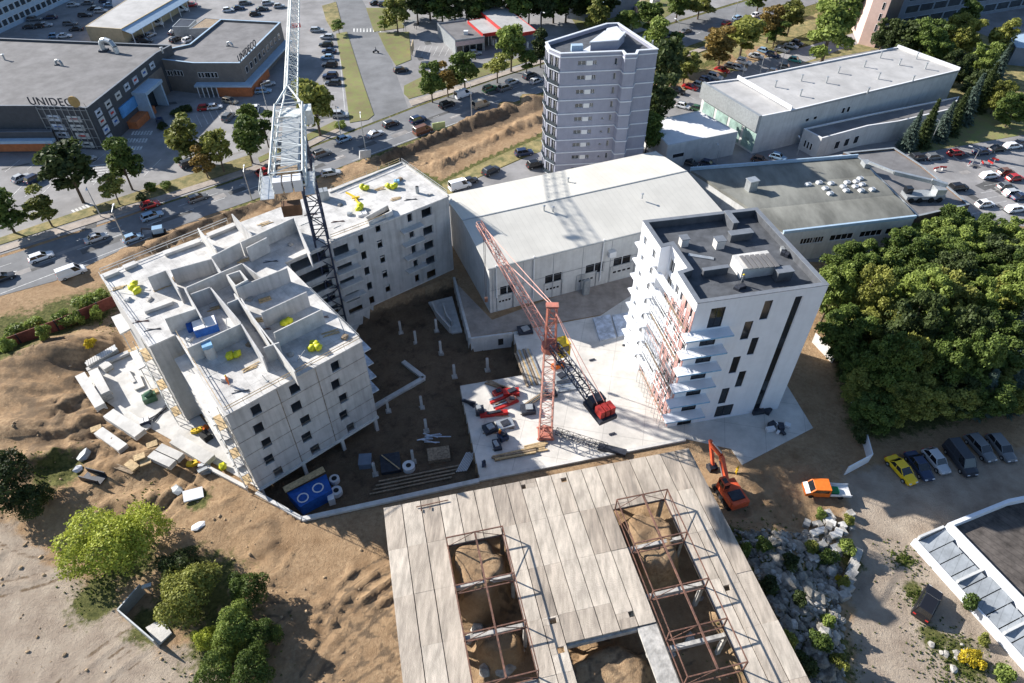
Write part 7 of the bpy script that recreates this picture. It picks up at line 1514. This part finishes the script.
tag(MB().sheet([wpt(A_,B_,0,sg*.3),wpt(A_,B_,E_,sg*.3),wpt(A_,B_,E_,sg*(dep-.3)),wpt(A_,B_,0,sg*(dep-.3))],.02).build('lean_to_dark_sheet',M['painted_void'],e))  # black sheet paints the shade under the broken roof sheets
# open shed lower left
C=[gz(124,617),gz(146,592),gz(172,632),gz(160,648)]; zb=min(c[2] for c in C)
e=empty('open_shed',(C[0][0],C[0][1],zb),'small roofless shed with thin dark walls and a white floor slab beside the dark bush','shed')
for a,b in ((C[0],C[3]),(C[0],C[1])): t=MB(); t.wallseg(a[:2],b[:2],zb-.3,zb+2.1,.16); t.build('wall',M['greymet'],e)
F_=[at(146,628,zb+.2)[:2],at(162,619,zb+.2)[:2],at(172,633,zb+.2)[:2],at(158,646,zb+.2)[:2]]; t=MB(); t.prism(F_,zb-.1,zb+.35); t.build('floor_slab',M['concslab'],e)
p=gz(153,594); tag(MB().box((p[0],p[1],p[2]+2.2),(1.1,.5,.2),20).tube((p[0],p[1],p[2]),(p[0],p[1],p[2]+2.1),.06,5).build('metal_hood',M['galv']),'small bright metal hood poking out of the dark bush','hood')
# concrete block row and stacks by the track (lower right)
for k,(x,y,w) in enumerate([(842,598,.9),(845,591,1.0),(847,584,.9),(849,577,1.0),(851,570,1.0),(853,563,.95),(856,556,.8)]):
    p=gz(x,y); t=MB(); t.box((p[0],p[1],p[2]+.55),(1.5*w,1.1*w,1.2),20+7*k); tag(t.build('rubble_block',M['rubble']),ordn(k,7)+' pale rubble block from the near end of the row beside the sandy track','block','rubble blocks beside the track')
q=random.Random(8)
for k in range(26):
    x=805+q.random()*46; y=513+q.random()*46-(x-828)*.25; p=gz(x,y); t=MB(); t.box((p[0],p[1],p[2]+.35),(q.uniform(.8,1.7),q.uniform(.6,1.0),q.uniform(.4,.8)),q.choice([15,20,60,105])); tag(t.build('kerb_block',M['rubble'] if k%3 else M['concslab']),'pale broken concrete block in the heap above the track','block','pale block heap above the track')
for k in range(110):
    x=738+q.random()*95; y=545+q.random()*130
    if x<738+(y-545)*.42+6: continue
    p=gz(x,y); t=MB(); r=q.uniform(.35,1.0); t.blob((p[0],p[1],p[2]+r*.2),(r*1.3,r,r*.8),seed=k); tag(t.build('rubble_chunk',M['rubbledk'] if q.random()<.85 else M['rubble']),'grey rubble chunk in the overgrown heap right of the old roof','rubble','rubble chunks in the overgrown heap')
for k in range(14):
    p=gz(930-8+q.random()*50,0+ 640+q.random()*30) ; t=MB(); r=q.uniform(.2,.5); t.blob((p[0],p[1],p[2]+r*.2),(r*1.3,r,r*.8),seed=k+100); tag(t.build('small_stone',M['rubble']),'small pale stone beside the ruined building','stone','small stones by the ruined building')
# ================================================================== TREES AND BUSHES
def leafmesh(name,lobes,n,size,seed,droop=0.0):
    rs=np.random.RandomState(seed); C=np.array([l[:3] for l in lobes]); Rr=np.array([l[3] for l in lobes]); w=Rr**2/np.sum(Rr**2)
    k=rs.choice(len(lobes),n,p=w); d=rs.normal(size=(n,3)); d/=np.linalg.norm(d,axis=1)[:,None]; d[:,2]=np.where(d[:,2]<-.35,-d[:,2]*.6,d[:,2])
    r=Rr[k]*(1-np.abs(rs.normal(size=n))*.27+(rs.rand(n)<.12)*rs.rand(n)*.22); P=C[k]+d*r[:,None]*np.array([1,1,.85])
    # drop leaves buried deep in other lobes
    dist=np.min(np.where(np.arange(len(lobes))[None]==k[:,None],9,np.linalg.norm(P[:,None]-C[None],axis=2)/Rr[None]),axis=1); keep=dist>.62; P=P[keep]; d=d[keep]; n=len(P)
    nn=d+rs.normal(size=(n,3))*.8; nn/=np.linalg.norm(nn,axis=1)[:,None]
    a=np.cross(nn,rs.normal(size=(n,3))); a/=np.linalg.norm(a,axis=1)[:,None]; b=np.cross(nn,a); s=size*(.6+.8*rs.rand(n))[:,None]; b=b*(.5+.35*rs.rand(n))[:,None]
    V=np.stack([P-a*s-b*s*.3,P-b*s,P+a*s,P+b*s*1.0],1).reshape(-1,3)
    me=bpy.data.meshes.new(name); Fs=np.arange(4*n).reshape(n,4); me.from_pydata(V.tolist(),[],Fs.tolist())
    at_=me.attributes.new('tone','FLOAT','FACE'); lt=rs.rand(len(lobes))[k[keep]]*.6+rs.rand(n)*.4; at_.data.foreach_set('value',lt.astype(np.float32))
    me.materials.append(M['leafA']); me.update(); return me
def lobes_round(R_,H_,zb,n,seed,flat=1.0):
    q=random.Random(seed); L=[]
    for i in range(n):
        t=q.random(); z=zb+(H_-zb)*(.12+.78*t); rr=R_*math.sqrt(max(.05,1-((z-(zb+H_)/2)/((H_-zb)/2))**2)); a=q.uniform(0,6.28); rad=rr*(q.uniform(.3,.72) if n<40 else q.uniform(.45,.92)**.8)
        L.append((rad*math.cos(a),rad*math.sin(a),z,R_*(q.uniform(.22,.42) if n<40 else q.uniform(.13,.30))))
    L.append((0,0,(zb+H_)/2,R_*.62)); return L
def trunkmesh(H_,r,lobes,seed):
    q=random.Random(seed); t=MB(); t.tube((0,0,-.4),(0.1,0,H_*.5),r,7,r2=r*.7); t.tube((.1,0,H_*.5),(0,.1,H_*.82),r*.7,6,r2=r*.25)
    for l in q.sample(lobes,min(7,len(lobes))): t.tube((.05,0,H_*q.uniform(.28,.5)),(l[0]*.85,l[1]*.85,l[2]),r*.35,5,r2=r*.1)
    me=bpy.data.meshes.new('trunk'); me.from_pydata(t.v,[],t.f); me.materials.append(M['bark']); return me
PROTO={}
def treeproto(key,R_,H_,zb,nl,nleaf,size,seed,tr):
    L=lobes_round(R_,H_,zb,nl,seed); PROTO[key]=(leafmesh('crown',L,nleaf,size,seed),trunkmesh(H_,tr,L,seed),R_,H_)
for i in range(3): treeproto('wood%d'%i,4.6,10.5,1.0,64,15000,.23,40+i,.24)
for i in range(3): treeproto('street%d'%i,3.0,9.0,1.5,20,4200,.27,60+i,.17)
for i in range(2): treeproto('young%d'%i,2.0,7.5,1.6,12,2000,.22,80+i,.11)
treeproto('tall',5.2,20,2.0,26,7000,.42,90,.4)
for i in range(3): treeproto('bush%d'%i,1.8,2.3,.1,9,1900,.15,100+i,.07)
treeproto('lime',6.2,8.5,.8,26,15000,.17,110,.22)
treeproto('darkbush',5.0,7.5,.6,18,11000,.18,112,.2)
def coniferproto(key,R_,H_,n,size,seed):
    rs=np.random.RandomState(seed); t=rs.rand(n)**1.4; z=.6+t*(H_-.6); lay=.78+.22*np.cos(z*2*math.pi/.9); a=rs.rand(n)*6.283; br=.8+.2*np.cos(a*7+np.floor(z/.9)*2.1); r=R_*(1-t)*lay*br*(1-np.abs(rs.normal(size=n))*.18)
    P=np.stack([r*np.cos(a),r*np.sin(a),z-r*.25],1); d=np.stack([np.cos(a),np.sin(a),.7+0*a],1); nn=d+rs.normal(size=(n,3))*.5; nn/=np.linalg.norm(nn,axis=1)[:,None]
    out=np.stack([np.cos(a),np.sin(a),-.25+0*a],1); u=out+rs.normal(size=(n,3))*.3; u/=np.linalg.norm(u,axis=1)[:,None]; b=np.cross(nn,u); s=size*(.7+.7*rs.rand(n))[:,None]
    V=np.stack([P-u*s,P-b*s*.35,P+u*s,P+b*s*.35],1).reshape(-1,3); me=bpy.data.meshes.new('crown'); me.from_pydata(V.tolist(),[],np.arange(4*n).reshape(n,4).tolist())
    at_=me.attributes.new('tone','FLOAT','FACE'); at_.data.foreach_set('value',rs.rand(n).astype(np.float32)); me.materials.append(M['leafF']); 
    tb=MB(); tb.tube((0,0,-.3),(0,0,H_*.9),.2,6,r2=.04); tm=bpy.data.meshes.new('trunk'); tm.from_pydata(tb.v,[],tb.f); tm.materials.append(M['bark']); PROTO[key]=(me,tm,R_,H_)
for i in range(2): coniferproto('fir%d'%i,2.7,11,5200,.34,120+i)
def tree(px,py,H_,R_,kind,leaf,label,group=None,z=None,name='broadleaf_tree',cat='tree'):
    cm,tm,R0,H0=PROTO[kind]; p=gz(px,py) if z is None else at(px,py,z); o=empty(name,p,label,cat,group,rz=rnd.uniform(0,360)); o.scale=(R_/R0,R_/R0,H_/H0)
    c=bpy.data.objects.new('crown',cm); COL.objects.link(c); c.parent=o; c.material_slots[0].link='OBJECT'; c.material_slots[0].material=M[leaf]
    t=bpy.data.objects.new('trunk',tm); COL.objects.link(t); t.parent=o; return o
def tree_c(cx,cy,rpx,H_,kind,leaf,label,group=None,**k):      # crown centre in the image -> base below it
    z=H_*.58; c=at(cx,cy,z); rpx=rpx*(1.28 if kind[:3] in ('str','you') else 1); q_=c; dep=q_[1]*FW[1]+(z-CH)*FW[2]; R_=rpx*dep/F
    u=c; 
    # image position of the base
    H_=H_*(1.2 if kind[:3] in ('str','you') else 1); D=c[1]*FW[1]+(0-CH)*FW[2]; X=512+F*c[0]/D; Y=341.5-F*(c[1]*UP[1]+(0-CH)*UP[2])/D
    return tree(X,Y,H_,R_,kind,leaf,label,group,**k)
st='street trees between the car park and the road'
for a in [(2,212,19,9,'street0','leafA','dark street tree cut by the left picture edge'),(42,208,14,8,'young0','leafB','slim street tree, second from the left edge'),(70,176,23,11.5,'street1','leafE','large dark street tree in front of the charcoal block corner'),(122,166,15,10.5,'street2','leafA','tall narrow street tree right of the charcoal block corner'),(113,190,11,6.5,'young1','leafB','small street tree in front of the tall narrow one'),(185,141,17,10,'street0','leafB','round street tree in front of the shop forecourt, first of a cluster'),(203,163,11,7,'young0','leafD','brownish small street tree between two green ones'),(218,153,13,8.5,'street1','leafB','street tree right of the brownish one'),(246,141,15,10,'street2','leafA','street tree with dark crown left of the crane boom'),(249,118,9,8,'young1','leafG','slim fresh green tree behind the dark crowned one'),(264,130,11,8,'young0','leafA','street tree touching the white crane boom'),(315,110,20,12,'street1','leafB','large street tree above the pale grey billboard'),
 (431,84,12,9,'street0','leafA','first tree of the row before the fuel station, at the corner'),(447,80,10,8.5,'young0','leafD','reddish brown tree, second before the fuel station'),(464,73,13,9,'street2','leafA','third tree before the fuel station'),(497,68,11,7.5,'young1','leafB','small round tree right of the white parked van'),(511,50,14,11,'street1','leafG','tall fresh tree in front of the red canopy'),(527,60,9,8,'young0','leafA','narrow tree between the red canopy and the violet tower'),(541,50,11,9,'street0','leafE','tree touching the left edge of the violet tower'),(338,27,6,4,'young1','leafG','small bush like tree at the head of the green strip'),(396,16,11,9,'street2','leafB','round tree on the grass left of the station shelter'),(384,24,6,4,'young0','leafG','small tree below the round one by the station shelter')]: tree_c(*a,st)
q=random.Random(31)
for k in range(17): x=404+k*12.5; tree_c(x,6+q.uniform(-5,4)-(k>10)*3,q.uniform(12,16),q.uniform(9,12),'street%d'%(k%3),'leafE' if k%3 else 'leafA',ordn(k,18)+' tree, from the left, of the dense dark belt behind the fuel station','dark tree belt behind the fuel station')
for a in [(597,16,12,10,'street0','leafB','round olive tree behind the tower roof, beside the drums'),(622,22,8,8,'young0','leafA','small tree behind the tower roof apex'),(649,19,13,9,'street1','leafA','dark round tree at the road right of the storage yard'),(633,23,9,7,'young1','leafG','fresh green tree left of the dark round one'),(653,43,14,12,'street2','leafG','light tree rising behind the right side of the tower roof'),(665,72,17,14,'street1','leafE','dark tall tree beside the tower right edge, upper'),(658,104,19,13,'street0','leafE','dark broad tree over the edge of the white flat roof'),(648,135,13,9,'street2','leafA','dark tree in the corner between tower and flat hall'),(671,50,11,10,'young1','leafA','small tree beside the road right of the tower'),(686,67,13,8,'street0','leafB','round olive tree on the tan verge'),(722,48,17,9,'street2','leafD','autumn coloured tree on the verge, first of the orange pair'),(744,38,18,10,'street1','leafB','large olive tree on the verge beside the autumn coloured one'),(771,26,14,9,'street0','leafD','second autumn coloured tree on the verge'),(791,20,13,9,'street1','leafB','olive tree left of the very tall tree'),(776,34,10,7,'young0','leafA','small tree behind the parked row'),
 (834,22,27,22,'tall','leafG','very tall fresh green tree behind the long hall'),(933,40,25,13,'wood0','leafA','broad dark tree at the far end of the long hall'),(905,42,15,10,'street1','leafE','dark tree between the pink block and the broad tree'),(963,32,20,12,'wood1','leafB','olive tree in front of the blue grey office building'),(985,58,17,10,'wood2','leafG','pale fresh tree near the pavilion'),(1003,40,13,10,'street0','leafB','olive tree just left of the pavilion'),(958,66,16,10,'wood1','leafE','very dark tree in the shade right of the long hall end'),(980,85,16,9,'wood0','leafE','dark tree in the deep shade behind the conifers'),(968,20,11,10,'street2','leafA','small dark tree at the office wall'),(884,38,11,9,'street0','leafE','dark shrub like tree at the foot of the pink block'),(848,8,12,12,'street1','leafA','dark tree at the top edge beside the very tall tree'),(760,-2,12,8,'street2','leafA','tree cut by the top edge above the road'),(700,5,13,8,'street0','leafB','tree at the top edge left of the road'),(678,8,12,8,'street1','leafA','tree at the top edge beside the storage yard'),(1015,108,16,9,'wood2','leafA','tree at the right edge above the shaded cars'),(1000,95,14,9,'wood0','leafB','olive tree right of the conifer group')]: tree_c(*a)
for k,(x,y,r,h) in enumerate([(890,45,9,12),(912,134,12,10),(927,128,13,12),(944,125,12,10),(957,116,12,12),(970,104,13,13),(984,92,12,13),(997,74,13,14)]):
    c=at(x,y,h*.4); D=c[1]*FW[1]+(0-CH)*FW[2]; tree(512+F*c[0]/D,341.5-F*(c[1]*UP[1]-CH*UP[2])/D,h,r*D/F,'fir%d'%(k%2),'leafF' if k%2 else 'leafE','conifer beside the long hall annex, '+ordn(k,99)+' along the diagonal row','conifers beside the long hall',name='conifer')
# the big wood at the right
wd=[]
rows=[(236,[(932,238),(958,226),(988,232),(1015,240),(912,250),(948,250),(975,252),(1003,258)]),
      (270,[(846,268),(870,266),(895,272),(925,272),(955,270),(985,276),(1018,274)]),
      (305,[(838,288),(862,298),(890,300),(918,296),(948,298),(978,302),(1008,298),(1030,290)]),
      (335,[(850,330),(876,332),(905,328),(935,330),(965,332),(995,330),(1024,326)]),
      (362,[(862,365),(888,362),(916,360),(948,362),(976,360),(1005,358),(1030,362)]),
      (392,[(868,390),(892,396),(920,394),(950,392),(980,390),(1010,388)]),
      (415,[(872,408),(900,402),(928,399),(956,395),(988,392),(1016,392)])]
names=['far','second','third','fourth','fifth','sixth','near']; q=random.Random(77)
for r_,(yy,L) in enumerate(rows):
    L=sorted(L)
    for k,(x,y) in enumerate(L):
        hh=q.uniform(7,9.5) if r_<2 else q.uniform(7.5,14.5) if r_<5 else q.uniform(6,8); lf=q.choice(['leafB','leafG','leafA','leafA','leafG','leafE'] if r_<4 else ['leafA','leafE','leafA','leafB'])
        if (r_,k) in ((4,6),(5,5),(3,6),(5,4)): 
            c=at(x+q.uniform(-4,4),y,4); D=c[1]*FW[1]-CH*FW[2]; tree(512+F*c[0]/D,341.5-F*(c[1]*UP[1]-CH*UP[2])/D,hh+1,3.4,'fir%d'%(k%2),'leafF','bluish conifer at the right side of the big wood, '+names[r_]+' row','conifers in the big wood',name='conifer'); continue
        tree_c(x+q.uniform(-5,5),y+q.uniform(-4,4),(q.uniform(20,25) if r_<2 or r_>4 else q.uniform(20,33)),hh,'wood%d'%q.randrange(3),lf,'broadleaf tree in the big wood, '+names[r_]+' row from the street, '+ordn(k,99)+' from its left','trees of the big wood')
# bushes and trees at the lower left
tree_c(100,542,50,7.5,'lime','leafC','large bright lime green tree at the lower left'); tree_c(145,530,36,6,'lime','leafC','lower lime green tree joined to the right of the large one')
tree_c(188,592,38,6.5,'darkbush','leafB','broad dark olive tree beside the open shed'); tree_c(178,567,24,5,'darkbush','leafE','dark tree between the lime tree and the olive tree')
tree_c(8,478,36,8,'darkbush','leafE','very dark tree cut by the left picture edge below the mounds'); tree_c(30,500,22,5,'darkbush','leafE','dark low tree right of the one at the left edge')
for k,(x,y,r,h,l) in enumerate([(245,590,24,5,'leafA'),(232,625,26,5.5,'leafG'),(262,632,22,4.5,'leafA'),(215,668,26,5,'leafG'),(250,668,26,5.5,'leafA'),(205,640,16,4,'leafC')]): tree_c(x,y,r,h,'darkbush',l,['bluish green shrub tree at the sand edge, topmost of its group','fresh green shrub tree in the middle of the bottom group','dark green shrub at the right of the bottom group','fresh green shrub cut by the bottom edge','dark shrub cut by the bottom edge, right one','small lime shrub left of the fresh green one'][k],'shrubs at the bottom left')
# bushes behind the fence
q=random.Random(3); k=0
for x,y,r in sorted([(15,330,15),(35,322,12),(60,318,15),(85,302,17),(100,296,12),(8,345,10),(45,333,9),(75,318,10),(95,312,8)]):
    tree_c(x,y,r,2.8,'bush%d'%(k%3),'leafG',ordn(k,99)+' bright green bush from the left behind the dark red fence','bushes behind the red fence',name='bush',cat='bush'); k+=1
k=0
for x,y,r,l in [(150,186,9,'leafA'),(165,184,8,'leafG'),(140,197,7,'leafE'),(178,160,6,'leafA'),(340,124,8,'leafG'),(176,112,9,'leafE'),(185,108,8,'leafE'),(130,165,6,'leafB'),(162,125,7,'leafE')]:
    tree_c(x,y,r,1.8,'bush%d'%(k%3),l,['shrub on the verge beside the pavement, left of a pair','shrub on the verge beside the pavement, right of a pair','dark shrub at the foot of the tall narrow street tree','low shrub near the forecourt edge','shrub at the tip of the green strip','dark hedge shrub at the porch, left one','dark hedge shrub at the porch, right one','low shrub by the zebra marks','dark shrub beside the orange base of the porch'][k],None,name='bush',cat='bush'); k+=1
k=0
for x,y,r,l in sorted([(848,548,11,'leafG'),(830,557,12,'leafA'),(812,545,9,'leafB'),(790,560,12,'leafE'),(765,545,11,'leafA'),(745,550,9,'leafG'),(770,585,13,'leafE'),(820,640,14,'leafA'),(808,665,15,'leafE'),(790,640,12,'leafB'),(828,620,10,'leafG'),(838,660,11,'leafB'),(800,600,10,'leafE'),(822,515,8,'leafG'),(850,520,7,'leafB'),(755,610,10,'leafE'),(845,582,8,'leafB')]):
    tree_c(x,y,r,2.2,'bush%d'%(k%3),l,ordn(k,99)+' weedy bush from the left on the rubble between old roof and track','bushes on the rubble heap',name='bush',cat='bush'); k+=1
tree_c(970,603,11,2.6,'bush0','leafA','dark round bush growing through the broken roof sheets',None,name='bush',cat='bush'); tree_c(972,657,13,2.2,'bush1','leafY','yellow flowering bush beside the ruined building',None,name='bush',cat='bush'); tree_c(1005,672,14,2.2,'bush2','leafG','fresh green bush at the bottom right corner',None,name='bush',cat='bush'); tree_c(838,578,4,.9,'bush1','leafY','tiny yellow flowering clump among the rubble blocks',None,name='bush',cat='bush'); tree_c(985,640,8,1.6,'bush1','leafB','low olive bush above the yellow flowering one',None,name='bush',cat='bush'); tree_c(90,342,7,1.6,'bush0','leafY','yellowish bush in the shade below the dark red fence',None,name='bush',cat='bush')
tree_c(862,430,12,4,'bush1','leafE','dark bush at the white hoarding corner near the yellow car',None,name='bush',cat='bush'); tree_c(846,372,11,3.5,'bush2','leafE','dark bush between the two leaning hoardings',None,name='bush',cat='bush'); tree_c(836,338,12,4,'bush0','leafE','dark bush beside the tilted pale hoarding panel',None,name='bush',cat='bush')
# weeds and tufts: scattered low plants
rs=np.random.RandomState(9); vs=[];fs=[]
for (x,y,r,n) in [(100,575,3,160),(225,660,5,260),(905,560,2,220),(915,600,1.6,160),(950,655,3.5,420),(800,650,7,900),(780,560,6,600),(730,545,3,250),(40,470,4,60),(140,500,3,60),(460,185,0,0),(960,690,3,200),(120,320,3,200),(300,560,5,0)]:
    c=gz(x,y)
    for k in range(n):
        X_,Y_=c[0]+rs.normal()*r*.6,c[1]+rs.normal()*r*.6; s=.04+rs.rand()*.08; a=rs.rand()*6.28; vs.append((X_,Y_,s,a))
Xa=np.array([v[0] for v in vs])[None]; Ya=np.array([v[1] for v in vs])[None]; Hz=terrain(Xa,Ya)[0][0]
t=MB()
for (X_,Y_,s,a),h in zip(vs,Hz):
    for j in range(2):
        b=a+j*1.7; t.add([(X_-math.cos(b)*s,Y_-math.sin(b)*s,h),(X_+math.cos(b)*s,Y_+math.sin(b)*s,h),(X_+math.cos(b)*s*1.6,Y_+math.sin(b)*s*1.1+.05,h+s*1.8),(X_-math.cos(b)*s*1.4,Y_-math.sin(b)*s,h+s*1.6)],[(0,1,2,3)])
o=t.build('weeds',M['leafG'],origin=(0,0,0)); tag(o,'low olive weeds scattered over the sandy ground and rubble','weeds',kind='stuff')
# fine rubble of the overgrown heap
t=MB(); pl=[]
for k in range(2600):
    x=732+rs.rand()*110; y=535+rs.rand()*160
    if x<735+(y-545)*.44: continue
    if x>800+(y-560)*.3+25*rs.rand()+20: continue
    w=at(x,y); pl.append((w[0],w[1]))
A0=np.array(pl); hh=terrain(A0[:,0][None],A0[:,1][None])[0][0]
for (x,y),h in zip(pl,hh):
    r=.12+.38*rs.rand()**2; t.blob((x,y,h+r*.2),(r*1.4,r,r*.8),seed=int(abs(x*y)*100),mi=int(rs.rand()<.2))
tag(t.build('fine_rubble',[M['rubbledk'],M['rubble']],origin=(0,0,0)),'fine grey rubble covering the overgrown heap right of the old roof','rubble',kind='stuff')
# stones strewn on the sand
t=MB(); Xs=[];
for k in range(600):
    x,y=rs.choice([0,1,2],p=[.5,.3,.2]),0
    if x==0: px,py=rs.uniform(0,385),rs.uniform(345,683)
    elif x==1: px,py=rs.uniform(690,1000),rs.uniform(455,683)
    else: px,py=rs.uniform(100,540),rs.uniform(100,270)
    w=at(px,py); Xs.append((w[0],w[1]))
A0=np.array(Xs); hh,so_,ins=terrain(A0[:,0][None],A0[:,1][None])
for (x,y),h,s_,i_ in zip(Xs,hh[0],so_[0],ins[0]):
    if s_<.5 or i_: continue
    r=.06+.22*rs.rand()**3; t.blob((x,y,h+r*.2),(r*1.3,r,r*.8),seed=int(abs(x)*1000))
tag(t.build('stones',M['sand'],origin=(0,0,0)),'small clods and stones strewn over the churned sand','stones',kind='stuff')
# ================================================================== SKY AND LIGHT
W=bpy.data.worlds.new("World"); S.world=W; W.use_nodes=True; nt=W.node_tree
sky=nt.nodes.new('ShaderNodeTexSky'); sky.sky_type='NISHITA'; sky.sun_disc=False
SUN_EL=27.5; SH_AZ=-25.5     # elevation, heading of the shadows (degrees from +x)
to_sun=R(SH_AZ+180)
sky.sun_elevation=R(SUN_EL); sky.sun_rotation=math.pi/2-to_sun; sky.altitude=150; sky.air_density=1.0; sky.dust_density=0.5; sky.ozone_density=2.5
nt.links.new(sky.outputs[0],nt.nodes['Background'].inputs[0]); nt.nodes['Background'].inputs[1].default_value=0.085
sl=bpy.data.lights.new('sun','SUN'); so=bpy.data.objects.new('sun',sl); COL.objects.link(so); sl.energy=5.0; sl.angle=R(.53); sl.color=(1,.95,.875)
dv=Vector((math.cos(to_sun)*math.cos(R(SUN_EL)),math.sin(to_sun)*math.cos(R(SUN_EL)),math.sin(R(SUN_EL))))
so.rotation_euler=dv.to_track_quat('Z','Y').to_euler(); so.location=(0,0,60)
S.view_settings.view_transform='Standard'; S.view_settings.look='None'; S.view_settings.gamma=1; S.view_settings.exposure=1.02; S.view_settings.use_curve_mapping=False
